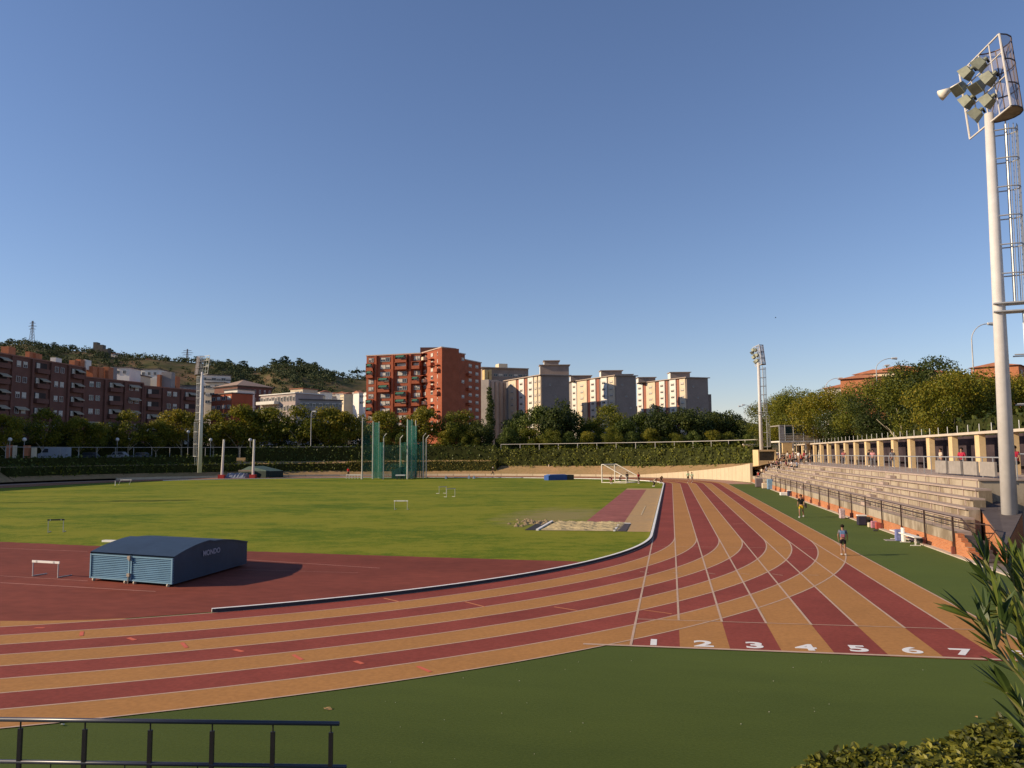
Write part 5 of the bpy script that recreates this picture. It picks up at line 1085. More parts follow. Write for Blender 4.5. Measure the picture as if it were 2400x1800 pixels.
pylon(62, 752, 900, 'tall lattice pylon on the ridge near the left edge'); pylon(432, 818, 960, 'small wide-armed pylon just left of the left mast', True)
# ================================================================== things on the field
def local(o, mb, name, m, smooth=False): return mb.build(name, m, o, smooth)
# dark leafy strips added to fill in the shade below the street trees
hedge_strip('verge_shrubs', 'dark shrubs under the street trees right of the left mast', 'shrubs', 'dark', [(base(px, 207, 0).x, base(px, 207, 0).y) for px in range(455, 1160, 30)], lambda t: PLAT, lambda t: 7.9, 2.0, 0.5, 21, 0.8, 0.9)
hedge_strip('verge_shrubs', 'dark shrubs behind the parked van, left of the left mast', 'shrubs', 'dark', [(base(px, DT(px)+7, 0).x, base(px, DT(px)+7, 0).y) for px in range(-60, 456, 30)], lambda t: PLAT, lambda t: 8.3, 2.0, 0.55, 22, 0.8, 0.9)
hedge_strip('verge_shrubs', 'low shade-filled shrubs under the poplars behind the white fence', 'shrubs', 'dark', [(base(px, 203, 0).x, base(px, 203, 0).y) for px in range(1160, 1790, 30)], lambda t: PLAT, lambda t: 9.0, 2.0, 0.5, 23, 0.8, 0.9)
# --- blue mat shelter
FLc, FRc, BRc = G(211, 1361), G(404, 1377), G(578, 1326); ux = (FRc-FLc); Wd = ux.length; ux.normalize(); uy = (BRc-FRc); Ln = uy.length; uy.normalize()
sh = thing('mat_shelter', 'blue louvred rolling shelter with arched roof parked on the red run-up', 'shelter', FLc, math.atan2(ux.y, ux.x))
m_blue = mat('shelter_blue', (0.022, 0.042, 0.075), 0.55, 0.12, 0.8, 0.35, fine=(4, 0.08)); m_lblue = mat('louvre_blue', (0.13, 0.25, 0.36), 0.5, 0.10, 1.0, 0.3); m_bframe = mat('shelter_frame', (0.07, 0.14, 0.21), 0.5, 0.1)
kx = uy.dot(ux); ky = math.sqrt(1-kx*kx)          # slight skew of the long side
def SP(x, y, z): return (x+y*kx, y*ky, z)
Hf, Hb, AR = 1.13, 1.08, 0.42
def roofz(t): return Hf+(Hb-Hf)*t+AR*math.sin(math.pi*min(1, t*1.02))**0.9*(0.9 if t < 0.5 else 0.75)
for half in (0, 1):
    x0, x1 = (0.0, Wd/2-0.03) if half == 0 else (Wd/2+0.03, Wd)
    g = MB(); n = 16
    A = [SP(x0-0.04, Ln*i/n, roofz(i/n)) for i in range(n+1)]; B = [SP(x1+0.04, Ln*i/n, roofz(i/n)) for i in range(n+1)]
    g.ribbon(A, B); g.ribbon([(p[0], p[1], p[2]-0.06) for p in B], [(p[0], p[1], p[2]-0.06) for p in A]); g.ribbon([(p[0], p[1], p[2]-0.06) for p in A], A); g.ribbon(B, [(p[0], p[1], p[2]-0.06) for p in B])
    local(sh, g, 'roof', m_blue)
    # louvred front
    g = MB(); k = 12
    for i in range(k):
        z0 = 0.17+i*(Hf-0.30)/k; z1 = z0+(Hf-0.30)/k
        g.add([SP(x0+0.06, 0.05, z0), SP(x1-0.06, 0.05, z0), SP(x1-0.06, -0.03, z0+0.015), SP(x0+0.06, -0.03, z0+0.015), SP(x1-0.06, 0.045, z1), SP(x0+0.06, 0.045, z1)], [(0, 3, 2, 1), (3, 5, 4, 2)])
    local(sh, g, 'louvre_panel', m_lblue)
    g = MB()
    for a, b in ((x0, x0+0.06), (x1-0.06, x1)): g.add([SP(a, -0.05, 0.12), SP(b, -0.05, 0.12), SP(b, 0.06, 0.12), SP(a, 0.06, 0.12), SP(a, -0.05, Hf-0.06), SP(b, -0.05, Hf-0.06), SP(b, 0.06, Hf-0.06), SP(a, 0.06, Hf-0.06)], [(3, 2, 1, 0), (4, 5, 6, 7), (0, 1, 5, 4), (1, 2, 6, 5), (2, 3, 7, 6), (3, 0, 4, 7)])
    for z in (0.12, Hf-0.12): g.add([SP(x0+.06, -0.04, z), SP(x1-.06, -0.04, z), SP(x1-.06, 0.05, z), SP(x0+.06, 0.05, z), SP(x0+.06, -0.04, z+0.05), SP(x1-.06, -0.04, z+0.05), SP(x1-.06, 0.05, z+0.05), SP(x0+.06, 0.05, z+0.05)], [(3, 2, 1, 0), (4, 5, 6, 7), (0, 1, 5, 4), (1, 2, 6, 5), (2, 3, 7, 6), (3, 0, 4, 7)])
    local(sh, g, 'front_frame', mat('louvre_frame', (0.16, 0.30, 0.40), 0.5, 0.1))
    xs = x0 if half == 0 else x1
    g = MB(); A = [SP(xs, Ln*i/n, 0.10) for i in range(n+1)]; B = [SP(xs, Ln*i/n, roofz(i/n)-0.06) for i in range(n+1)]
    g.ribbon(A, B); sg = 1 if half else -1
    for j in range(1, 12):
        zz = 0.1+j*0.1; A2 = [SP(xs+sg*0.012, Ln*i/n, zz) for i in range(n+1)]; B2 = [SP(xs+sg*0.012, Ln*i/n, zz+0.03) for i in range(n+1)]
        if zz < 1.0: g.ribbon(A2, B2)
    local(sh, g, 'side_panel', m_blue)
    g = MB(); g.add([SP(x0, Ln, 0.1), SP(x1, Ln, 0.1), SP(x1, Ln, Hb-0.06), SP(x0, Ln, Hb-0.06)], [(0, 1, 2, 3)]); local(sh, g, 'back_panel', m_blue)
    for xx in (x0+0.18, x1-0.25):
        g = MB(); p = SP(xx, 0.0, 0.06); q = SP(xx+0.05, 0.0, 0.06); g.tube(p, q, 0.065, n=12); w_ = local(sh, g, 'wheel', mat('cream_wheel', (0.55, 0.47, 0.35), 0.6))
        g = MB(); g.bx(p[0]-0.02, p[0]+0.02, 0.02, 0.06, 0.06, 0.15); local(sh, g, 'wheel_bracket', m_dark)
g = MB(); xm = Wd/2
for z in (1.02, 0.36): g.bx(xm-0.07, xm+0.07, -0.12, -0.05, z-0.07, z+0.05)
g.tube((xm, -0.10, 0.02), (xm, -0.10, 0.34), 0.022, n=6); g.tube((xm-0.06, -0.09, 1.0), (xm+0.08, -0.12, 0.90), 0.03, n=6); local(sh, g, 'latch', mat('worn_latch', (0.30, 0.25, 0.19), 0.6, 0.3, 8))
tm = text_mesh('MONDO', 0.34, 'lettering', mat('faded_lettering', (0.30, 0.29, 0.34), 0.7, 0.2, 12), sh, 1.0, 0.85, 0.012)
ty = Ln*0.47; P_ = Vector(SP(Wd+0.035, ty, 0.98)); zx = Vector((uy.dot(ux), ky, 0)).normalized(); Mx = Matrix((zx, Vector((0, 0, 1)), zx.cross(Vector((0, 0, 1))))).transposed().to_4x4(); Mx.translation = P_; tm.matrix_local = Mx
# --- hurdles
m_hb = mat('hurdle_board', (0.80, 0.77, 0.70), 0.6, 0.05); m_hl = mat('hurdle_leg', (0.50, 0.48, 0.45), 0.5, 0.1); m_hd = mat('hurdle_dark', (0.06, 0.06, 0.05), 0.6)
def hurdle(label, p, rz, w_=1.18, h=0.84, dark=False, fallen=0.0, group='hurdles left on the field', board=None):
    t = thing('hurdle', label, 'hurdle', p, rz, group); t.rotation_euler = (fallen, 0, rz)
    g = MB(); g.bx(-w_/2, w_/2, -0.015, 0.015, h-0.09, h); b = g.build('crossbar_board', board or (m_hd if dark else m_hb), t)
    for x0, x1 in ((-w_*0.36, -w_*0.30), (w_*0.27, w_*0.33)): g = MB(); g.bx(x0, x1, -0.02, 0.02, h-0.085, h-0.005); g.build('stripe', m_hl, b)
    for s in (-1, 1):
        g = MB(); g.tube((s*(w_/2-0.06), 0, 0.02), (s*(w_/2-0.06), 0, h-0.09), 0.022, n=6); g.build('upright', m_hl, t)
        g = MB(); g.tube((s*(w_/2-0.06), -0.02, 0.03), (s*(w_/2-0.06), 0.65, 0.03), 0.022, n=6); g.build('foot', m_hl, t)
    return t
a, b = G(74, 1351), G(138, 1355); c = (a+b)/2; d = b-a
hurdle('white hurdle standing on the red run-up left of the blue shelter', c, math.atan2(d.y, d.x), d.length, 0.66)
a, b = G(121, 1248), G(139, 1248); c = (a+b)/2; d = b-a; hurdle('small hurdle with a dark board on the grass above the white one', c, math.atan2(d.y, d.x)+0.35, max(1.0, d.length*1.1), 0.86, dark=True)
a, b = G(923, 1195), G(956, 1195); c = (a+b)/2; d = b-a; hurdle('pale hurdle alone in the middle of the grass', c, math.atan2(d.y, d.x), d.length, 0.84)
a, b = G(1051, 1165), G(1062, 1165); c = (a+b)/2; d = b-a; hurdle('grey hurdle end-on in the middle distance, nearer of two', c, math.atan2(d.y, d.x)+0.7, 1.2, 1.0, board=m_hl)
a, b = G(1035, 1157), G(1040, 1157); c = (a+b)/2; hurdle('grey hurdle end-on in the middle distance, farther of two', c, 0.9, 1.2, 0.9, board=m_hl)
c = G(290, 1137); t = hurdle('pale hurdle tipped over near the shaded far track', c, 0.15, 2.0, 1.15); t.rotation_euler = (R_(-38), 0, 0.15)
c = G(270, 1138); t = thing('marker_post', 'short white post beside the tipped hurdle', 'post', c); g = MB(); g.tube((0, 0, 0), (0, 0, 0.8), 0.05, n=6); g.build('shaft', m_hb, t)
g = MB(); a, b = G(243, 1270), G(281, 1271); g.beam(a+Vector((0, 0, .06)), b+Vector((0, 0, .06)), 0.3, 0.10); o = g.build('white_board', m_hb); tag(o, 'white board lying at the grass edge behind the blue shelter', 'board')
# --- vault uprights and mats far left
D = 176
vs_ = thing('vault_stand', 'pair of tall white uprights over grey mats at the far left grass edge', 'pole vault stand')
for px, top, tl in ((523, 1030, 2), (594, 1030, 0)):
    b0 = base(px-tl, D, 0); z = zat(px, top, D); g = MB(); e = base(px+1, D, z); g.tube(b0, e, 0.28, 0.22, 10); g.build('upright', mat('upright_white', (0.72, 0.68, 0.60), 0.5, 0.05), vs_)
    c = base(px-tl, D-0.6, 0); g = MB(); g.box((c.x, c.y, 0.4), (1.3, 1.2, 0.8), 0.2); g.build('pad', mat('red_pad', (0.45, 0.05, 0.04), 0.6), vs_)
mt_ = thing('landing_mat', 'grey-blue crumpled landing mat between the two uprights', 'landing mat')
rg_ = random.Random(5); g = MB(); nx, ny = 14, 5; A, B = base(526, D-0.5, 0), base(578, D-0.5, 0); u = (B-A); Lw = u.length; u.normalize(); nn = Vector((-u.y, u.x, 0)); vs = []
for j in range(ny+1):
    for i in range(nx+1):
        e = min(i, nx-i, j*2, (ny-j)*2); z = 0.05+min(1, e)*(0.9+rg_.uniform(-.25, .3)); p = A+u*(Lw*i/nx)+nn*(4*j/ny); vs.append((p.x, p.y, z))
g.add(vs, [(j*(nx+1)+i, j*(nx+1)+i+1, (j+1)*(nx+1)+i+1, (j+1)*(nx+1)+i) for j in range(ny) for i in range(nx)]); g.build('cover', mat('mat_grey', (0.20, 0.22, 0.27), 0.7, 0.25, 0.6), mt_)
g = MB(); c = base(577, D+2, 0); g.box((c.x, c.y, 1.6), (3.0, 1.0, 0.35), 0.2); g.build('folded_mat', mat('tan_mat', (0.42, 0.34, 0.22), 0.8), mt_)
ds = thing('green_shelter', 'dark green low shelter with a sloping lid behind the right upright', 'shelter'); A, B = base(560, D+4, 0), base(632, D+1, 0); f = Facade(A, B)
g = MB(); g.prism(footprint(A, B, 5), 0.0, 1.5); g.build('body', mat('dark_green_panel', (0.018, 0.035, 0.028), 0.7, 0.2), ds)
fp = [Vector((*p, 1.5)) for p in footprint(A, B, 5)]; e = fp[0].lerp(fp[3], .5)+Vector((0, 0, 1.0)); h = fp[1].lerp(fp[2], .5)+Vector((0, 0, 0.2)); g = MB(); m_ = fp[0].lerp(fp[1], .35)+Vector((0, 0, 1.1)); n_ = fp[3].lerp(fp[2], .35)+Vector((0, 0, 1.1))
g.add([fp[0], m_, fp[1], fp[2], n_, fp[3]], [(0, 1, 4, 5), (1, 2, 3, 4), (0, 2, 1), (3, 5, 4)]); g.build('lid', mat('green_lid', (0.08, 0.13, 0.11), 0.6, 0.2), ds)
# --- throwing cage
m_net = bpy.data.materials.new('green_net'); m_net.use_nodes = True; _n = m_net.node_tree; _b = _n.nodes['Principled BSDF']; _b.inputs['Base Color'].default_value = (0.02, 0.18, 0.13, 1); _b.inputs['Roughness'].default_value = 0.8
_tc = _n.nodes.new('ShaderNodeTexCoord'); _nz = _n.nodes.new('ShaderNodeTexNoise'); _nz.inputs['Scale'].default_value = 0.5; _n.links.new(_tc.outputs['Object'], _nz.inputs[0])
_mr = _n.nodes.new('ShaderNodeMapRange'); _mr.inputs[1].default_value = 0.35; _mr.inputs[2].default_value = 0.65; _mr.inputs[3].default_value = 0.30; _mr.inputs[4].default_value = 0.55; _n.links.new(_nz.outputs[0], _mr.inputs[0])
_t = _n.nodes.new('ShaderNodeBsdfTransparent'); _m = _n.nodes.new('ShaderNodeMixShader'); _n.links.new(_mr.outputs[0], _m.inputs[0]); _n.links.new(_t.outputs[0], _m.inputs[1]); _n.links.new(_b.outputs[0], _m.inputs[2]); _n.links.new(_m.outputs[0], _n.nodes['Material Output'].inputs[0])
m_net2 = m_net.copy(); m_net2.name = 'thin_net'; [setattr(x.inputs[3], 'default_value', 0.18) or setattr(x.inputs[4], 'default_value', 0.32) for x in m_net2.node_tree.nodes if x.type == 'MAP_RANGE']
cg = thing('throwing_cage', 'tall throwing cage of pale posts and green netting at the far grass edge', 'throwing cage')
posts = [(849, 979, 162), (874, 987, 163), (888, 988, 167), (899, 1024, 160), (938, 1028, 170), (955, 982, 160), (965, 983, 163), (974, 985, 168), (992, 1023, 166), (999, 1028, 169)]
m_cp = mat('cage_post', (0.58, 0.54, 0.46), 0.5, 0.08); PZ = []
for px, yt, D in posts:
    b0 = base(px, D, 0); z = zat(px, yt, D); e = Vector((b0.x, b0.y, z)); g = MB(); g.tube(b0, e, 0.15 if yt < 1000 else 0.11, 0.10, 8)
    if yt > 1000: g.tube(e, e+Vector((0.6, 0, 0.7)), 0.09, n=6)
    g.build('post', m_cp, cg); PZ.append((b0, z))
def netpanel(i, j, m, z0=0.1, zt=None, folds=0):
    (a, za), (b, zb_) = PZ[i], PZ[j]; z1 = zt or min(za, zb_)-0.2; g = MB(); n = max(2, folds*4+2); d = (b-a); nn = Vector((-d.y, d.x, 0)).normalized(); A = []; B = []
    for k in range(n+1):
        p = a.lerp(b, k/n)+nn*(0.35*math.sin(k*1.9) if folds else 0); A.append((p.x, p.y, z0)); B.append((p.x, p.y, z1))
    g.ribbon(A, B); g.build('net_panel', m, cg)
netpanel(0, 1, m_net2); netpanel(1, 2, m_net, folds=3); netpanel(2, 3, m_net, zt=7.5, folds=2); netpanel(3, 4, m_net2, zt=7.0); netpanel(4, 5, m_net2, zt=7.5); netpanel(5, 6, m_net, folds=2); netpanel(6, 7, m_net, folds=2, zt=11.0); netpanel(7, 8, m_net, zt=7.6, folds=2); netpanel(8, 9, m_net, zt=7.6); netpanel(3, 5, m_net2, zt=3.2)
dk_ = thing('green_hut', 'small dark green covered stand inside the throwing cage', 'hut'); A, B = base(918, 166, 0), base(940, 165, 0); g = MB(); g.prism(footprint(A, B, 2), [0, 0, 0, 0], [1.6, 2.4, 2.4, 1.6]); g.build('cover', mat('dark_green_cover', (0.012, 0.05, 0.045), 0.7, 0.2), dk_)
wb = thing('white_trolley', 'low white table on dark wheels at the cage mouth', 'trolley'); A, B = base(927, 158, 0), base(949, 158, 0); f = Facade(A, B); g = MB(); f.box(g, 0, f.L, 0.75, 0.95, -1.2, 0); g.build('table_top', m_hb, wb)
for x in (0.15, 0.5, 0.85): g = MB(); f.box(g, f.L*x-.1, f.L*x+.1, 0.01, 0.75, -0.8, -0.3); g.build('leg', m_hd, wb)
bb = thing('field_barrier', 'row of low pale barriers on the grass edge left of the cage', 'barrier'); A, B = base(812, 165, 0), base(846, 164, 0); f = Facade(A, B); g = MB(); f.box(g, 0, f.L, 0.75, 0.95, -.1, 0); g.build('rail', m_hl, bb)
for i in range(6): g = MB(); f.box(g, f.L*i/5-.05, f.L*i/5+.05, 0.0, 0.75, -.1, 0); g.build('post', m_hl, bb)
for px, lb in ((1045, 'small white marker on the far grass edge, leftmost of three'), (1099, 'small white marker on the far grass edge, middle of three'), (1111, 'small white marker on the far grass edge, rightmost of three')):
    p = G(px, 1121.5); g = MB(); g.tube((0, 0, 0), (0, 0, 0.55), 0.28, 0.12, 8); o = g.build('marker', m_hb, None); o.location = p; tag(o, lb, 'marker', 'white markers on the far grass edge')
# --- blue rolled mat
D = 4.85*1850/(1123-1062); bm_ = thing('blue_mat', 'long blue rolled mat with a black end lying by the far track', 'mat'); A, B = base(1285, D, 0), base(1345, D+2, 0); f = Facade(A, B); zt_ = zat(1310, 1112, D)
g = MB(); f.box(g, 0, f.L*0.72, 0.0, zt_*0.85, -2, 0); g.build('body', mat('mat_blue', (0.03, 0.09, 0.30), 0.6, 0.15), bm_)
g = MB(); f.box(g, 0.4, f.L*0.70, zt_*0.85, zt_*0.98, -1.8, -0.2); g.build('top_layer', mat('mat_blue_light', (0.08, 0.16, 0.36), 0.6, 0.15), bm_)
g = MB(); f.box(g, f.L*0.725, f.L, 0.0, zt_*0.9, -2, -0.1); g.build('end_roll', m_hd, bm_)
# --- goal frames
def goalframe(label, A, u, wd, h, dep, r, m, group=None):
    t = thing('goal', label, 'goal', (0, 0, 0), 0, group); v = Vector((-u.y, u.x, 0)); U = Vector((0, 0, 1))
    P = lambda x, y, z: A+u*x+v*y+U*z
    for y in (0, wd):
        g = MB(); g.tube(P(0, y, 0), P(0, y, h), r, n=8); g.build('upright', m, t)
        g = MB(); g.path([P(0, y, h), P(0.35, y, h), P(dep, y, h*0.32), P(dep, y, 0), P(0, y, 0.04)], r*0.8, 6); g.build('side_frame', m, t)
    g = MB(); g.tube(P(0, 0, h), P(0, wd, h), r, n=8); g.build('crossbar', m, t)
    g = MB(); g.tube(P(dep, 0, 0.04), P(dep, wd, 0.04), r*0.8, n=6); g.build('rear_bar', m, t)
    g = MB()
    for i in range(13):
        y = wd*i/12; g.path([P(0.35, y, h-0.05), P(dep, y, h*0.32), P(dep, y, 0.05)], 0.012, 3)
    for k in range(8): f_ = k/8; g.tube(P(0.35+(dep-0.35)*f_, 0, h-(h*0.68)*f_), P(0.35+(dep-0.35)*f_, wd, h-(h*0.68)*f_), 0.012, n=3)
    g.build('net', m, t); return t
p0_, p1_ = G(1411, 1131.5), G(1468, 1132.5); u = (p1_-p0_).normalized()
goalframe('white football goal seen from the side beyond the jump runway', p0_, u, 4.5, zat(1411, 1089, (p0_).dot(FH)), (p1_-p0_).length, 0.09, mat('goal_white', (0.78, 0.72, 0.62), 0.5))
p0_, p1_ = G(1665, 1121), G(1692, 1121); u = (p1_-p0_).normalized(); 
t = thing('small_goal', 'small cream goal frame against the retaining wall', 'goal'); hh = zat(1680, 1107, p0_.dot(FH)); 
for p in (p0_, p1_): g = MB(); g.tube(p, p+Vector((0, 0, hh)), 0.08, n=6); g.build('upright', MATS['goal_white'], t)
g = MB(); g.tube(p0_+Vector((0, 0, hh)), p1_+Vector((0, 0, hh)), 0.09, n=6); g.build('crossbar', m_hl, t)
g = MB(); g.tube(p0_-u*1.2+Vector((0, 0, .25)), p1_+Vector((0, 0, .25)), 0.16, n=6); g.build('base_bar', mat('pink_pad', (0.55, 0.22, 0.14), 0.8), t)
# ================================================================== people
def skin(name, verts, edges, rad, root=0, sub=1):
    me = bpy.data.meshes.new(name); me.from_pydata(verts, edges, []); me.update(); o = bpy.data.objects.new(name, me); COL.objects.link(o)
    md = o.modifiers.new('s', 'SKIN'); md.use_smooth_shade = True
    sv = me.skin_vertices[0].data if me.skin_vertices else None
    if sv is None:
        bm = bmesh.new(); bm.from_mesh(me); bm.verts.layers.skin.verify(); bm.to_mesh(me); bm.free(); sv = me.skin_vertices[0].data
    for i, r in enumerate(rad): sv[i].radius = (r, r) if not isinstance(r, tuple) else r; sv[i].use_root = (i == root)
    if sub: sm = o.modifiers.new('d', 'SUBSURF'); sm.levels = sub; sm.render_levels = sub
    dg = bpy.context.evaluated_depsgraph_get(); dg.update(); out = bpy.data.meshes.new_from_object(o.evaluated_get(dg)); bpy.data.objects.remove(o); bpy.data.meshes.remove(me)
    return out
def pose_mesh(pose):
    """joints facing -Y, feet at z=0 (seat at z=0.45 for sitting); returns dict of meshes"""
    J = {}
    if pose == 'sit':
        J.update(pel=(0, 0, .55), wai=(0, -.02, .70), che=(0, -.06, .95), nek=(0, -.08, 1.12), hd=(0, -.11, 1.20), top=(0, -.11, 1.36))
        legs = {s: [(s*.09, 0, .54), (s*.13, -.42, .56), (s*.12, -.44, .10), (s*.12, -.58, .05)] for s in (-1, 1)}
        arms = {s: [(s*.17, -.06, 1.06), (s*.25, -.13, .82), (s*.14, -.34, .66), (s*.10, -.41, .63)] for s in (-1, 1)}
    elif pose == 'bend':
        J.update(pel=(0, 0, .62), wai=(0, -.05, .74), che=(0, -.28, .88), nek=(0, -.42, .93), hd=(0, -.49, .94), top=(0, -.61, .99))
        legs = {s: [(s*.09, 0, .60), (s*.12, -.25, .42), (s*.12, .02, .09), (s*.12, -.12, .04)] for s in (-1, 1)}
        arms = {s: [(s*.17, -.32, .90), (s*.20, -.38, .64), (s*.14, -.48, .42), (s*.12, -.50, .33)] for s in (-1, 1)}
    else:
        st = {'stand': 0.03, 'walk': 0.22, 'run': 0.36}[pose]; lift = {'stand': 0.0, 'walk': 0.05, 'run': 0.22}[pose]; fl = {'stand': -0.02, 'walk': -0.05, 'run': -0.11}[pose]
        J.update(pel=(0, 0, .93), wai=(0, fl*.3, 1.08), che=(0, fl*.8, 1.30), nek=(0, fl, 1.47), hd=(0, fl-.02, 1.55), top=(0, fl-.02, 1.73))
        legs = {}
        for s in (-1, 1):
            k = st*s
            if s == -1: legs[s] = [(s*.09, 0, .90), (s*.10, k*.75-.05*(pose != 'stand'), .49), (s*.10, k*.9, .09), (s*.11, k*.9-.15, .04)]
            else: legs[s] = [(s*.09, 0, .90), (s*.10, k*.30-.04, .50), (s*.10, k*1.1, .10+lift), (s*.11, k*1.1-.13, .04+lift*.8)]
        bendf = {'stand': 0.02, 'walk': .10, 'run': .24}[pose]
        arms = {s: [(s*.18, fl*.9, 1.40), (s*.25, fl-s*bendf*.8, 1.13), (s*.24, fl-.05-bendf*.5-s*-bendf*.9*-1, .90+bendf*.6), (s*.23, fl-.09-bendf*.6+s*bendf*.9, .82+bendf*.7)] for s in (-1, 1)}
    V = [J['pel'], J['wai'], J['che'], J['nek'], J['hd'], J['top']]; Rr = [(.135, .105), (.12, .095), (.155, .105), (.055, .055), (.085, .095), (.06, .07)]; E = [(0, 1), (1, 2), (2, 3), (3, 4), (4, 5)]
    def chain(start, pts, rr):
        i0 = start
        for p, r in zip(pts, rr): V.append(p); Rr.append(r); E.append((i0, len(V)-1)); i0 = len(V)-1
        return i0
    for s in (-1, 1):
        chain(0, legs[s], [.085, .058, .040, (.035, .03)])
        w_ = chain(2, arms[s], [.052, .040, .028, (.034, .018)])
        hp = Vector(arms[s][3]); fd = (hp-Vector(arms[s][2])).normalized(); sd_ = fd.cross(Vector((s, 0, 0))).normalized()
        if sd_.length < .1: sd_ = Vector((0, 1, 0))
        for k, (off, ln) in enumerate(((-.026, .062), (-.009, .072), (.009, .068), (.026, .052))):
            a = hp+sd_*off+fd*.035; b = a+fd*ln*.6+Vector((-s*.006, 0, 0)); c = b+fd*ln*.35+Vector((-s*.018, 0, 0)); chain(w_, [tuple(a), tuple(b), tuple(c)], [.0085, .008, .006])
        th = hp+sd_*-.03-fd*.01; chain(w_, [tuple(th+sd_*-.012+fd*.02), tuple(th+sd_*-.02+fd*.05)], [.010, .008])
    out = {'body': skin('body', V, E, Rr)}
    # shirt: torso and upper arms, a little fatter
    V, Rr, E = [tuple(Vector(J['pel'])+(Vector(J['wai'])-Vector(J['pel']))*.15), J['wai'], J['che'], tuple(Vector(J['che']).lerp(Vector(J['nek']), .72))], [(.155, .125), (.140, .115), (.175, .125), (.09, .08)], [(0, 1), (1, 2), (2, 3)]
    for s in (-1, 1): a = arms[s]; chain(2, [a[0], tuple(Vector(a[0]).lerp(Vector(a[1]), .75))], [.070, .058])
    out['shirt'] = skin('shirt', V, E, Rr)
    V, Rr, E = [J['pel'], tuple(Vector(J['pel']).lerp(Vector(J['wai']), .55))], [(.155, .125), (.142, .115)], [(0, 1)]
    for s in (-1, 1): l = legs[s]; chain(0, [l[0], tuple(Vector(l[0]).lerp(Vector(l[1]), .72))], [.105, .085])
    out['shorts'] = skin('shorts', V, E, Rr)
    V, Rr, E = [J['pel'], tuple(Vector(J['pel']).lerp(Vector(J['wai']), .55))], [(.155, .125), (.142, .115)], [(0, 1)]
    for s in (-1, 1): l = legs[s]; chain(0, [l[0], l[1], tuple(Vector(l[1]).lerp(Vector(l[2]), .93))], [.105, .074, .058])
    out['trousers'] = skin('trousers', V, E, Rr)
    g = MB()
    for s in (-1, 1): a, b = Vector(legs[s][2]), Vector(legs[s][3]); g.beam((a.x, a.y+.06, a.z-.04), (b.x, b.y-.07, b.z), .09, .09)
    o = g.build('shoes', m_hb); out['shoes'] = o.data; bpy.data.objects.remove(o)
    # hair cap and face
    hc = (Vector(J['hd'])+Vector(J['top']))/2+Vector((0, .018, .025)); bm = bmesh.new(); bmesh.ops.create_icosphere(bm, subdivisions=2, radius=.112)
    for v in list(bm.verts):
        if v.co.y < -.05 and v.co.z < .03 or v.co.z < -.075: v.co *= 0.80
    for v in bm.verts: v.co = v.co*1.0+hc
    me = bpy.data.meshes.new('hair'); bm.to_mesh(me); bm.free(); me.polygons.foreach_set('use_smooth', [True]*len(me.polygons)); out['hair'] = me
    fc = (Vector(J['hd'])+Vector(J['top']))/2; g = MB()
    for s in (-1, 1): g.box((fc.x+s*.035, fc.y-.095, fc.z), (.026, .02, .014))
    o = g.build('eyes', m_hd); out['eyes'] = o.data; bpy.data.objects.remove(o)
    g = MB(); g.add([(fc.x-.014, fc.y-.095, fc.z-.035), (fc.x+.014, fc.y-.095, fc.z-.035), (fc.x, fc.y-.125, fc.z-.035), (fc.x, fc.y-.09, fc.z+.012)], [(0, 1, 2), (0, 2, 3), (2, 1, 3)]); o = g.build('nose', m_hd); out['nose'] = o.data; bpy.data.objects.remove(o)
    g = MB(); g.box((fc.x, fc.y-.092, fc.z-.06), (.045, .012, .010)); o = g.build('mouth', m_hd); out['mouth'] = o.data; bpy.data.objects.remove(o)
    for k, me in out.items():
        me.materials.clear(); me.materials.append(m_hb)
    return out
POSES = {}
SK = mat('skin', (0.32, 0.17, 0.11), 0.6, 0.06, 5.0); SK2 = mat('skin_tan', (0.30, 0.16, 0.10), 0.6, 0.06, 5.0)
def cloth(c):
    return mat('cloth_%02x%02x%02x' % tuple(int(x*255) for x in c), c, 0.85, 0.12, 9.0, 0.1)
HB, HD, HL = (0.02, 0.014, 0.01), (0.06, 0.03, 0.015), (0.28, 0.18, 0.08)
def person(label, pos, rz, pose='stand', shirt=(.5, .5, .5), low=(.05, .05, .06), lowk='trousers', hair=HB, s=1.0, group=None, skinm=None, face=False, shoes=(.6, .58, .55)):
    if pose not in POSES: POSES[pose] = pose_mesh(pose)
    pm = POSES[pose]; t = thing('person', label, 'person', pos, rz, group); t.scale = (s, s, s)
    def ad(k, m):
        o = bpy.data.objects.new(k, pm[k]); COL.objects.link(o); o.parent = t; o.material_slots[0].link = 'OBJECT'; o.material_slots[0].material = m; return o
    b = ad('body', skinm or SK); ad('shirt', cloth(shirt)); ad(lowk, cloth(low)); ad('shoes', cloth(shoes)); ad('hair', cloth(hair))
    if face: ad('eyes', cloth(HB)); ad('nose', skinm or SK); ad('mouth', cloth((.3, .1, .08)))
    return t
def facing(p, to):  # rotation so that -Y faces 'to'
    d = Vector(to)-Vector(p); return math.atan2(d.y, d.x)+math.pi/2
# the two nearest
p = G(1977, 1301, 0.03); ph = 1.42
t = person('person seen from behind at the track edge, dark shorts and a blue backpack', p, facing(p, (p.x*2, p.y*2, 0)), 'stand', (.14, .14, .16), (.015, .013, .016), 'shorts', HB, ph/1.76, skinm=SK, face=True, shoes=(.55, .53, .5))
t2 = thing('backpack', 'blue and pink backpack on the back of the nearest person', 'backpack', p, t.rotation_euler.z); t2.scale = t.scale
g = MB(); g.box((0, .19, 1.23), (.30, .15, .38)); o = g.build('bag', mat('backpack_blue', (.10, .18, .32), .7, .1), t2); md = o.modifiers.new('b', 'BEVEL'); md.width = .05; md.segments = 3
g = MB(); g.box((0, .275, 1.14), (.22, .05, .18)); o = g.build('front_pocket', mat('backpack_pink', (.35, .12, .16), .7, .1), t2); md = o.modifiers.new('b', 'BEVEL'); md.width = .02; md.segments = 2
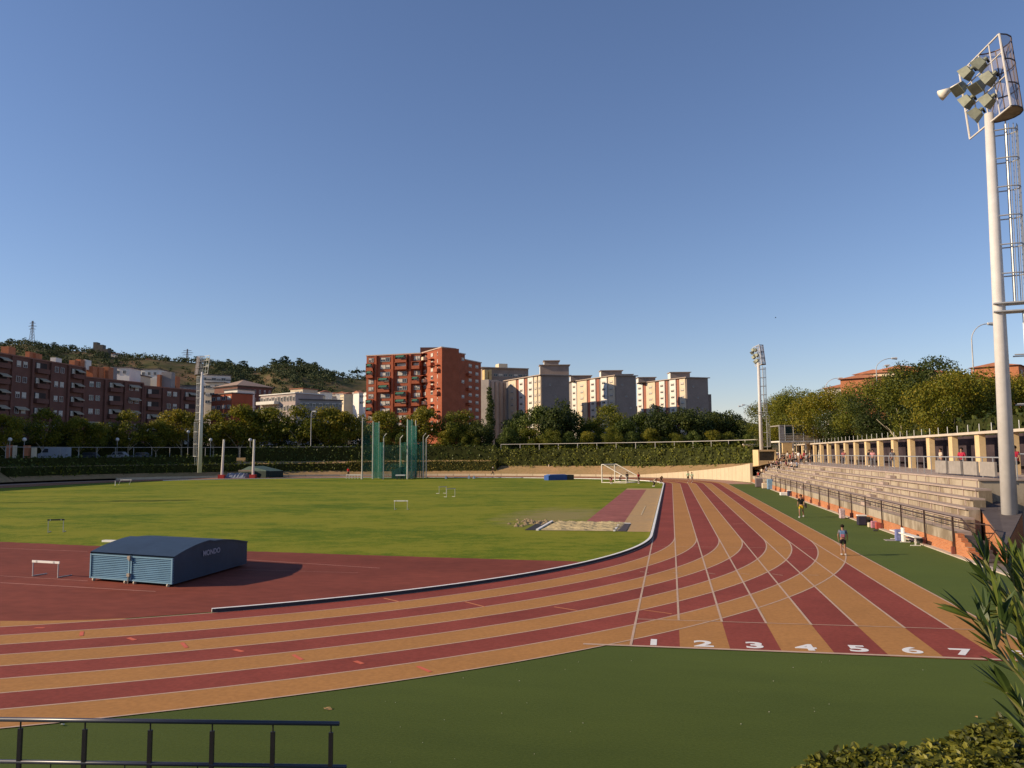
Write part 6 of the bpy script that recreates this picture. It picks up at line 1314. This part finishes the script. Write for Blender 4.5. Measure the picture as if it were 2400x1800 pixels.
g = MB(); g.tube((-.10, .12, 1.42), (-.12, -.10, 1.44), .018, n=6); g.tube((.10, .12, 1.42), (.12, -.10, 1.44), .018, n=6); g.build('strap', m_hd, t2)
p = G(1879, 1212.5, 0.004); t = person('person walking towards the camera on the turf, black shirt and yellow shorts', p, facing(p, (0, 0, 0))-0.2, 'walk', (.012, .012, .014), (.62, .40, .03), 'shorts', HD, 1.70/1.76, skinm=SK, face=True)
bgp = thing('shoulder_bag', 'black bag hanging at the side of the person in yellow shorts', 'bag', p, t.rotation_euler.z); g = MB(); g.box((.30, .06, .86), (.14, .34, .30)); o = g.build('bag_body', m_hd, bgp); md = o.modifiers.new('b', 'BEVEL'); md.width = .04; md.segments = 3
g = MB(); g.path([(.28, .10, .98), (.10, .05, 1.47), (-.12, -.05, 1.36)], .015, 5); g.build('strap', m_hd, bgp)
# far figures on track and field
def pg(px, py, z=0.03): return G(px, py, z)
p = pg(1613, 1131); person('person running in a light green top on the far lanes, left of the pair', p, facing(p, (0, 0, 0)), 'run', (.45, .62, .38), (.02, .02, .02), 'shorts', HD, 1.05)
p = pg(1622, 1131.5); person('person running in a pale green top on the far lanes, right of the pair', p, facing(p, (0, 0, 0)), 'run', (.55, .68, .45), (.3, .3, .28), 'shorts', HD, 1.0)
p = pg(1497, 1133); person('person in a red shirt standing right of the goal', p, 0.5, 'stand', (.50, .03, .03), (.05, .03, .03), 'shorts', HB, 1.0)
p = pg(1470, 1131.5); person('person in black standing at the right end of the goal', p, 0.2, 'stand', (.03, .02, .03), (.03, .02, .03), 'trousers', HB, 1.0)
p = pg(1434, 1134); person('person in a dark red top crouching before the goal', p, -0.5, 'bend', (.40, .03, .06), (.4, .1, .1), 'shorts', HB, 1.05)
p = pg(1452, 1129); person('person in a white top bending behind the goal net', p, 0.8, 'bend', (.65, .6, .6), (.05, .05, .06), 'trousers', HB, 1.15)
p = pg(1531, 1140); person('person bending over the sand at the end of the jump runway', p, 1.2, 'bend', (.42, .36, .26), (.05, .04, .04), 'trousers', HD, 1.1)
p = pg(1549, 1133); person('person in black beyond the end of the jump runway', p, 0.3, 'bend', (.04, .03, .03), (.04, .03, .03), 'trousers', HB, 1.1)
p = base(817, 178, 0.03); person('person in a bright red top left of the throwing cage', p, 0.2, 'stand', (.60, .03, .03), (.02, .02, .02), 'trousers', HB, 1.25)
p = base(1154, 178, 0.03); person('person in dark clothes and white cap on the far track before the clipped hedge', p, 1.5, 'run', (.03, .03, .03), (.02, .02, .02), 'trousers', (.75, .72, .68), 1.15)
# spectators on the far terraces, one by one
SH = [('white', (.70, .67, .64)), ('red', (.50, .05, .05)), ('pink', (.60, .28, .28)), ('black', (.02, .02, .022)), ('dark blue', (.03, .04, .12)), ('orange', (.60, .22, .06)), ('grey', (.25, .25, .27)), ('pale blue', (.35, .45, .60)), ('cream', (.65, .56, .40)), ('maroon', (.22, .03, .05))]
spec = [  # px, row index, shirt, where
 (1722, 0, 6, 'lowest left end of the terraces'), (1730, 0, 8, 'second from the left end, lowest row'), (1738, 0, 5, 'lowest row, just left of the grey bin'), (1744, 1, 0, 'second row, left end'), (1748, 0, 2, 'lowest row near the brick patch'), (1756, 1, 9, 'second row below the booth'), (1762, 2, 5, 'third row below the booth window'), (1768, 1, 4, 'second row, right of the maroon top'), (1773, 2, 2, 'third row below the booth'),
 (1780, 2, 9, 'third row, under the right side of the booth'), (1786, 1, 8, 'second row at the start of the railing'), (1790, 3, 0, 'fourth row, right of the booth'), (1797, 2, 0, 'third row, near a green bag'), (1803, 3, 7, 'fourth row, beside the white top'), (1809, 3, 0, 'fourth row, next to the standing figure'), (1816, 4, 8, 'fifth row, pale hair'), (1822, 4, 2, 'fifth row, leaning left'), (1832, 4, 0, 'fifth row, left of the press box column'), (1840, 5, 3, 'top edge under the press box, left'),
 (1847, 5, 0, 'top edge under the press box, second'), (1854, 5, 1, 'top edge under the press box, third'), (1860, 5, 2, 'top edge under the press box, fourth'), (1867, 5, 0, 'top edge under the press box, middle'), (1873, 5, 0, 'top edge, broad white shirt'), (1880, 5, 1, 'top edge, bright red shirt'), (1886, 5, 9, 'top edge, right of the bright red shirt'), (1892, 5, 6, 'top edge, by the last column'), (1900, 5, 8, 'top edge, rightmost of the packed group')]
spec += [(1760, 0, 0, 'lowest row, just right of the brick patch'), (1765, 0, 5, 'lowest row, orange among paler tops'), (1778, 0, 1, 'lowest row beside the grey bin, red'), (1783, 3, 6, 'fourth row, back under the booth'), (1794, 4, 2, 'fifth row, right of the booth frame'), (1826, 5, 4, 'top edge left of the press box column'), (1835, 5, 3, 'top edge at the press box column'), (1844, 4, 9, 'fifth row below the press box deck'), (1857, 4, 0, 'fifth row in front of the packed group'), (1869, 4, 7, 'fifth row, last before the bare terraces')]
hc_ = [HB, HD, HL, HB, HD]
for i, (px, row, c, wh) in enumerate(spec):
    X = [13.45, 13.95, 14.5, 15.1, 15.7, 16.6][row]; zz = [1.05, 1.62, 2.05, 2.48, 2.92, 3.38][row]
    d = ray(px, 1100); Y = d.y/d.x*X
    sit = row < 5 or i % 2 == 0
    zf = zz-0.45 if row < 5 else (zz-0.02 if not sit else zz-0.02)
    nmc, cc_ = SH[c]
    person('%s in %s, %s' % ('seated spectator' if sit else 'spectator', nmc, wh), (X, Y, zf), R_(-90)+rnd.uniform(-.5, .5), 'sit' if sit else 'stand', cc_, [(.03, .04, .08), (.02, .02, .02), (.30, .22, .15)][i % 3], 'shorts' if i % 3 == 0 else 'trousers', hc_[i % 5], 1.0 if sit else 0.98, 'spectators at the far end of the stand')
p_ = (15.0, ray(1826, 1100).y/ray(1826, 1100).x*15.0, 2.05); person('spectator in black climbing the terraces below the press box', p_, R_(-40), 'walk', (.02, .02, .02), (.02, .02, .02), 'trousers', HB, 1.0)
for px, X, c, lb in ((2255, 17.7, (.42, .03, .06), 'person in a crimson top standing at the walkway rail left of the panels'), (2206, 19.6, (.60, .48, .36), 'person in beige between two pillars, left of the crimson top'), (2092, 19.6, (.20, .20, .22), 'person in grey between the pillars, right of the pair'), (2046, 19.6, (.62, .30, .30), 'person in a pink top between the pillars, near the middle of the colonnade'), (2038, 19.9, (.05, .05, .06), 'person in dark clothes beside the pink top between the pillars'), (1978, 19.5, (.45, .15, .15), 'person in dull red by the far pillars')):
    d = ray(px, 1080); Y = d.y/d.x*X; person(lb, (X, Y, 3.38), rnd.uniform(-2, 1), 'stand', c, (.12, .11, .12), 'trousers', HB, 0.97)
d = ray(2381, 1062); X = 19.4; Y = d.y/d.x*X; person('dark-haired person in red and black sitting by the right edge of the walkway', (X, Y, 3.55), R_(-60), 'sit', (.30, .02, .04), (.02, .02, .02), 'trousers', HB, 1.15)
# ================================================================== benches, bins and bags by the stand
bn = thing('white_bench', 'long white bench with three legs on the turf before the stand', 'bench'); A, B = G(2119, 1278), G(2164, 1296); f = Facade(A, B); zt_ = 0.45
bu = (Vector((12.35, 44.0, 0))-Vector((12.05, 48.2, 0))); A = Vector((12.15, 48.3, 0)); B = Vector((12.3, 44.2, 0))
g = MB(); g.beam(A+Vector((0, 0, .46)), B+Vector((0, 0, .46)), .36, .05); g.build('seat', m_hb, bn)
for k in (0.1, 0.5, 0.9): 
    c = A.lerp(B, k); g = MB(); g.box((c.x, c.y, .22), (.06, .06, .43)); g.box((c.x, c.y, .02), (.5, .07, .035)); g.build('leg', m_hb, bn)
def solid(name, label, cat, px, py, w_, d_, h, m, top=None, X=None):
    p = G(px, py) if X is None else Vector((X, ray(px, py).y/ray(px, py).x*X, 0)); t = thing(name, label, cat, (p.x, p.y, 0.0))
    g = MB(); g.box((0, 0, h/2+.004), (w_, d_, h)); o = g.build('body', m, t); md = o.modifiers.new('b', 'BEVEL'); md.width = min(w_, d_, h)*.12; md.segments = 2
    if top: g = MB(); g.box((0, 0, h+.03), (w_*1.05, d_*1.05, .06)); g.build('lid', top, t)
    return t
solid('black_bin', 'black bin with a white lid beside the front railing', 'bin', 2020, 1231, .55, .5, .62, mat('bin_black', (.035, .03, .05), .6), m_hb)
solid('black_bag', 'round black bag leaning by the black bin', 'bag', 2032, 1229, .45, .4, .5, m_hd)
solid('cool_box', 'cream box right of the black bag', 'box', 2040, 1236, .3, .3, .3, m_crm)
solid('pink_bag', 'pink striped bag beside the cream box', 'bag', 2049, 1238, .35, .3, .45, mat('pink_cloth', (.45, .2, .25), .8, .3, 8))
solid('red_bag', 'red bag beside the pink striped bag', 'bag', 2058, 1240, .3, .3, .42, mat('red_cloth', (.4, .08, .06), .8, .2, 6))
solid('shoe', 'small dark shoe on the kerb right of the red bag', 'shoe', 2052, 1245, .28, .12, .1, m_hd)
solid('blue_bag', 'blue striped bag at the left end of the white bench', 'bag', 2107, 1268, .35, .3, .62, mat('blue_cloth', (.16, .18, .36), .8, .3, 8))
solid('folded_chair', 'white folding chair between blue bag and white bench', 'chair', 2117, 1270, .08, .45, .75, m_hb)
solid('grey_mat', 'flat grey mat on the turf left of the blue bag', 'mat', 2095, 1267, .9, .6, .03, m_gry)
solid('dark_bag', 'dark bag behind the right end of the white bench', 'bag', 2163, 1275, .5, .4, .32, m_hd)
solid('clothes_pile', 'pile of pale clothes against the brick front near the first bag', 'clothes', 1974, 1215, .35, .5, .7, mat('pale_cloth', (.5, .38, .38), .9, .4, 7))
solid('white_bag', 'white bag on the kerb left of the walking person', 'bag', 1838, 1161, .9, .9, .35, m_hb)
solid('navy_bag', 'navy bag with white top on the kerb behind the walking person', 'bag', 1854, 1163, .7, .9, .6, mat('navy_cloth', (.03, .035, .07), .8), m_hb)
solid('grey_bin', 'large grey bin before the far terraces', 'bin', 1779, 1142, 1.0, 1.0, 1.25, mat('bin_grey', (.16, .13, .13), .7, .15))
solid('cream_crate', 'cream crate right of the grey bin', 'crate', 1794, 1145, .9, .8, .75, m_crm)
solid('blue_parasol', 'pale blue folded parasol beside the cream crate', 'parasol', 1805, 1147, .7, .7, 1.35, mat('pale_blue_cloth', (.18, .30, .42), .8, .3, 3))
# ================================================================== lamps, vehicles, gate pillars on the street
def street_lamp(label, px, ybase, ytop, D, arm_px, zb, double=False, rad=0.11, group='tall curved street lamps'):
    b0 = base(px, D, zb); zt = zat(px, ytop, D); t = thing('street_lamp', label, 'street lamp', (0, 0, 0), 0, group); e = Vector((b0.x, b0.y, zt)); g = MB(); g.tube(b0, Vector((b0.x, b0.y, zt-1.6)), rad, rad*.7, 8); g.build('pole', mat('lamp_pole', (0.52, 0.50, 0.47), .5), t)
    for sgn in ((1, -1) if double else (1,)):
        la = arm_px*D/F_PX*sgn; r_ = RT.copy(); r_.z = 0; r_.normalize(); pts = []
        for k in range(8): a = k/7; pts.append(Vector((b0.x, b0.y, zt-1.6))+r_*(la*(a**1.6))+Vector((0, 0, 1.75*math.sin(a*math.pi/2))))
        g = MB(); g.path(pts, rad*.55, 6); g.build('arm', MATS['lamp_pole'], t)
        g = MB(); q = pts[-1]; g.tube(q, q+r_*(0.9*sgn)+Vector((0, 0, -.03)), .16, .24, 8); g.build('lamp_head', mat('lamp_head', (0.62, 0.60, 0.56), .4), t)
street_lamp('curved lamp over the trees left of the brick roofs, nearer head', 2063, 900, 842, 140, 38, 3.9); street_lamp('curved lamp over the trees right of the press box, lower head', 1942, 930, 888, 170, 30, 3.9)
street_lamp('tallest curved lamp, its arm running behind the near mast', 2293, 860, 762, 92, 40, 3.9, rad=.10)
street_lamp('slim second lamp pole close to the curved lamp left of the brick roofs', 2076, 880, 858, 165, 8, 3.9, rad=.07)
street_lamp('double-armed lamp in the gap left of the centre mast', 1764, 1010, 950, 230, 14, 4.5, True, .10, 'double-armed street lamps'); street_lamp('double-armed lamp far left of the centre mast, smaller', 1749, 1010, 953, 250, 8, 4.5, True, .08, 'double-armed street lamps')
street_lamp('slim white lamp post between trees right of the vault uprights', 728, 1036, 966, 194, 2, 4.5, False, .10, 'white street lamps'); 
for px, py, lb in ((22, 1030, 'leftmost round street lamp by the brick pillars'), (56, 1030, 'round street lamp above the second brick pillar'), (274, 1030, 'round street lamp midway between the van and the left mast'), (493, 1031, 'round street lamp right of the left mast'), (586, 1031, 'round street lamp left of the right vault upright'), (440, 1012, 'small white lamp left of the left mast')):
    D = DT(px)-6 if px < 460 else 192; t = thing('globe_lamp', lb, 'street lamp', (0, 0, 0), 0, 'globe lamps along the street'); b0 = base(px, D, PLAT); zt = zat(px, py, D); g = MB(); g.tube(b0, (b0.x, b0.y, zt), .06, n=6); g.build('pole', m_gf, t)
    bm = bmesh.new(); bmesh.ops.create_icosphere(bm, subdivisions=2, radius=.42); bmesh.ops.translate(bm, verts=bm.verts, vec=(b0.x, b0.y, zt)); me = bpy.data.meshes.new('globe'); bm.to_mesh(me); bm.free(); me.materials.append(mat('globe_white', (.6, .58, .54), .3)); o = bpy.data.objects.new('globe', me); COL.objects.link(o); o.parent = t
for a, b, y0, lb in ((14, 25, 1043, 'broad orange brick pillar at the left edge of the street fence'), (29, 34, 1044, 'thin cream pillar beside the leftmost brick pillar'), (54, 66, 1044, 'orange brick pillar under the second globe lamp'), (73, 81, 1049, 'rounded cream pillar left of the white van')):
    D = 163; g = MB(); g.prism(footprint(base(a, D, 0), base(b, D, 0), .8), PLAT, zat(a, y0, D)); o = g.build('gate_pillar', BR3 if b-a > 9 else m_crm); tag(o, lb, 'pillar', 'pillars by the street fence')
m_tyre = mat('tyre', (.02, .02, .02), .8)
def car(label, px, D, L, H_, m,  van=False, group='vehicles parked along the street'):
    D = DT(px)-4 if px < 460 else D
    t = thing('parked_van' if van else 'parked_car', label, 'van' if van else 'car', base(px, D, PLAT), math.atan2(RT.y, RT.x)+0.02, group); W = 1.9 if van else 1.7; h0 = H_*.55 if not van else H_*.45
    prof = [(-L/2, .3), (-L/2, h0*.9), (-L*.30, h0), (-L*.17, H_*.97), (L*.30, H_), (L*.45, h0*1.05), (L/2, h0*.9), (L/2, .3)] if not van else [(-L/2, .3), (-L/2, h0), (-L*.40, h0*1.15), (-L*.28, H_*.98), (L/2-.05, H_), (L/2, H_*.9), (L/2, .3)]
    n = len(prof); g = MB(); g.add([(x, -W/2, z) for x, z in prof]+[(x, W/2, z) for x, z in prof], [tuple(range(n)), tuple(range(2*n-1, n-1, -1))]+[(i, n+i, n+(i+1) % n, (i+1) % n) for i in range(n)]); g.build('body', m, t)
    g = MB()
    if van: g.add([(-L*.37, -W/2-.01, h0*1.25), (-L*.14, -W/2-.01, h0*1.25), (-L*.14, -W/2-.01, H_*.88), (-L*.27, -W/2-.01, H_*.88)], [(0, 1, 2, 3)])
    else: g.add([(-L*.27, -W/2-.01, h0*1.03), (L*.40, -W/2-.01, h0*1.05), (L*.28, -W/2-.01, H_*.93), (-L*.16, -W/2-.01, H_*.92)], [(0, 1, 2, 3)])
    g.build('side_window', m_glass, t)
    for x in (-L*.32, L*.32):
        for y in (-W/2+.1, W/2-.1): g = MB(); g.tube((x, y-.1, .32), (x, y+.1, .32), .32, n=12); g.build('wheel', m_tyre, t)
car('white van parked behind the fence, left of the plane trees', 128, 194, 6.2, 2.6, mat('van_white', (.30, .32, .35), .4, .05), True)
car('dark car parked right of the white van', 208, 195, 4.3, 1.5, mat('car_dark', (.05, .05, .06), .3)); car('silver car parked midway between the van and the left mast', 277, 196, 4.4, 1.6, mat('car_silver', (.30, .30, .31), .3))
car('dull grey car right of the silver one', 330, 197, 4.2, 1.45, mat('car_grey', (.12, .12, .13), .3)); car('dark red car parked just right of the vault uprights', 665, 199, 4.4, 1.5, mat('car_red', (.18, .03, .03), .3)); car('white car parked behind the ivy hedge right of the cage', 1072, 196, 4.2, 1.5, MATS['van_white'])
car('pale car seen under the white fence rail', 1415, 194, 4.3, 1.5, MATS['van_white'])
for px, lb in ((1286, 'short cream post on the bank above the blue mat'), (1311, 'thin cream post on the bank right of the first one')):
    p = base(px, 180, 1.2); g = MB(); g.tube((0, 0, 0), (0, 0, 1.3), .14, n=6); o = g.build('bank_post', m_crm); o.location = p; tag(o, lb, 'post', 'posts on the bank')
# bird
p = at(1818, 745, 120); t = thing('bird', 'small dark bird flying in the clear sky left of the centre mast', 'bird', p); g = MB(); g.tube((-.12, 0, 0), (.10, 0, .02), .04, .015, 6); g.build('body', m_hd, t)
for s in (-1, 1): g = MB(); g.add([(-.04, 0, .01), (.05, 0, .01), (.0, s*.26, .12), (-.06, s*.24, .12)], [(0, 1, 2, 3)]); g.build('wing', m_hd, t)
# ================================================================== foreground: railing, hedge, oleander, bush, litter
zt_ = 2.22; rail = thing('terrace_railing', 'dark blue-grey railing with six posts in the bottom left corner', 'railing')
m_rail = mat('rail_paint', (0.035, 0.037, 0.055), .35, .12, 6, .5); m_post = mat('post_paint', (0.018, 0.014, 0.016), .45, .2, 8, .4)
def RP(px, py): 
    d = ray(px, py); return EYE+d*((zt_-CAM_H)/d.z)
a, b = RP(-160, 1684), RP(795, 1696); g = MB(); g.tube(a, b, .022, n=12); g.build('top_rail', m_rail, rail, True)
D0 = ((a+b)/2).dot(FH); a2, b2 = at(-160, 1788.5, a.dot(FH)), at(812, 1790.5, b.dot(FH)); zz2 = (a2.z+b2.z)/2; a2.z = b2.z = zz2; g = MB(); g.tube(a2, b2, .020, n=12); g.build('lower_rail', m_rail, rail, True)
for px in (-100, 49, 200, 353, 498, 640, 776):
    t_ = (px+160)/955.0; q = a.lerp(b, t_)
    # match the post to its spot by its image column
    for _ in range(6):
        v = q-EYE; cur = 1200+F_PX*v.dot(RT)/v.dot(FW); t_ += (px-cur)/955.0; q = a.lerp(b, t_)
    g = MB(); g.tube((q.x, q.y, zt_-.02), (q.x, q.y, zt_-.085), .008, n=8); g.box((q.x, q.y, (zt_-.085)/2), (.040, .030, zt_-.085), math.atan2((b-a).y, (b-a).x)); g.build('post', m_post, rail)
for px in (125, 300, 470, 715): t_ = (px+160)/972.0; q = a2.lerp(b2, t_); g = MB(); g.tube((q.x, q.y, zz2), (q.x, q.y, 1.0), .006, n=5); g.build('wire_bar', m_post, rail)
# leaves with real leaf outlines for the plants close to the camera
def blade(c, dir_, up, L, W, curl=0.15, n=5):
    """pointed leaf: returns verts, faces (two strips folded along the midrib)"""
    s = dir_.cross(up).normalized(); u2 = s.cross(dir_).normalized(); V = []; F = []
    for i in range(n+1):
        t = i/n; w_ = W*math.sin(math.pi*min(1, max(0.0, t*0.94+0.05)))**0.8*0.5; m_ = c+dir_*(L*t)-u2*(curl*L*t*t)
        V += [m_-s*w_+u2*w_*0.35, m_, m_+s*w_+u2*w_*0.35]
    for i in range(n): a = i*3; F += [(a, a+1, a+4, a+3), (a+1, a+2, a+5, a+4)]
    return V, F
LM['hedge_near'] = leaf_mat('leaf_near_hedge', [(0.045, 0.050, 0.010), (0.14, 0.145, 0.02), (0.30, 0.27, 0.035), (0.44, 0.36, 0.06)], .45, .35, 3.0)
LM['oleander'] = leaf_mat('leaf_oleander', [(0.018, 0.036, 0.010), (0.050, 0.080, 0.018), (0.12, 0.15, 0.026), (0.26, 0.23, 0.05)], .35, .15, 3.0)
nh = thing('near_hedge', 'yellow-green leafy hedge top filling the bottom right corner', 'hedge'); hr2 = random.Random(21); g = MB()
HT = [(1760, 1812), (1830, 1800), (1900, 1790), (1960, 1772), (2050, 1768), (2120, 1756), (2200, 1735), (2280, 1714), (2350, 1700), (2440, 1688)]
def hty(px):
    for (a_, ya), (b_, yb) in zip(HT[:-1], HT[1:]):
        if a_ <= px <= b_: return ya+(yb-ya)*(px-a_)/(b_-a_)
    return HT[-1][1]
top_line = []
for i in range(11000):
    px = hr2.uniform(1840, 2520); dd = hr2.random()**1.3; D = 5.12-1.15*dd; zb = zat(min(px, 2430), hty(min(px, 2430)), 5.0)
    z = zb-0.035+hr2.gauss(0, .012)-0.07*(hr2.random()**2)+0.02*math.sin(px*.02+D*6)+0.012*math.sin(px*.07)
    p = at(px, 1700, D); c = Vector((p.x, p.y, z-0.02*dd)); th = hr2.uniform(0, 6.28); el = hr2.uniform(-.2, 1.1); d = Vector((math.cos(th)*math.cos(el), math.sin(th)*math.cos(el), math.sin(el)))
    up = Vector((hr2.gauss(0, .4), hr2.gauss(0, .4), 1)).normalized()
    if abs(d.dot(up)) > .95: up = Vector((1, 0, 0))
    L_ = hr2.uniform(.030, .052); V, F = blade(c, d, up, L_, L_*.80, .2, 3); g.add(V, F)
g.build('leaves', LM['hedge_near'], nh)['kind'] = 'stuff'
g = MB(); q = [at(1860, 1700, 5.05), at(2530, 1700, 5.05), at(2530, 1700, 3.4), at(1860, 1700, 3.4)]; z_ = [zat(1860, hty(1860), 5)-.14, zat(2430, hty(2430), 5)-.12]
g.prism([(p.x, p.y) for p in q][::-1], 0.0, [z_[0], z_[1], z_[1], z_[0]][::1]); g.build('branches', mat('hedge_heart', (0.03, 0.025, 0.012), .95, .4, 8.0), nh)
ol = thing('oleander', 'oleander branches with long dark leaves reaching in from the right edge', 'shrub'); orr = random.Random(33)
stems = [([(2440, 1640), (2380, 1560), (2325, 1500), (2290, 1440), (2262, 1420)], 2.15), ([(2325, 1500), (2312, 1450), (2305, 1420)], 2.15), ([(2450, 1560), (2400, 1450), (2355, 1390), (2320, 1330), (2300, 1290)], 2.4), ([(2400, 1450), (2385, 1380), (2350, 1300)], 2.45), ([(2460, 1500), (2420, 1400), (2395, 1330)], 2.3), ([(2470, 1420), (2425, 1360), (2380, 1300)], 2.55), ([(2460, 1720), (2400, 1660), (2350, 1600)], 2.0), ([(2450, 1800), (2410, 1720), (2385, 1660)], 2.05), ([(2355, 1390), (2335, 1380), (2300, 1330)], 2.35), ([(2450, 1460), (2405, 1420), (2350, 1420)], 2.5), ([(2480, 1560), (2430, 1480), (2390, 1440)], 2.6), ([(2450, 1620), (2410, 1520), (2375, 1430)], 2.3), ([(2480, 1700), (2430, 1600), (2395, 1520)], 2.25), ([(2440, 1480), (2400, 1390), (2372, 1300)], 2.5), ([(2470, 1450), (2430, 1350), (2410, 1280)], 2.6), ([(2380, 1560), (2350, 1480), (2330, 1400)], 2.25), ([(2480, 1640), (2440, 1560), (2420, 1460)], 2.4)]
for si, (pts, D) in enumerate(stems):
    P3 = [at(px+8, py+22, D+0.02*k) for k, (px, py) in enumerate(pts)]; g = MB(); g.path(P3, .0045, 6); g.build('stem', mat('oleander_stem', (.16, .15, .05), .7), ol)
    g = MB(); tot = 0
    for k in range(len(P3)-1):
        a_, b_ = P3[k], P3[k+1]; d = (b_-a_).normalized(); nl = max(3, int((b_-a_).length/.013*(1.25 if k > 0 else .5)))
        for j in range(nl):
            t = (j+orr.random()*.5)/nl; c = a_.lerp(b_, t); th = orr.uniform(0, 6.28); o1 = d.orthogonal().normalized(); o2 = d.cross(o1); sp = orr.uniform(.18, .6)
            dr = (d*1.0+(o1*math.cos(th)+o2*math.sin(th))*sp).normalized(); L_ = orr.uniform(.06, .105)*(0.8 if k == 0 else 1); V, F = blade(c, dr, Vector((orr.gauss(0, .3), orr.gauss(0, .3), 1)).normalized(), L_, L_*.22, orr.uniform(-.05, .25), 6); g.add(V, F)
    d = (P3[-1]-P3[-2]).normalized()
    for j in range(5):
        th = j*1.3; o1 = d.orthogonal().normalized(); o2 = d.cross(o1); dr = (d+(o1*math.cos(th)+o2*math.sin(th))*.25).normalized(); V, F = blade(P3[-1], dr, Vector((0, 0, 1)), orr.uniform(.07, .10), .014, .05, 6); g.add(V, F)
    g.build('leaves', LM['oleander'], ol)['kind'] = 'stuff'
# bush at the foot of the mast plinth
hedge_strip('bush', 'green bush at the foot of the brick mast plinth near the right edge', 'bush', 'shrub', [(14.4, 33.6), (16.0, 34.0), (18.5, 34.4)], lambda t: 0.0, lambda t: 0.95, 1.6, .16, 31, 1.0, .3)
# dead leaves and bits of litter on the near turf
lt = random.Random(2)
def litter(name, label, cat, px, py, r, m):
    p = G(px, py); g = MB(); n = 7
    g.add([(r*math.cos(k*math.tau/n)*lt.uniform(.6, 1.2), r*.7*math.sin(k*math.tau/n)*lt.uniform(.6, 1.2), lt.uniform(.005, .05)) for k in range(n)]+[(0, 0, .035)], [(k, (k+1) % n, n) for k in range(n)]); o = g.build(name, m); o.location = p; tag(o, label, cat)
litter('dead_leaf', 'curled tan leaf on the near turf, right of the railing', 'leaf', 767, 1663, .09, mat('dead_leaf', (.45, .27, .10), .8)); litter('paper_scrap', 'white scrap on the turf just above the railing', 'paper', 146, 1701, .05, m_hb)
litter('dead_leaf', 'small brown leaf on the turf above the near hedge', 'leaf', 2286, 1684, .05, MATS['dead_leaf'])
g = MB()
for i in range(34):
    p = G(lt.uniform(850, 2350), lt.uniform(1545, 1790)); 
    if p.y < 20.0: r = lt.uniform(.003, .009); g.box((p.x, p.y, .01), (r*2, r*2, r), lt.uniform(0, 3))
struct(g.build('litter_specks', mat('speck', (.45, .42, .30), .8)), 'stuff')
